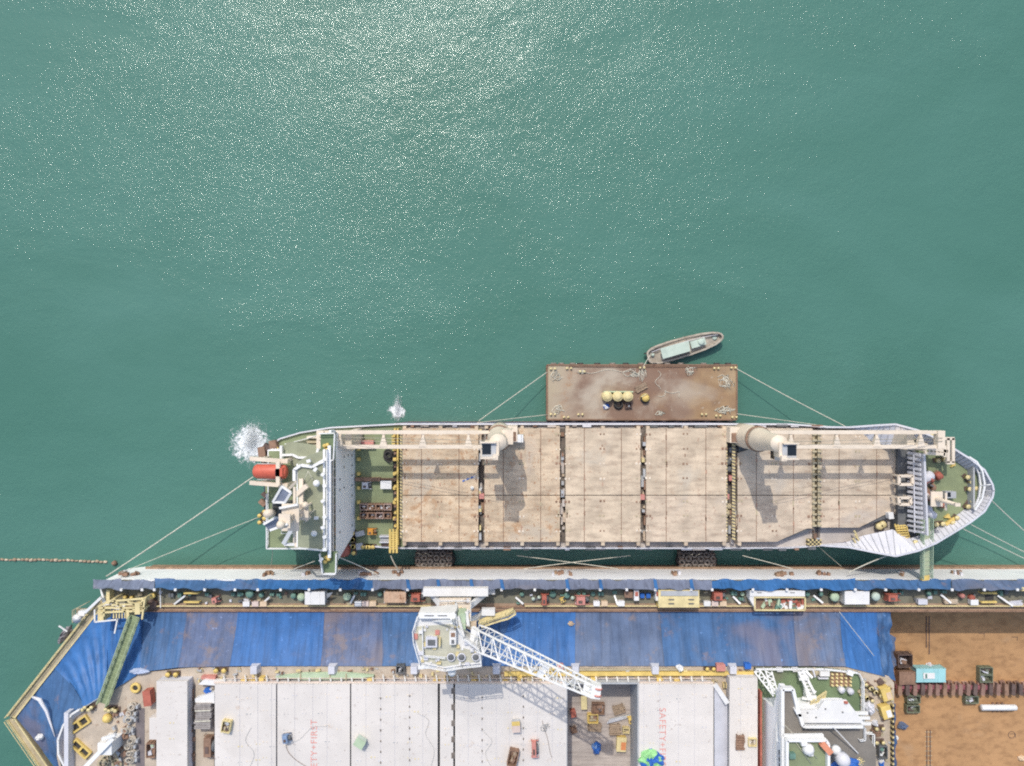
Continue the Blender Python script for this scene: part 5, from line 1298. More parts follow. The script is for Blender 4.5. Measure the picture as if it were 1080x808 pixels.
# ------------------------------------------------------------------ gangways
def gangway(a, b, w, label, m, m2, h=1.1, name='gangway', yellow_end=None):
    t = T(name, label, 'gangway', ((a.x + b.x) / 2, (a.y + b.y) / 2, min(a.z, b.z)))
    d = (b - a).normalized(); n = Vector((-d.y, d.x, 0)).normalized() * (w / 2)
    f = MB(m); f.bar(a, b, w - .1, .18); f.build('walkway', t)
    r = MB(m2)
    L_ = (b - a).length; k = int(L_ / 1.6); up = Vector((0, 0, h))
    for s in (-1, 1):
        for z in (0, h * .5, h): r.bar(a + n * s + Vector((0, 0, z)), b + n * s + Vector((0, 0, z)), .13)
        for i in range(k + 1): q = a.lerp(b, i / k) + n * s; r.bar(q, q + up, .1)
        for i in range(k): r.bar(a.lerp(b, i / k) + n * s, a.lerp(b, (i + 1) / k) + n * s + up, .07)
    r.build('side_truss', t)
    c = MB(m2)
    for i in range(k * 2): q = a.lerp(b, i / (k * 2)) + Vector((0, 0, .12)); c.bar(q - n, q + n, .09)
    c.build('treads', t)
    if yellow_end:
        e = MB(m_yellow); e.box((b.x, b.y, b.z - .3), (w * .9, 1.6, .5)); e.build('foot', t)
    return t
m_gang = M('green_gangway_paint', (.34, .40, .24), .12, .6, rust=.15, rc=(.3, .27, .15), rs=.9, rough=.7)
m_gang2 = M('olive_gangway_paint', (.22, .27, .15), .15, .6, rust=.15, rc=(.3, .25, .12), rs=.9, rough=.7)
gangway(W(143, 650, 14.2), W(109.5, 742, 15.6), 1.7, 'sloping green gangway from the yellow gantry down to the docked bow', m_gang2, m_gang)
gangway(W(976, 547, 14.8), W(975.5, 609, 11.6), 1.75, 'pale green gangway from the moored ship bow to the dock', M('pale_gangway', (.46, .50, .34), .1, .6, rust=.12, rc=(.38, .33, .2)), m_palegreen, yellow_end=True)

# ------------------------------------------------------------------ dock crane
CXY = W(484, 633, ZD); cx, cy = CXY.x, -42.6
CR = T('dock_crane', 'big white dock crane with a lattice boom on the dock rails', 'crane', (cx, cy, ZD))
po = MB(m_white, m_cream)
for s in (-1, 1):
    for q in (-1, 1):
        po.bar((cx + s * 5.6, cy + q * 2.1, ZD + .9), (cx + s * 1.9, cy + q * 1.2, 20), .9, .8); po.box((cx + s * 5.6, cy + q * 2.1, ZD + .2), (3.0, .9, 1.1))
for q in (-1, 1): po.box((cx, cy + q * 2.2, 14), (9.5, .5, .7))
po.box((cx - .2, cy + 3.3, 15.2), (12.2, 1.5, 1.3)); po.m = 1
po.box((cx, cy + .6, 19.4), (5.8, 5.2, .8)); po.build('portal', CR)
pg_ = MB(m_hatchA2, m_brownrust, m_lilac, m_white, m_paleyel)
rnd = random.Random(15)
for k in range(36): pg_.m = rnd.randrange(5); pg_.box((cx + rnd.uniform(-2.7, 2.7), cy + .6 + rnd.uniform(-2.4, 2.4), 20.2), (rnd.uniform(.2, 1.0), rnd.uniform(.2, .8), rnd.uniform(.1, .6)), rnd.choice((0, 0, .4)))
each(pg_, 'portal_gear', CR)
MB(m_white).rail([(cx - 2.9, cy + 3.1, 20.2), (cx + 2.9, cy + 3.1, 20.2), (cx + 2.9, cy - 1.9, 20.2)], 1.1, 1.2, .05).build('portal_railing', CR)
tw = MB(m_white); tw.lathe((cx, cy, 20.2), [(1.7, 0), (1.6, 4), (1.5, 8.2), (2.0, 8.4), (2.0, 9)], 22); tw.build('tower', CR)
pl = MB(m_paleyel, m_white)
pl.pp([(505, 655), (512, 651), (528, 646), (541, 641.5), (544, 646), (536, 650), (520, 655), (508, 660)], 15.6, 16.1)
pl.m = 1; pl.bp(508, 643, 522, 649.5, 15.2, 16.6); pl.m = 0
pts = P([(505, 656), (520, 651), (533, 647), (541, 641)], 16.1); pl.rail(pts, 1.1, 1.2, .07)
pts = P([(508, 660), (522, 655), (536, 651), (544, 646)], 16.1); pl.rail(pts, 1.1, 1.2, .07)
pl.build('access_platform', CR)
zh = 29.2; zt = 33.0
ho = MB(m_white, m_paleyel)
house = [(441, 648), (481, 645), (483, 660), (489, 672), (506, 684), (508, 700), (488, 702), (470, 705), (444, 700), (437, 676), (436, 664)]
ho.pp(house, zh, zt); hb_ = ho.build('machinery_house', CR)
rf = MB(M('cream_green_roof', (.50, .49, .39), .1, .5, rust=.15, rc=(.40, .36, .28), rs=.9)); rf.pp([(439, 661), (480, 658), (482, 682), (505, 688), (505, 698), (487, 700), (468, 703), (446, 697), (438.5, 675)], zt, zt + .06); rf.build('roof', hb_)
b = MB(m_whiteclean); b.bp(442, 646.5, 480, 652.5, zt, zt + 1.3); b.build('front_cabin', hb_)
b = MB(m_dkgrey)
for u in (452, 466): b.bp(u - 4.5, 649, u + 5.5, 650, zt + 1.31, zt + 1.36)
b.build('skylight', hb_)
b = MB(m_lilac, m_dkgrey, m_paleyel); b.bp(449, 672, 461, 683, zt + .06, zt + .9); b.m = 1; b.bp(451, 675, 459, 681, zt + .9, zt + 1.0); b.m = 2; b.bp(463, 674, 464.5, 682, zt + .06, zt + 1); b.build('engine_cover', hb_)
b = MB(m_white, m_brownrust, m_dkgrey)
b.bp(474, 666, 481, 680, zt + .06, zt + 1.4); b.m = 1; b.bp(475.5, 667.5, 480, 672, zt + 1.4, zt + 1.45); b.m = 2; b.bp(476, 675, 479, 679, zt + 1.4, zt + 1.45); b.build('winch_housing', hb_)
b = MB(m_pink); b.bp(435.5, 669, 440.5, 674.5, zt + .06, zt + .35); b.bp(459, 665, 463.5, 669.5, zt + .06, zt + .3); each(b, 'red_hatch', hb_)
b = MB(m_dkgrey, m_lilac)
for u, v in ((476, 692), (487, 692), (502, 692)): q = W(u, v, zt); b.m = 0; b.lathe((q.x, q.y, zt + .06), [(.55, 0), (.55, .5), (.3, .6)], 12); b.m = 1; b.torus((q.x, q.y, zt + .5), .6, .12)
b.build('roof_ventilator', hb_)
b = MB(m_whiteclean); b.rail(P(house + [house[0]], zt), 1.1, 1.3, .06)
b.rail(P([(446, 660), (447, 690), (470, 692)], zt), 1.0, 1.6, .05); b.build('roof_railing', hb_)
b = MB(m_white, m_palegreen); b.m = 1; b.bp(483, 647, 491, 664, zh + .5, zt - .5); b.m = 0; b.bar(W(483, 650, zt), W(489, 672, zt), .5, .5); b.bar(W(492, 645, zt - 1), W(494, 660, zt - 1), .5, .5); b.build('operator_cab', hb_)
b = MB(m_whiteclean); b.bar(W(441, 703.5, zh + 1.5), W(461, 702, zh + 1.5), .6, .6); b.bar(W(468, 703, zh + 1.5), W(481, 701, zh + 1.5), .8, .7); b.lathe(W(477, 707, zh), [(.7, 0), (.7, 1.0), (.4, 1.2)], 10); b.build('rear_walkway', hb_)
b = MB(m_white, m_lilac, m_paleyel)
rnd = random.Random(8)
for k in range(44):
    u, v = rnd.uniform(440, 504), rnd.uniform(655, 700)
    if not point_in(u, v, house): continue
    q = W(u, v, zt); b.m = rnd.randrange(3); b.box((q.x, q.y, zt + .06), (rnd.uniform(.2, .9), rnd.uniform(.2, .7), rnd.uniform(.15, .6)), 0)
each(b, 'roof_box', hb_)
# boom
A0, B0 = W(501, 671, 31.2), W(628, 728.5, 46.5)
d = (B0 - A0).normalized(); sd_ = Vector((-d.y, d.x, 0)).normalized(); upv = d.cross(sd_) * -1
if upv.z < 0: upv = -upv
def BP(t, s, w):  # point on boom
    hw_ = 1.75 + (0.85 - 1.75) * t; hh = (1.3 if t > .06 else .7) + (.6 - 1.3) * t
    return A0.lerp(B0, t) + sd_ * (s * hw_) + upv * (w * hh)
bm = MB(m_whiteclean)
for s in (-1, 1):
    for w in (-1, 1):
        for i in range(12): bm.bar(BP(i / 12, s, w), BP((i + 1) / 12, s, w), .26 if w > 0 else .2)
nb = 15
for i in range(nb):
    t0, t1 = i / nb, (i + 1) / nb
    bm.bar(BP(t0, -1, 1), BP(t0, 1, 1), .15); bm.bar(BP(t0, 1 if i % 2 else -1, 1), BP(t1, -1 if i % 2 else 1, 1), .17); bm.bar(BP(t0, 1 if i % 2 else -1, -1), BP(t1, -1 if i % 2 else 1, -1), .09)
    for s in (-1, 1): bm.bar(BP(t0, s, -1), BP(t1, s, 1), .11); bm.bar(BP(t1, s, 1), BP(t1, s, -1), .09)
bm.bar(BP(.6, -1, 1), BP(.66, 1, 1), 1.0, .2); bm.bar(BP(.012, -1, 1.02), BP(.012, 1, 1.02), 1.1, .16); bm.bar(BP(.96, -1, 1.02), BP(.96, 1, 1.02), 1.2, .16)
boom = bm.build('boom', CR)
b = MB(m_whiteclean, m_pink); b.box(B0 - Vector((0, 0, .9)), (1.4, 1.9, 1.5), math.atan2(d.y, d.x)); b.m = 1
for s in (-.5, .5): q = B0 + d * .4 + sd_ * s; b.torus(q, .5, .14, sd_)
b.build('head_sheaves', boom)
b = MB(m_hatchA2)
for s, (u, v) in ((1, (488, 659)), (-1, (487, 676))): b.loftpts([[W(u, v, 30.2) + Vector((0, a, c)) for a, c in ((-.3, -.3), (.3, -.3), (.3, .3), (-.3, .3))], [BP(.0, s, 0) + Vector((0, a, c)) for a, c in ((-.8, -.4), (.8, -.4), (.8, .4), (-.8, .4))]])
b.build('boom_foot', boom)
b = MB(m_rope); a_ = W(476, 655, 37)
for s in (-.5, .5): b.tube([a_ + sd_ * s, B0 + sd_ * s * .8 + upv * .6], .045, 4)
b.build('luffing_rope', CR)
b = MB(m_whiteclean)
for s in (-1, 1): b.bar(W(480, 655 + s * 5, zt), a_ + Vector((0, s * .4, 0)), .3)
b.bar(W(456, 655, zt), a_, .25); b.build('apex_frame', CR)

# ------------------------------------------------------------------ ship in dock
ZB = 14.0; ZC = 16.5; YB = -70.6
Bs = T('docked_ship', 'big ship in the dock with white hatch covers and green stern decks', 'ship', (0, YB, ZF + 1.5))
nb_ = [W(u, v, ZB) for u, v in ((943, 720), (937, 713), (905, 703.5), (600, 702.5), (300, 702.5), (200, 704), (150, 709.5), (125, 721.5), (97, 739), (76, 752), (64, 770), (60, 788))]
def bring2(z, k, kb=1.0): 
    a = [Vector((p.x * (1 if i < 5 else 1 - .05 * (1 - kb) * i), YB + (p.y - YB) * k, z)) for i, p in enumerate(nb_)]
    return a + [Vector((p.x, 2 * YB - p.y, z)) for p in reversed(a)]
h = MB(m_hullB, m_navy); h.loftpts([bring2(1.8, .55, -1.5), bring2(4, .93, -.5), bring2(9, .99, .4)], cap0=True, cap1=False); h.m = 1; h.loftpts([bring2(9, .99, .4), bring2(ZB - .02, 1, 1)], cap0=False, cap1=False); h.build('hull', Bs)
kb = MB(m_wood)
for k in range(20): kb.box((-70 + k * 7, YB, ZF), (1.2, 2, 1.5))
each(kb, 'keel_support', D)
hx0, hx1 = W(598.5, 0, ZC).x, W(672.5, 0, ZC).x; hyN, hyS = W(0, 722.5, ZC).y, 2 * YB - W(0, 722.5, ZC).y
dk = MB(m_deckB); ring = bring2(ZB, .998)
n2 = len(nb_)
left = [p for p in ring if p.x < 0] ; 
top_pts = [p for p in nb_]
dk.prism([(p.x, YB + (p.y - YB) * .998) for p in nb_ if p.x < 0] + [(p.x, 2 * YB - (YB + (p.y - YB) * .998)) for p in reversed(nb_) if p.x < 0] + [(hx0 - .3, 2 * YB - nb_[3].y), (hx0 - .3, nb_[3].y)], ZB - .3, ZB)
dk.prism([(p.x, YB + (p.y - YB) * .998) for p in nb_ if p.x > 30] + [(hx1 + .3, nb_[3].y), (hx1 + .3, 2 * YB - nb_[3].y)] + [(p.x, 2 * YB - (YB + (p.y - YB) * .998)) for p in reversed(nb_) if p.x > 30][::1], ZB - .3, ZB) if False else None
rp_ = [(p.x, YB + (p.y - YB) * .998) for p in nb_ if p.x > 30]
dk.prism([(hx1 + .3, 2 * YB - nb_[3].y)] + [(x, 2 * YB - y) for x, y in reversed(rp_)] + rp_ + [(hx1 + .3, nb_[3].y)], ZB - .3, ZB) 
dk.prism([(hx0 - .3, hyN + .3), (hx1 + .3, hyN + .3), (hx1 + .3, nb_[3].y), (hx0 - .3, nb_[3].y)], ZB - .3, ZB - .004)
dk.prism([(hx0 - .3, 2 * YB - nb_[3].y), (hx1 + .3, 2 * YB - nb_[3].y), (hx1 + .3, hyS - .3), (hx0 - .3, hyS - .3)], ZB - .3, ZB - .004)
dk.build('main_deck', Bs)
hf = MB(m_holdB); hf.box(((hx0 + hx1) / 2, (hyN + hyS) / 2, 7.5), (hx1 - hx0 + .5, hyN - hyS + .5, .5)); hf.build('hold_floor', Bs)
hwl = MB(m_grey, m_darkbrown)
hwl.box((hx0 - .17, (hyN + hyS) / 2, 7.9), (.3, hyN - hyS + .64, ZC - 8)); hwl.box((hx1 + .17, (hyN + hyS) / 2, 7.9), (.3, hyN - hyS + .64, ZC - 8.1))
hwl.box(((hx0 + hx1) / 2, hyN + .17, 7.9), (hx1 - hx0 - .01, .3, ZC - 8.2)); hwl.box(((hx0 + hx1) / 2, hyS - .17, 7.9), (hx1 - hx0 - .01, .3, ZC - 8.2)); each(hwl, 'hold_wall', Bs)
# hatch covers
SV = 404 + (-hyS) / K(ZC)
def coverB(u0, u1, seams, z=ZC, v0=721.8, lip=True, notch=None, dots=True, seed=0):
    rnd = random.Random(seed); c = MB(m_hatchB, m_cream, m_grey, m_paleyel, m_lilac, m_gap)
    cuts = [u0] + list(seams) + [u1]
    for a, b in zip(cuts, cuts[1:]):
        c.bp(a + (.22 if a != u0 else 0), v0, b - (.22 if b != u1 else 0), SV, z - .7, z)
    c.m = 4; c.bp(u0 + .1, v0 + .4, u1 - .1, SV - .4, ZB, z - .06)
    for s in [x + (u1 - u0) * .0 for x in cuts[1:-1]] + [(a + b) / 2 for a, b in zip(cuts, cuts[1:]) if b - a > 12]:
        if not dots: break
        v = v0 + 10 + rnd.uniform(0, 6)
        while v < SV:
            c.m = rnd.choice((1, 1, 2, 3, 4, 4)); q = W(s + rnd.uniform(-.5, .5), v, z); w = rnd.uniform(.15, .28)
            if rnd.random() < .6: c.box((q.x - .3, q.y, z), (w, w * .8, .06)); c.box((q.x + .35, q.y, z), (w * .7, w * .7, .06))
            v += 16.6
    return c.build('hatch_cover', Bs)
coverB(165, 197.5, (), v0=718.5, seed=1)
b = MB(m_hatchB); b.bp(157.5, 757, 165, 780, ZB, ZC - .15); b.build('hatch_flap', Bs)
HB1 = coverB(226.5, 291, (253, 272, 286.5), seed=2)
HB2 = coverB(292.5, 369, (311, 330, 345), seed=3)
HB3 = coverB(370.5, 461.5, (386, 401.5, 416.5, 432, 446), seed=4)
HB4 = coverB(464, 478, (), seed=5)
HB5 = coverB(480, 597.5, (494, 508.5, 523.5, 537.5, 552, 567, 582.5), seed=6)
HB6 = coverB(674, 752.5, (679, 695.5, 715.5, 732.5), seed=7)
HB7 = coverB(769.5, 799, (781,), v0=715, seed=8)
ti = MB(m_lilac, m_dkgrey, m_white)
tp = [W(753.5, 722, ZC), W(767.5, 742, ZC - 1.4), W(767.5, SV, ZC - 1.4), W(753.5, SV, ZC)]
ti.loftpts([[p - Vector((0, 0, .3)) for p in tp], tp]); ti.m = 2; ti.bar(W(754, 722, ZC + .1), W(767, 741.5, ZC - .4), .9, .5); ti.m = 1
ti.bar(W(768.6, 742, ZC - .8), W(768.6, SV, ZC - .8), .3, .4); ti.build('hatch_cover', Bs)
gpb = MB(m_gap, m_grey, m_brownrust)
for a, b in ((198, 206), (461.8, 463.8), (478.2, 479.8), (225.6, 226.4)):
    gpb.m = 0; gpb.bp(a, 722, b, SV, ZB, ZB + .1)
rnd = random.Random(4)
for k in range(26): gpb.m = rnd.randrange(3); q = W(rnd.uniform(199, 205), rnd.uniform(728, 812), ZB); gpb.box((q.x, q.y, ZB + .1), (rnd.uniform(.2, .8), rnd.uniform(.2, 1.2), rnd.uniform(.1, .6)))
gpb.m = 0
for v in range(726, 812, 17): gpb.bp(476, v, 479.6, v + 6, ZC - .5, ZC + .03)
gpb.build('cross_deck_gap', Bs)
sh_ = MB(M('painted_shade_deck', (.19, .165, .165), .15, .6, rust=.2)); sh_.bp(143, 747, 152.5, SV, ZB, ZB + .05); sh_.build('painted_shade_strip', Bs)  # dark strip paints in the shade beside the bow hatch
# red lettering
def lettering(text, u, v, size, rot, parent):
    cu = bpy.data.curves.new('lettering', 'FONT'); cu.body = text; cu.size = size; cu.extrude = .004; cu.align_x = 'LEFT'; cu.align_y = 'CENTER'; cu.space_character = 1.12; cu.offset = -.008
    tmp = bpy.data.objects.new('lettering', cu); COL.objects.link(tmp)
    me = bpy.data.meshes.new_from_object(tmp.evaluated_get(bpy.context.evaluated_depsgraph_get())); bpy.data.objects.remove(tmp)
    me.materials.clear(); me.materials.append(m_letter); o = bpy.data.objects.new('lettering', me); COL.objects.link(o)
    o.parent = parent; q = W(u, v, ZC) - parent.matrix_basis.translation
    pp_ = parent.parent
    while pp_ is not None: q = q - pp_.location; pp_ = pp_.parent
    o.location = (q.x, q.y, ZC + .012 - Bs.location.z); o.rotation_euler = (0, 0, rot); return o
lettering('SAFETY+FIRST', 331.5, 827, 1.75, math.pi / 2, HB2)
lettering('SAFETY+FIRST', 698.5, 746.5, 1.75, -math.pi / 2, HB6)
# deck edge: railings, pipe runs, supports
rr = MB(M('pinkish_rail_paint', (.62, .52, .46), .1, .6), m_white)
rr.bar(W(226, 719.6, ZB + 1.6), W(597, 719.6, ZB + 1.6), .28, .5); rr.bar(W(598, 720, ZB + 1.6), W(752, 720, ZB + 1.6), .28, .5)
rr.bar(W(238, 715.5, ZB + 1), W(750, 715.5, ZB + 1), .12)
for k in range(46):
    u = 236 + k * 11.2; rr.m = 1; q = W(u, 712, ZB); rr.bar((q.x, q.y, ZB), W(u + 1, 718.5, ZB + 1.9), .28, .2); rr.m = 0
rr.build('coaming_rail', Bs)
yp = MB(m_yellow, m_ochre)
yp.bar(W(532, 710.6, ZB + .5), W(795, 710, ZB + .5), .75, .5); yp.m = 1; yp.bar(W(540, 706.5, ZB + .4), W(720, 706, ZB + .4), .35, .35); yp.build('deck_pipe', Bs)
for u, m in ((268, m_lilac), (350, m_lilac), (437, m_lilac), (524, m_lilac), (607.5, m_lilac), (692, m_lilac), (774, m_lilac)):
    b = MB(m); p = W(u, 707, ZB + 1.5); b.loftpts([[(p.x + sx, p.y + sy, zz) for sx, sy in ((-.85, -.8), (.85, -.8), (.85, .8), (-.85, .8))] if zz < 15 else [(p.x + sx - .2, p.y + sy, zz) for sx, sy in ((-.5, -.7), (.7, -.7), (.7, .7), (-.5, .7))] for zz in (ZB, ZB + 1.6)]); b.build('hatch_locker', Bs)
bollards(Bs, [(183.5, 709.5), (234, 705.5)], ZB, m_yellow, r=.36, gap=.75)
bollards(Bs, [(580, 703.5), (748, 703.8)], ZB, m_yellow, r=.3)
yv = MB(m_yellow, m_ochre, m_brownrust)
for u, v in ((259, 716), (269, 716.5), (278, 714), (380, 720.5), (412, 721), (391, 715), (443, 720.5), (460, 716), (694, 714), (712, 715.5), (500, 716), (520, 721), (533, 717), (548, 713.5), (558, 714), (625, 714.5), (560, 721)):
    q = W(u, v, ZB); yv.m = 0 if (u % 3) else 1; yv.box((q.x, q.y, ZB), (.9, .7, 1.3)); yv.box((q.x + .5, q.y - .2, ZB + .002), (.8, .3, .8))
each(yv, 'deck_box', Bs)
hz = MB(m_hazard, m_black)
for bx0, by0 in ((468.5, 714), (763, 721)):
    for k in range(5): hz.m = k % 2; hz.bp(bx0 + k * 1.2, by0, bx0 + 1.15 + k * 1.2, by0 + 5, ZB, ZB + .8)
each(hz, 'hazard_box', Bs)
dr = MB(m_brownrust, m_ochre, m_grey, m_paleyel)
rnd = random.Random(44)
for k in range(170):
    u = rnd.uniform(205, 795); v = rnd.uniform(704, 718); q = W(u, v, ZB); dr.m = rnd.randrange(4); dr.box((q.x, q.y, ZB), (rnd.uniform(.15, .9), rnd.uniform(.15, .5), rnd.uniform(.1, .7)), rnd.uniform(-.3, .3))
each(dr, 'deck_gear', Bs)

# bow deck of the docked ship
bb = MB(m_white, m_lilac, m_grey)
pts = P([(84, 748), (76, 753), (67, 765), (61.5, 780), (62, 795), (70, 812), (85, 830)], ZB + 1.3)
for a, b in zip(pts, pts[1:]): bb.m = 0; bb.bar(a, b, .35, .4)
inn = P([(88, 751), (80, 757), (72, 768), (67, 782), (68, 796), (74, 810), (88, 826)], ZB + .1)
bb.m = 1
for i in range(len(pts) - 1):
    n = len(bb.v); bb.v += [tuple(inn[i]), tuple(inn[i + 1]), tuple(pts[i + 1]), tuple(pts[i])]; bb.face((n, n + 1, n + 2, n + 3)); bb.bar(inn[i], pts[i], .2)
bb.m = 1; bb.bp(67.5, 752, 72, SV, ZB, ZB + 1.8); bb.m = 2; bb.bp(72.2, 750, 76.5, SV, ZB, ZB + .1)
bb.rail(P([(84, 748), (97, 740.5), (122, 724)], ZB), 1.0, 1.4, .05)
bb.build('bow_bulwark', Bs)
for u, v, ang_ in ((83.5, 764, .6), (85, 790, -.75)):
    b = MB(m_yellow, m_black); q = W(u, v, ZB + .4); ca, sa = math.cos(ang_), math.sin(ang_)
    L2, W2 = (2.2, 1.2)
    b.m = 1; b.box((q.x, q.y, ZB), (L2 * 1.7, W2, .05), ang_); b.m = 0
    for s in (-1, 1): b.box((q.x - sa * s * W2 * .6, q.y + ca * s * W2 * .6, ZB), (L2 * 1.8, .35, .5), ang_); b.box((q.x + ca * s * L2 * .85, q.y + sa * s * L2 * .85, ZB), (.35, W2 * 1.4, .504), ang_)
    b.box((q.x, q.y, ZB + .06), (.4, W2, .42), ang_); b.build('fairlead', Bs)
bollards(Bs, [(118, 746), (121, 747.5), (93, 746.5), (96, 744)], ZB, m_paleyel, r=.28)
b = MB(m_yellow, m_black); q = W(142.5, 726, ZB + .5); b.torus((q.x, q.y, ZB + .35), .75, .3); b.m = 1; b.cyl((q.x, q.y, ZB), .5, .3); b.build('pipe_mouth', Bs)
b = MB(m_yellow); q = W(112, 758.5, ZB + .8); b.lathe((q.x, q.y, ZB), [(.8, 0), (.9, .5), (.6, 1.1), (.05, 1.3)], 14); b.build('yellow_vent', Bs)
m_sack = M('beige_rope_pile', (.46, .41, .34), .2, 1.5, rough=.95)
for k, (u, v, r) in enumerate(((138, 746, 4.6), (136, 753, 4.4), (136, 759.5, 4.6), (133, 771, 5.2), (138, 782, 4.4), (135.5, 788, 4.6), (137, 795, 5), (137, 802, 5))):
    q = W(u, v, ZB + 1); t = MB(m_sack, m_grey)
    for a in range(4): t.torus((q.x + random.uniform(-.25, .25), q.y + random.uniform(-.1, .1), ZB + .3 + .24 * a), .62 - .05 * a + random.uniform(-.08, .08), .19, (random.uniform(-.3, .3), random.uniform(-.3, .3), 1), 12, 5)
    t.m = 1; t.box((q.x + 1.1, q.y, ZB), (.4, .6, 1.0)); t.build('rope_drum', Bs)
wl = MB(m_grey, m_brownrust, m_lilac)
rnd = random.Random(9)
for k in range(46): q = W(rnd.uniform(120, 143), rnd.uniform(748, 806), ZB); wl.m = rnd.randrange(3); wl.box((q.x, q.y, ZB), (rnd.uniform(.3, 1.2), rnd.uniform(.2, .9), rnd.uniform(.2, 1.1)), rnd.uniform(0, 3))
each(wl, 'windlass', Bs)
b = MB(m_ochre, m_brownrust)
for u, v in ((112, 801), (119, 799), (123, 806), (108, 806)): q = W(u, v, ZB + .5); b.torus((q.x, q.y, ZB + .4), .8, .28)
each(b, 'chain_stopper', Bs)
fm = MB(m_whiteclean)
q = W(115, 783, 15.5); fm.box((q.x + .6, q.y, ZB), (2.6, 2.2, 4)); fm.bar(W(120, 778, 18.2), W(88, 811, 18.2), .75, .75); fm.bar(W(108, 779, 18.2), W(122, 775, 18.6), .5, .5)
fm.build('foremast', Bs)
rnd = random.Random(31)
t = closed_box(154.8, 737, 7.5, 15.5, 1.9, ZB, .12, m_red, 'dark red ribbed crate on the docked bow deck', 'red_crate', 'crate')
open_bin(158.5, 792, 9.5, 15, 1.5, ZB, 0, m_brownrust, 'rusty open skip beside the white bow hatch', (m_lilac, m_brownrust, m_palegreen), 'scrap_skip', 'skip', seed=2)
pallet_stack(214, 756, 18, 27, 2.0, ZB + .2, 0, m_greyplank, 'tall stack of grey planks strapped with pale bands', 'plank_stack', 'plank stack', n=14)
b = MB(m_rope); 
for v in (750, 761): b.bar(W(205.5, v, ZB + 2.25), W(222, v - .6, ZB + 2.25), .2, .06)
b.build('strap', [o for o in COL.objects if o.name == 'plank_stack'][0])
t = machine(220, 789, 13, 24, 1.8, ZB, 0, m_brownrust, 'rusty brown engine block below the grey plank stack', 'engine_block', 'engine')
b = MB(m_white); b.prism([W(u, v, ZB + 1.6)[:2] for u, v in ((205.5, 737), (226, 730), (226, 742), (206, 741))], ZB + .2, ZB + 1.6); b.prism([W(u, v, ZB + 1.6)[:2] for u, v in ((209, 722), (215, 717), (243, 719.5), (243, 722.5), (226, 723))], ZB + .2, ZB + 1.6); each(b, 'coaming_bracket', Bs)
heap(220.5, 727.5, 10, 7, .9, ZB, m_blue, 'blue and white plastic sheet at the corner of the second hatch', 'plastic_sheet', 'sheet', 15, m_whiteclean)
b = MB(m_pink); b.bp(212, 713.5, 227, 716.5, ZB, ZB + 1.0); solo(b, 'red_trough', 'low red trough behind the blue plastic sheet', 'trough')
# green pontoon lying on the side deck
b = MB(m_palegreen, m_teal); q0, q1 = W(290, 714.5, ZB + 1), W(394, 713.5, ZB + 1)
rings = []
for t_ in (0, .04, .16, .3, .7, .84, .96, 1):
    c_ = q0.lerp(q1, t_); k = min(1, .12 + 3.2 * min(t_, 1 - t_)); k = min(k, 1)
    rings.append([(c_.x, c_.y + s * k * .72, ZB + z_) for s, z_ in ((-1, .35), (-.75, .05), (.75, .05), (1, .35), (.8, .9), (-.8, .9))])
b.loftpts(rings); pn = solo(b, 'work_pontoon', 'long pale green pontoon hull lying along the side deck', 'pontoon')
b = MB(m_ochre, m_teal)
for u in (317, 348, 365): b.bar(W(u, 710.6, ZB + 1), W(u, 717.5, ZB + 1), .18, .2)
pn_loc = pn.location
b.build('cross_band', pn)

for u in (401.5, 432, 508.5, 552):
    lg = MB(m_gap)
    for k in range(8): q = W(u, 734 + k * 11.3 + (u % 3), ZC); lg.box((q.x, q.y, ZC), (.22, .34, .07))
    each(lg, 'seam_lug', HB3 if u < 460 else HB5)
for pts_, lb_ in ((((440, 752), (452, 760), (449, 775), (458, 792), (452, 815)), 'thin grey hose snaking near the wide dark gap on the white hatch'), (((520, 812), (512, 795), (519, 782), (508, 770)), 'thin grey hose left of the brown open box on the white hatch'), (((262, 812), (268, 795), (259, 781), (266, 766)), 'thin grey hose right of the leftmost yellow frame')):
    b = MB(m_grey); P_ = [W(u, v, ZC + .06) for u, v in pts_]; Q = []
    for i in range(len(P_) - 1):
        for k in range(6):
            t_ = k / 6; a0_, a1_ = P_[max(i - 1, 0)], P_[min(i + 2, len(P_) - 1)]
            Q.append(.5 * ((2 * P_[i]) + (P_[i + 1] - a0_) * t_ + (2 * a0_ - 5 * P_[i] + 4 * P_[i + 1] - a1_) * t_ ** 2 + (3 * P_[i] - a0_ - 3 * P_[i + 1] + a1_) * t_ ** 3))
    b.tube(Q, .035, 5); solo(b, 'hose', lb_, 'hose')
# loose things on the white hatches
GH = 'loose gear on the white hatch covers'
open_bin(238, 767, 9.5, 12.5, 1.0, ZC, -.18, m_paleyel, 'pale yellow frame with a dark middle, leftmost on the white hatches', (m_darkbrown, m_ochre, m_grey), 'lifting_frame', 'frame', GH, 3)
machine(301.3, 780.5, 8.5, 9, 1.4, ZC, .15, M('blue_grey_machine', (.20, .28, .42), .15, 1), 'small blue-grey machine left of the red SAFETY+FIRST lettering', 'welding_machine', 'machine', GH)
b = closed_box(379, 784.5, 10, 8.5, 1.6, ZC, math.radians(-32), m_mint, 'pale mint cubicle standing askew on the white hatch', 'steel_cubicle', 'box', GH, lid=m_palegreen)
t = closed_box(544.3, 767, 8, 11, 1.3, ZC, .05, m_grey, 'box with a yellow half and a grey half on the white hatch', 'two_tone_box', 'box', GH, lid=m_tote)
b = MB(m_yellow); q = W(544.2, 763.3, ZC + 1.32); b.box((q.x, q.y, ZC + 1.303), (px(8.4, ZC), px(4.4, ZC), .05)); b.build('yellow_lid', t)
machine(564.2, 791.5, 7.5, 19, 1.4, ZC, .03, m_pink, 'long red machine on the white hatch near the open hold', 'compressor', 'compressor', GH)
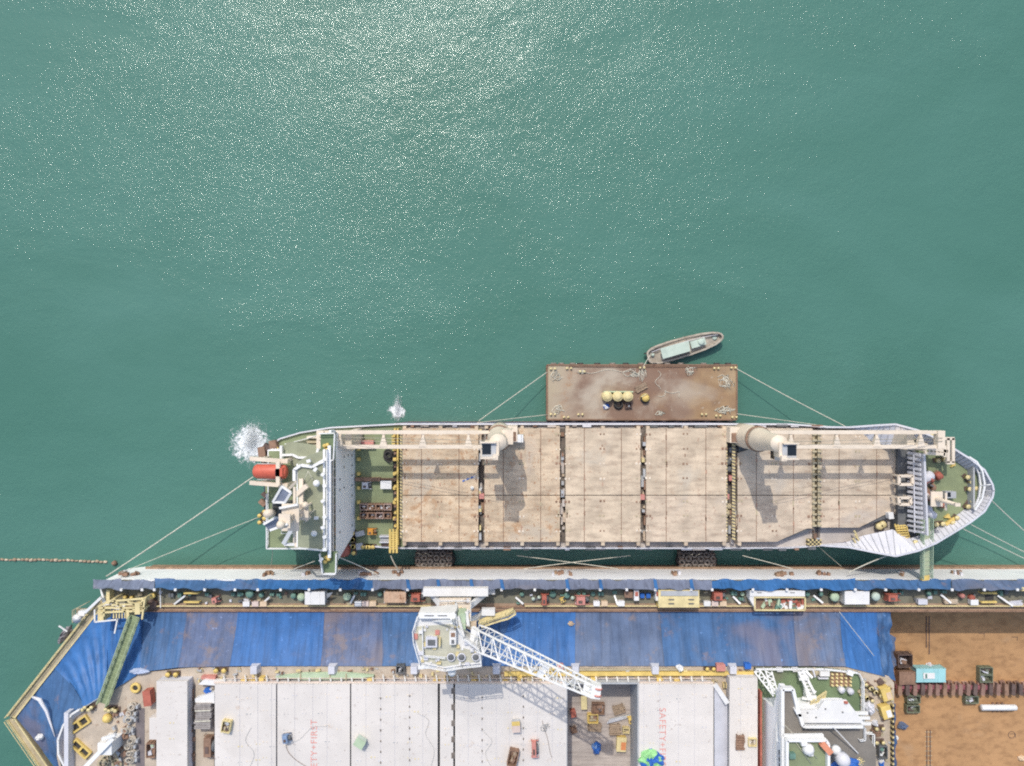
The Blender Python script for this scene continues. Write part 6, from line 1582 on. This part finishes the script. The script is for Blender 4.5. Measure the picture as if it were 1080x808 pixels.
open_bin(541, 800.5, 10, 17, 1.3, ZC, -.22, m_brownrust, 'brown open box lying askew at the bottom of the white hatch', (m_wood, m_brownrust), 'open_crate', 'crate', GH, 5)
squiggle(575.5, 767, 9, 10, ZC, 21, 'thin tangled wire on the white hatch right of the yellow box', 30, .04, m_grey, 'wire_tangle')
b = MB(m_darkbrown); pts = [W(302 + t_ * 24 * t_, 786 + t_ * 24, ZC + .06) for t_ in [i / 14 for i in range(15)]]; b.tube(pts, .045, 5); solo(b, 'power_cable', 'thin dark cable trailing from the blue-grey machine', 'cable')
b = MB(m_grey); pts = [W(306 + t_ * 40, 782 - 20 * t_ + 3 * math.sin(t_ * 8), ZC + .06) for t_ in [i / 14 for i in range(15)]]; b.tube(pts, .035, 5); solo(b, 'power_cable', 'thin grey cable curving across the red lettering', 'cable')
b = MB(m_darkbrown); pts = [W(572 + 10 * t_, 760 + 38 * t_ + 2 * math.sin(t_ * 9), ZC + .06) for t_ in [i / 14 for i in range(15)]]; b.tube(pts, .035, 5); solo(b, 'power_cable', 'thin dark cable above the long red machine', 'cable')
heap(686, 800, 27, 22, 1.2, ZC, m_lime, 'crumpled lime green and blue tarp on the lettered hatch', 'crumpled_tarp', 'tarp', 17, m_blue, n=26)
pallet_stack(781, 784, 9.5, 16, .6, ZC, 0, m_brownrust, 'brown slatted rack on the rightmost white hatch', 'slatted_rack', 'rack')
open_bin(794, 783.5, 9, 8.5, .8, ZC - .3, 0, m_paleyel, 'small open pale box let into the rightmost hatch', (m_darkbrown, m_ochre), 'open_box', 'box', seed=9)
closed_box(736, 705.5, 7, 5, 1.3, ZB, 0, m_tote2, 'tan box on the yellow pipe left of the hazard striped box') if False else None
heap(716.5, 703.8, 7, 6, 1.4, ZB + .3, m_whiteclean, 'round white bag beside the yellow deck pipe', 'white_bag', 'bag', 19)
closed_box(760.5, 704.5, 8.5, 6.5, 1.3, ZB + .3, 0, m_pink, 'red crate at the right end of the yellow deck pipe')
closed_box(591, 704.5, 6.5, 6, 1.3, ZB + .3, 0, m_pink, 'faded red crate under the crane boom', trim=m_white)
closed_box(789, 703, 6, 5, 1.3, ZB, 0, m_blue, 'small blue box at the corner of the green stern deck')
open_bin(422, 706.5, 9, 8, 1.4, ZB, 0, m_dkgrey, 'dark open box on the side deck left of the crane house', (m_dkgrey, m_lilac), 'steel_bin', 'bin', seed=12)

# loose things in the open hold
GO = 'gear on the floor of the open hold'; zo = 8.0
closed_box(616, 741.5, 5.6, 13.5, 1.2, zo, .03, m_tote2, 'tan and yellow box in the top left corner of the hold', 'tall_crate', 'crate', GO, lid=m_paleyel)
open_bin(631, 748, 13.5, 11.5, .9, zo, -.03, m_brownrust, 'rust brown open tray in the upper middle of the hold', (m_grey, m_brownrust, m_darkbrown), 'open_crate', 'crate', GO, 21)
closed_box(604.7, 753, 5.2, 7.5, 1.1, zo, .2, m_red, 'red box by the left wall of the hold', 'red_box', 'box', GO)
open_bin(625.3, 758.5, 11.5, 9.5, 1.0, zo, 0, m_yellow, 'yellow crate with brown contents in the hold', (m_brownrust, m_ochre), 'open_crate', 'crate', GO, 22)
pallet_stack(627.5, 768, 14.5, 9, .8, zo, -.1, m_wood, 'pile of brown timber below the yellow crate in the hold', group=GO)
pallet_stack(605, 770.5, 7, 7, .7, zo, .3, m_brownrust, 'small brown scrap pile by the left wall of the hold', 'scrap_pile', 'scrap pile', GO)
pallet_stack(653, 749, 13, 9.5, .7, zo, .3, m_wood, 'loose reddish boards above the pale pipes in the hold', group=GO, n=5)
b = MB(m_lilac, m_grey)
for k in range(4): b.m = k % 2; b.tube([W(640 + k, 762.5 - k * 1.2, zo + .3), W(664 + k, 756 - k * .8, zo + .3)], .2, 8)
solo(b, 'pipe_bundle', 'pale pipes laid side by side on the hold floor', 'pipes', GO)
machine(666, 760, 6.5, 8, 1.3, zo, .3, m_yellow, 'yellow machine near the right wall of the hold', 'yellow_machine', 'machine', GO)
open_bin(660.5, 771, 7, 5.5, 1.0, zo, -.05, m_paleyel, 'small pale yellow crate right of the boards in the hold', (m_ochre, m_darkbrown), 'open_crate', 'crate', GO, 23)
pallet_stack(648.5, 770.5, 12.5, 11, .9, zo, .05, m_wood, 'stack of reddish boards below the pale pipes in the hold', group=GO, n=5)
t = closed_box(655.5, 785.5, 9.5, 14.5, 1.3, zo, -.06, m_yellow, 'yellow box with an orange half, lowest in the hold', 'yellow_box', 'box', GO, lid=m_paleyel)
b = MB(M('orange_lid', (.62, .24, .10), .1, 1)); q = W(657.5, 787, zo + 1.32); b.box((q.x + .02, q.y, zo + 1.304), (px(5, zo), px(8, zo), .05)); b.build('orange_lid', t)
heap(628.8, 788, 10, 12, 1.3, zo, m_blue, 'crumpled blue bundle under the boom shadow in the hold', 'blue_bundle', 'bundle', 27, M('pale_blue_plastic', (.2, .34, .62), .12, 1))

# ------------------------------------------------------------------ stern house of the docked ship
gd = MB(m_greenB); gd.pp([(795.5, 704.2), (868, 704.2), (904, 709), (907.5, 716), (907.5, 772), (795.5, 772)], ZB + .01, ZB + .35); gd.build('stern_deck', Bs)
xw = 47.8
hs = MB(m_wall, m_white)
yA = W(0, 735, ZB).y; yEnd = 2 * YB - yA
hs.prism([(xw, yA), (xw + 14.5, yA), (xw + 14.5, yEnd), (xw, yEnd)], ZB + .36, 20.8)
hs.prism([(xw, yA + .6), (xw + 2.4, yA + .6), (xw + 2.4, yEnd), (xw, yEnd)], 20.8, 24.4)
house = hs.build('stern_house', Bs)
# front wall bracket (sloping side) and bridge wing
b = MB(m_wall)
b.loftpts([[(x, y, z) for y, z in ((yA, ZB + .36), (yA + .6, 20), (W(0, 727, 24.5).y + .2, 22.5), (W(0, 726, 24.5).y, 24.4), (yA - 6, 24.4), (yA - 6, ZB + .36))] for x in (xw - .02, xw + .9)]); b.build('front_wall', house)
b = MB(m_brownroof); b.pp([(824, 725.5), (835, 725.5), (845, 764), (845, 776.5), (824.5, 776.5)], 24.1, 24.6); 
b.build('bridge_wing', house)
b = MB(m_brownroof); b.pp([(836, 764), (909, 766), (924, 790), (924, 850), (836, 850)], 20.8, 21.0); b.build('upper_deck', house)
b = MB(m_white, m_pink)
q = [(863, 748.5), (869.5, 739), (893, 738.5), (911.5, 762.5), (848, 762.5), (843, 748.8)]
b.pp(q, 22.6, 23.0); wro = b.build('white_roof', house)
b = MB(m_wall); b.pp([(865, 750), (870, 741), (892, 740.5), (908, 760.5), (851, 760.5), (846, 751)], 21, 22.6); b.build('deckhouse', house)
b = MB(m_red); b.bp(891, 740.5, 894.5, 742.5, 23, 23.4); b.build('red_lamp', wro)
b = MB(m_dkgrey)
for u, v in ((852, 752), (871, 748), (889, 751.5), (861, 757)): b.bp(u - .7, v - .5, u + .7, v + .5, 23, 23.2)
each(b, 'roof_plug', wro)
b = MB(m_whiteclean)
def thick(lst, z, w=.5, h=.9):
    pts = P(lst, z)
    t_ = MB(m_whiteclean)
    for a, c in zip(pts, pts[1:]): t_.bar(a, c, w, h)
    t_.build('white_coaming', house)
thick([(824.5, 777), (824.5, 726), (835.5, 726), (840, 745), (846, 764.5), (848, 765)], 25, .55, 1.0)
thick([(848, 765.5), (909, 765.5)], 22.4, .5, 1.0)
thick([(819.5, 812), (820, 770), (822.5, 760), (823, 733)], 22.5, .6, .7)
thick([(826.5, 812), (826.5, 777), (868, 776.5)], 27.3, .8, .6)
thick([(829.5, 812), (829.5, 780), (870.5, 780), (873, 784), (873, 812)], 28.2, .45, .9)
MB(m_whiteclean).rail(P([(910, 766), (910, 778), (905, 779)], 21), 1.0, 1.2, .06).build('railing', house)
MB(m_whiteclean).rail(P([(907.5, 716), (907.5, 770), (918.5, 771), (918.5, 815)], 15), 1.3, 1.6, .09).build('railing', house)
MB(m_whiteclean).rail(P([(795.5, 704), (868, 704), (903.5, 708), (907.5, 715)], ZB + .4), 1.1, 1.5, .075).build('railing', house)
MB(m_whiteclean).rail(P([(795.5, 704), (795.5, 722)], ZB + .4), 1.1, 1.5, .075).build('railing', house)
thick([(899, 752), (915, 752)], 18, .5, .5); thick([(899, 757), (917, 757)], 18, .5, .5); thick([(899, 763), (918, 763)], 18, .5, .5)
thick([(893.5, 708.5), (899.5, 710.5)], 16, .9, .5)
thick([(909, 778.5), (917, 781), (917, 786)], 20, .3, .3)

b = MB(m_wall, m_whiteclean, m_win)
b.bar(W(815.5, 770, 19), W(815.5, 826, 19), .4, .6); b.m = 2
for k in range(13): b.bar((xw - .06, yA - 6 - k * 1.15, 21.9), (xw - .06, yA - 6 - k * 1.15, 23.1), .1, .85)
b.m = 0
for v in (751, 776, 800): b.bar(W(806, v, 15), W(812, v + 8, 18), .16, .16)
b.build('front_fittings', house)
b = MB(m_red); b.bar(W(801.4, 728, ZC - .5), W(801.4, SV, ZC - .5), .35, 1.4); b.build('red_bulkhead_strip', Bs)
b = MB(m_green); b.pp([(831, 781), (868, 781), (871, 785), (871, 840), (831, 840)], 27.3, 27.6); b.build('top_deck', house)
b = MB(m_wall); b.pp([(832, 783), (866, 783), (869, 787), (869, 840), (832, 840)], 24.5, 27.3); b.build('wheelhouse', house)
b = MB(m_win)
for k in range(9): q = W(834 + k * 4, 783, 26.2); b.bar((q.x, q.y + .05, 25.6), (q.x, q.y + .05, 26.8), .55, .1)
each(b, 'wheelhouse_window', house)
b = MB(m_white); b.lathe(W(851, 788.5, 27.6), [(.9, 0), (1.05, .6), (.8, 1.2), (.3, 1.5)], 10); b.box(W(845.5, 781.5, 27.6), (1.0, .6, 1.2)); b.box(W(853, 792, 27.6), (.8, .8, 1.0)); b.build('radar_pedestal', house)
b = MB(m_teal); b.box(W(834, 795, 27.6), (1.0, .9, .9)); b.build('green_locker', house)
b = MB(m_rope); b.tube([W(826, 763, 27), W(862, 800, 28)], .04, 4); b.tube([W(837, 780, 28), W(856, 806, 28)], .04, 4); b.build('aerial_wires', house)
b = MB(M('orange_raft_case', (.66, .27, .16), .08, 1)); b.bar(W(866.5, 783.5, 28.5), W(876, 794, 28.5), 1.0, .8); b.build('orange_raft_case', house)
b = MB(m_lilac); b.lathe(W(886, 798, 23), [(1.2, 0), (1.25, 1.2), (1.05, 1.8), (.6, 2.2), (.1, 2.3)], 20); b.build('satellite_dome', house)
b = MB(m_white); b.lathe(W(880.5, 789.5, 23), [(.8, 0), (.8, .8), (.3, 1.1)], 14); b.bar(W(879, 767, 23.5), W(905, 794.5, 21.5), .16, .16); b.build('signal_pole', house)
b = MB(m_whiteclean); b.box(W(838.5, 748, 24.6), (.55, .9, 1.0), .4); b.box(W(841.5, 752, 24.6), (.6, .5, .9)); b.build('wing_console', house)
heap(893, 806, 30, 16, .8, 21.05, m_blue, 'bright blue tarp heaped below the grey dome on the upper deck', 'crumpled_tarp', 'tarp', 33, n=18)
# lattice gantries, davit and ladder on the green stern deck
b = MB(m_whiteclean)
for (u0, v0), (u1, v1), z0, z1, w in (((798, 707), (818, 733), 15.2, 20, 1.0), ((810.5, 708), (818, 733), 15.4, 20, 1.2)):
    p_, q_ = W(u0, v0, z0), W(u1, v1, z1); d_ = (q_ - p_).normalized(); n_ = Vector((-d_.y, d_.x, 0)).normalized() * w / 2
    for s in (-1, 1): b.bar(p_ + n_ * s, q_ + n_ * s * .9, .24)
    for k in range(9): b.bar(p_.lerp(q_, k / 9) + n_ * (1 if k % 2 else -1), p_.lerp(q_, (k + 1) / 9) - n_ * (1 if k % 2 else -1), .18)
b.build('lattice_gantry', house)
b = MB(m_whiteclean)
for a_, c_ in (((842, 708), (854, 734)), ((846.5, 707), (859, 731)), ((848, 722), (853, 738)), ((856, 727), (860, 730)), ((850, 707.5), (857, 715)), ((843, 716), (852, 716)), ((846, 736), (857, 737.5))): b.bar(W(*a_, 16.4), W(*c_, 17.2), .42, .5)
for k in range(7): b.bar(W(842.5 + k * 1.75, 709 + k * 3.8, 16.5), W(848 + k * 1.75, 709.5 + k * 3.4, 16.6), .3, .3)
b.box(W(851, 730, ZB + .35), (1.5, .9, 2.6))
b.box(W(845, 710, ZB + .35), (1.3, 1.4, 2.2)); b.box(W(852, 733, ZB + .35), (1.5, 1.4, 2)); b.build('store_crane', Bs)
b = MB(m_paleyel)
p_, q_ = W(855, 743, 17.5), W(871, 732, 15)
for s in (-.5, .5): b.bar(p_ + Vector((.2 * s, s, 0)), q_ + Vector((.2 * s, s, 0)), .2, .3)
for k in range(10): c_ = p_.lerp(q_, k / 9); b.bar(c_ + Vector((-.1, -.5, 0)), c_ + Vector((.1, .5, 0)), .12)
b.build('yellow_ladder', Bs)
b = MB(m_white, m_lilac); b.box(W(867, 708, ZB + .4), (1.8, .9, 1.3)); b.m = 1; b.box(W(866.5, 713.5, ZB + .4), (1.9, .3, .9)); b.bar(W(857, 705.5, 15.4), W(859.5, 714, 15.4), .3, .3); b.build('white_locker', Bs)
b = MB(m_ochre, m_palegreen); b.lathe(W(858, 708, ZB + .4), [(.8, 0), (.9, .5), (.5, .9)], 10); b.build('winch_drum', Bs)
b = MB(m_white)
for u in (821, 837.5): b.box(W(u, 705, ZB + .4), (1.1, .6, .9))
each(b, 'rail_locker', Bs)
q = W(886.5, 716.5, ZB + .36); cr_ = T('cone_rack', 'brown rack of yellow cones in rows on the green stern deck', 'rack', q)
b = MB(m_brownrust); b.bp(875.5, 709, 898, 724, ZB + .36, ZB + .5); b.build('tray', cr_)
for i in range(5):
    for j in range(4):
        c_ = W(877.6 + i * 4.8, 711 + j * 3.9, ZB + .6); b = MB(m_paleyel); b.lathe((c_.x, c_.y, ZB + .505), [(.26, 0), (.26, .12), (.18, .5), (.05, .55)], 8); b.build('cone', cr_)
drum(888.6, 728.5, 3.2, 1.1, ZB + .36, m_lilac, 'pale grey round tank on the green deck, left of two', 'grey_tank', 'tank')
drum(898, 730, 3.2, 1.1, ZB + .36, m_lilac, 'pale grey round tank by the white railing, right of two', 'grey_tank', 'tank')
bollards(Bs, [(909, 733), (914.5, 735.5), (918.5, 726), (923.5, 730), (914, 722)], ZB, m_paleyel, r=.28, ang=-.5)
b = MB(m_ochre); b.bar(W(905, 728.5, ZB + .5), W(916, 734, ZB + .5), .6, .4); b.build('mooring_base', Bs)
heap(916.5, 745, 11, 15, 1.2, ZB, m_lilac, 'pile of pale grey rope on the tan stern deck', 'rope_pile', 'rope', 41)
heap(922, 762, 6, 6, .9, ZB, m_lilac, 'small pale rope coil below the big rope pile', 'rope_pile', 'rope', 42)
heap(928, 719, 7, 7, .6, ZB, m_darkbrown, 'dark rope coil near the ragged tarpaulin', 'rope_pile', 'rope', 43)
for v, lb_ in ((732.5, 'yellow box with a tan end at the ship stern edge, upper one'), (751.5, 'yellow box with a pale end at the ship stern edge, lower one')):
    t = closed_box(935.5, v, 9.5, 13, 1.7, ZB, .3, m_yellow, lb_, 'yellow_box', 'box', lid=m_yellow)
    b = MB(m_tote2 if v < 740 else m_white); q = W(937.4, v + 2, ZB + 1.72); b.box((q.x, q.y, ZB + 1.703), (px(5, ZB), px(7.5, ZB), .06)); b.build('pale_end', t)
pallet_stack(924, 774, 11, 7, .6, ZB, 0, m_brownrust, 'rusty slatted grid on the tan stern deck', 'steel_grid', 'grid')
bollards(Bs, [(925.5, 766.5), (925.5, 781), (912, 782)], ZB, m_paleyel, r=.28)
open_bin(932, 794, 9, 13, 1.4, ZB, 0, m_dkgrey, 'dark bin with pale rubbish at the stern edge', (m_white, m_dkgrey, m_teal), 'rubbish_bin', 'bin', seed=44)
heap(929, 803, 5, 12, .8, ZB, m_whiteclean, 'white and blue sheet hanging beside the dark rubbish bin', 'plastic_sheet', 'sheet', 45, m_blue)
squiggle(907, 803, 7, 10, ZB + 7.2, 46, 'coiled rope on the upper deck edge near the white pole', 24, .08, m_paleyel)
b = MB(m_brownrust, m_grey, m_ochre)
rnd = random.Random(77)
for k in range(60): q = W(rnd.uniform(910, 940), rnd.uniform(716, 806), ZB); b.m = rnd.randrange(3); b.box((q.x, q.y, ZB), (rnd.uniform(.2, .8), rnd.uniform(.2, .6), rnd.uniform(.1, .5)), rnd.uniform(0, 3))
each(b, 'deck_clutter', Bs, 30)
b = MB(m_hazard, m_black, m_blue)
for k in range(26):
    b.m = k % 2; v = 742 + k * 2.8; b.bar(W(941, v, ZB + .5), W(941, v + 2.2, ZB + .5), .3, .9)
each(b, 'stern_edge_post', Bs)
cl = cloth([sheet(W(942, 742, ZB + .9), W(944.5, 742, ZB - 2), W(945, 812, ZB - 3), W(943, 812, ZB + .9), 6, 40, 0, .8, 51, 1, .6)], [m_tm]); solo(cl, 'edge_cloth', 'narrow blue cloth hanging along the ship stern edge', 'cloth')
heap(951, 765, 11, 7.5, .9, ZF, m_tf, 'blue cloth dropped on the orange dock floor', 'dropped_cloth', 'cloth', 52)
heap(944, 777, 5, 4, .9, ZF + 6, m_whiteclean, 'white bag hanging at the ship stern edge', 'white_bag', 'bag', 53)

# ------------------------------------------------------------------ things on the dock floor
kbm = M('keel_block_timber', (.27, .165, .13), .2, .9, rust=.3, rc=(.16, .09, .07), rs=1, rough=.9)
def keel_block(u, k=0):
    q = W(u, 724, ZF); t = T('keel_block', 'reddish brown keel block standing in the long row on the dock floor', 'keel block', (q.x, q.y, ZF), 'keel blocks in a row on the dock floor')
    b = MB((kbm, m_brownrust, M('pale_keel_block', (.42, .28, .22), .2, .9, rust=.2))[k]); b.box((q.x, q.y, ZF), (.95, 2.7 - .2 * k, .7), .12); b.build('base', t)
    b = MB((m_brownrust, m_darkbrown, kbm)[k]); b.prism([(q.x - .42, q.y - 1.1), (q.x + .1, q.y - 1.35), (q.x + .42, q.y - 1.1), (q.x + .42, q.y + 1.0), (q.x - .35, q.y + 1.3)], ZF + .7, ZF + 1.6); b.build('cap', t)
    return t
protos = [keel_block(945 + 7.9 * k, k) for k in range(3)]
for k in range(3, 22):
    c = copy_tree(protos[random.randrange(3)]); c.location.x = W(945 + k * 7.9, 724, ZF).x + random.uniform(-.12, .12); c.rotation_euler.z = random.uniform(-.06, .06)
b = MB(M('maroon_beam', (.28, .10, .12), .2, .8, rust=.2)); b.bar(W(944, 723.5, .9), W(1045, 724.5, .9), .9, .9); b.bar(W(944, 728, .6), W(1100, 728.5, .6), .4, .5)
solo(b, 'steel_beam', 'long maroon beam lying through the row of keel blocks', 'beam')
def floor_box(*a, **k): return closed_box(*a, **k)
open_bin(955, 697.5, 15.5, 13.5, 2.2, ZF, 0, m_darkbrown, 'dark square block with a round hole on the dock floor', (m_darkbrown, m_brownrust, m_lilac), 'dark_block', 'block', seed=61)
closed_box(957.5, 715.5, 17.5, 13, 2.0, ZF, 0, m_brownrust, 'dark brown box hidden partly behind the cyan container', 'brown_box', 'box')
t = shelter(982, 712.5, 30, 13.5, 2.4, ZF, m_cyan, 'pale cyan container on the orange dock floor', 'cyan_container', 'container', mroof=m_cyan, frame=m_cyan)
b = MB(m_white, m_teal); b.bp(974, 710, 986, 716, ZF + 2.47, ZF + 2.6); b.m = 1; b.bp(976, 711, 978, 715.5, ZF + 2.6, ZF + 2.64); b.build('roof_unit', t)
heap(979.5, 701, 7.5, 5, .9, ZF, m_lilac, 'pale lump on the dock floor above the cyan container', 'rubble_sack', 'sack', 62)
m_mould = M('olive_steel_bin', (.17, .19, .13), .15, 1, rust=.3, rc=(.15, .1, .06), rs=1)
for u, v, lb_, s_ in ((1040.5, 708, 'olive steel bin above the keel blocks, upper of two'), (1040.5, 716, 'olive steel bin touching the keel blocks, lower of two'), (964, 738, 'olive bin below the keel blocks on the left, upper of two'), (963.5, 748, 'olive bin below the keel blocks on the left, lower of two'), (1025.5, 738.5, 'olive bin below the keel blocks, alone above the white tube')) and [(a, b_, c_, i) for i, (a, b_, c_) in enumerate(((1040.5, 708, 'olive steel bin above the keel blocks, upper of two'), (1040.5, 716.2, 'olive steel bin touching the keel blocks, lower of two'), (964, 738, 'olive bin below the keel blocks on the left, upper of two'), (963.5, 748.2, 'olive bin below the keel blocks on the left, lower of two'), (1025.5, 738.5, 'olive bin below the keel blocks, alone above the white tube')))]:
    open_bin(u, v, 14, 7.8, 1.3, ZF, 0, m_mould, lb_, (m_lilac, m_darkbrown, m_mould), 'olive_bin', 'bin', 'olive steel bins on the dock floor', 70 + s_)
t = T('white_tube', 'long white tube on brown cradle lying on the dock floor', 'tube', W(1053, 746, ZF))
b = MB(m_white, m_darkbrown); b.tube([W(1034.5, 746.2, 1.3), W(1035, 746.2, 1.3), W(1071, 746.2, 1.3), W(1072, 746.2, 1.3)], [.45, .6, .6, .4], 14); b.build('tube', t)
b = MB(m_brownrust)
for u in (1048, 1053, 1058): b.bp(u - 1.2, 741.5, u + 1.2, 751, ZF, .75)
b.build('cradle', t)
heap(1077, 799, 9, 6, .7, ZF, m_tote2, 'pale tan lump near the lower right corner of the dock floor', 'sand_heap', 'heap', 71)
tr_ = MB(m_darkbrown, m_ochre)
for u, v0, v1 in ((977.5, 770, 815), (981, 770, 815), (977, 650, 683), (980, 650, 690)): tr_.bar(W(u, v0, .36), W(u, v1, .36), .16, .14)
tr_.m = 1
for v in range(772, 815, 5): tr_.bar(W(975.5, v, .34), W(983, v, .34), .12, .08)
tr_.build('floor_rails', D)
b = MB(m_darkbrown)
for u in (958, 1067): b.torus(W(u, 775 if u > 1000 else 690, .35), .7, .05)
for u, v in ((1068, 774), (1035, 668), (1070, 672)): b.bar(W(u - 3, v, .33), W(u + 3, v, .33), .08, .06); b.bar(W(u + 3, v, .33), W(u + 3, v + 4, .33), .08, .06)
each(b, 'floor_ring', D)
heap(1065, 779, 12, 5, .5, ZF, m_brownrust, 'x', 'x', 'x', 72) if False else None

# ------------------------------------------------------------------ light, sky, camera
wd_ = bpy.data.worlds.new('World'); SC.world = wd_; wd_.use_nodes = True
nt = wd_.node_tree; bg = nt.nodes['Background']
sk = nt.nodes.new('ShaderNodeTexSky'); sk.sky_type = 'NISHITA'; sk.sun_disc = False
sdir = Vector((-SX, -SY, 1)).normalized()
sk.sun_elevation = math.asin(sdir.z); sk.sun_rotation = math.atan2(sdir.x, sdir.y); sk.dust_density = 2.5; sk.air_density = 1.2
nt.links.new(sk.outputs[0], bg.inputs[0]); bg.inputs[1].default_value = .15
sl_ = bpy.data.lights.new('sun', 'SUN'); sl_.energy = 2.1; sl_.angle = math.radians(.5); sl_.color = (1, .95, .86)
so = bpy.data.objects.new('sun', sl_); COL.objects.link(so); so.rotation_euler = (-sdir).to_track_quat('-Z', 'Y').to_euler(); so.location = sdir * 200
cam = bpy.data.cameras.new('camera'); cam.sensor_width = 36; cam.lens = 36 * CAM_H / (1080 * S0); cam.clip_end = 6000; cam.clip_start = 1
co = bpy.data.objects.new('camera', cam); COL.objects.link(co); co.location = (0, 0, CAM_H); co.rotation_euler = (0, 0, 0)
SC.camera = co
vs = SC.view_settings; vs.view_transform = 'Standard'; vs.look = 'None'; vs.exposure = 0.24; vs.gamma = 1; vs.use_curve_mapping = False
SC.cycles.use_denoising = False
SC.cycles.filter_width = 2.0
SC.cycles.max_bounces = 5; SC.cycles.diffuse_bounces = 3; SC.cycles.glossy_bounces = 2
SC.cycles.sample_clamp_indirect = 4
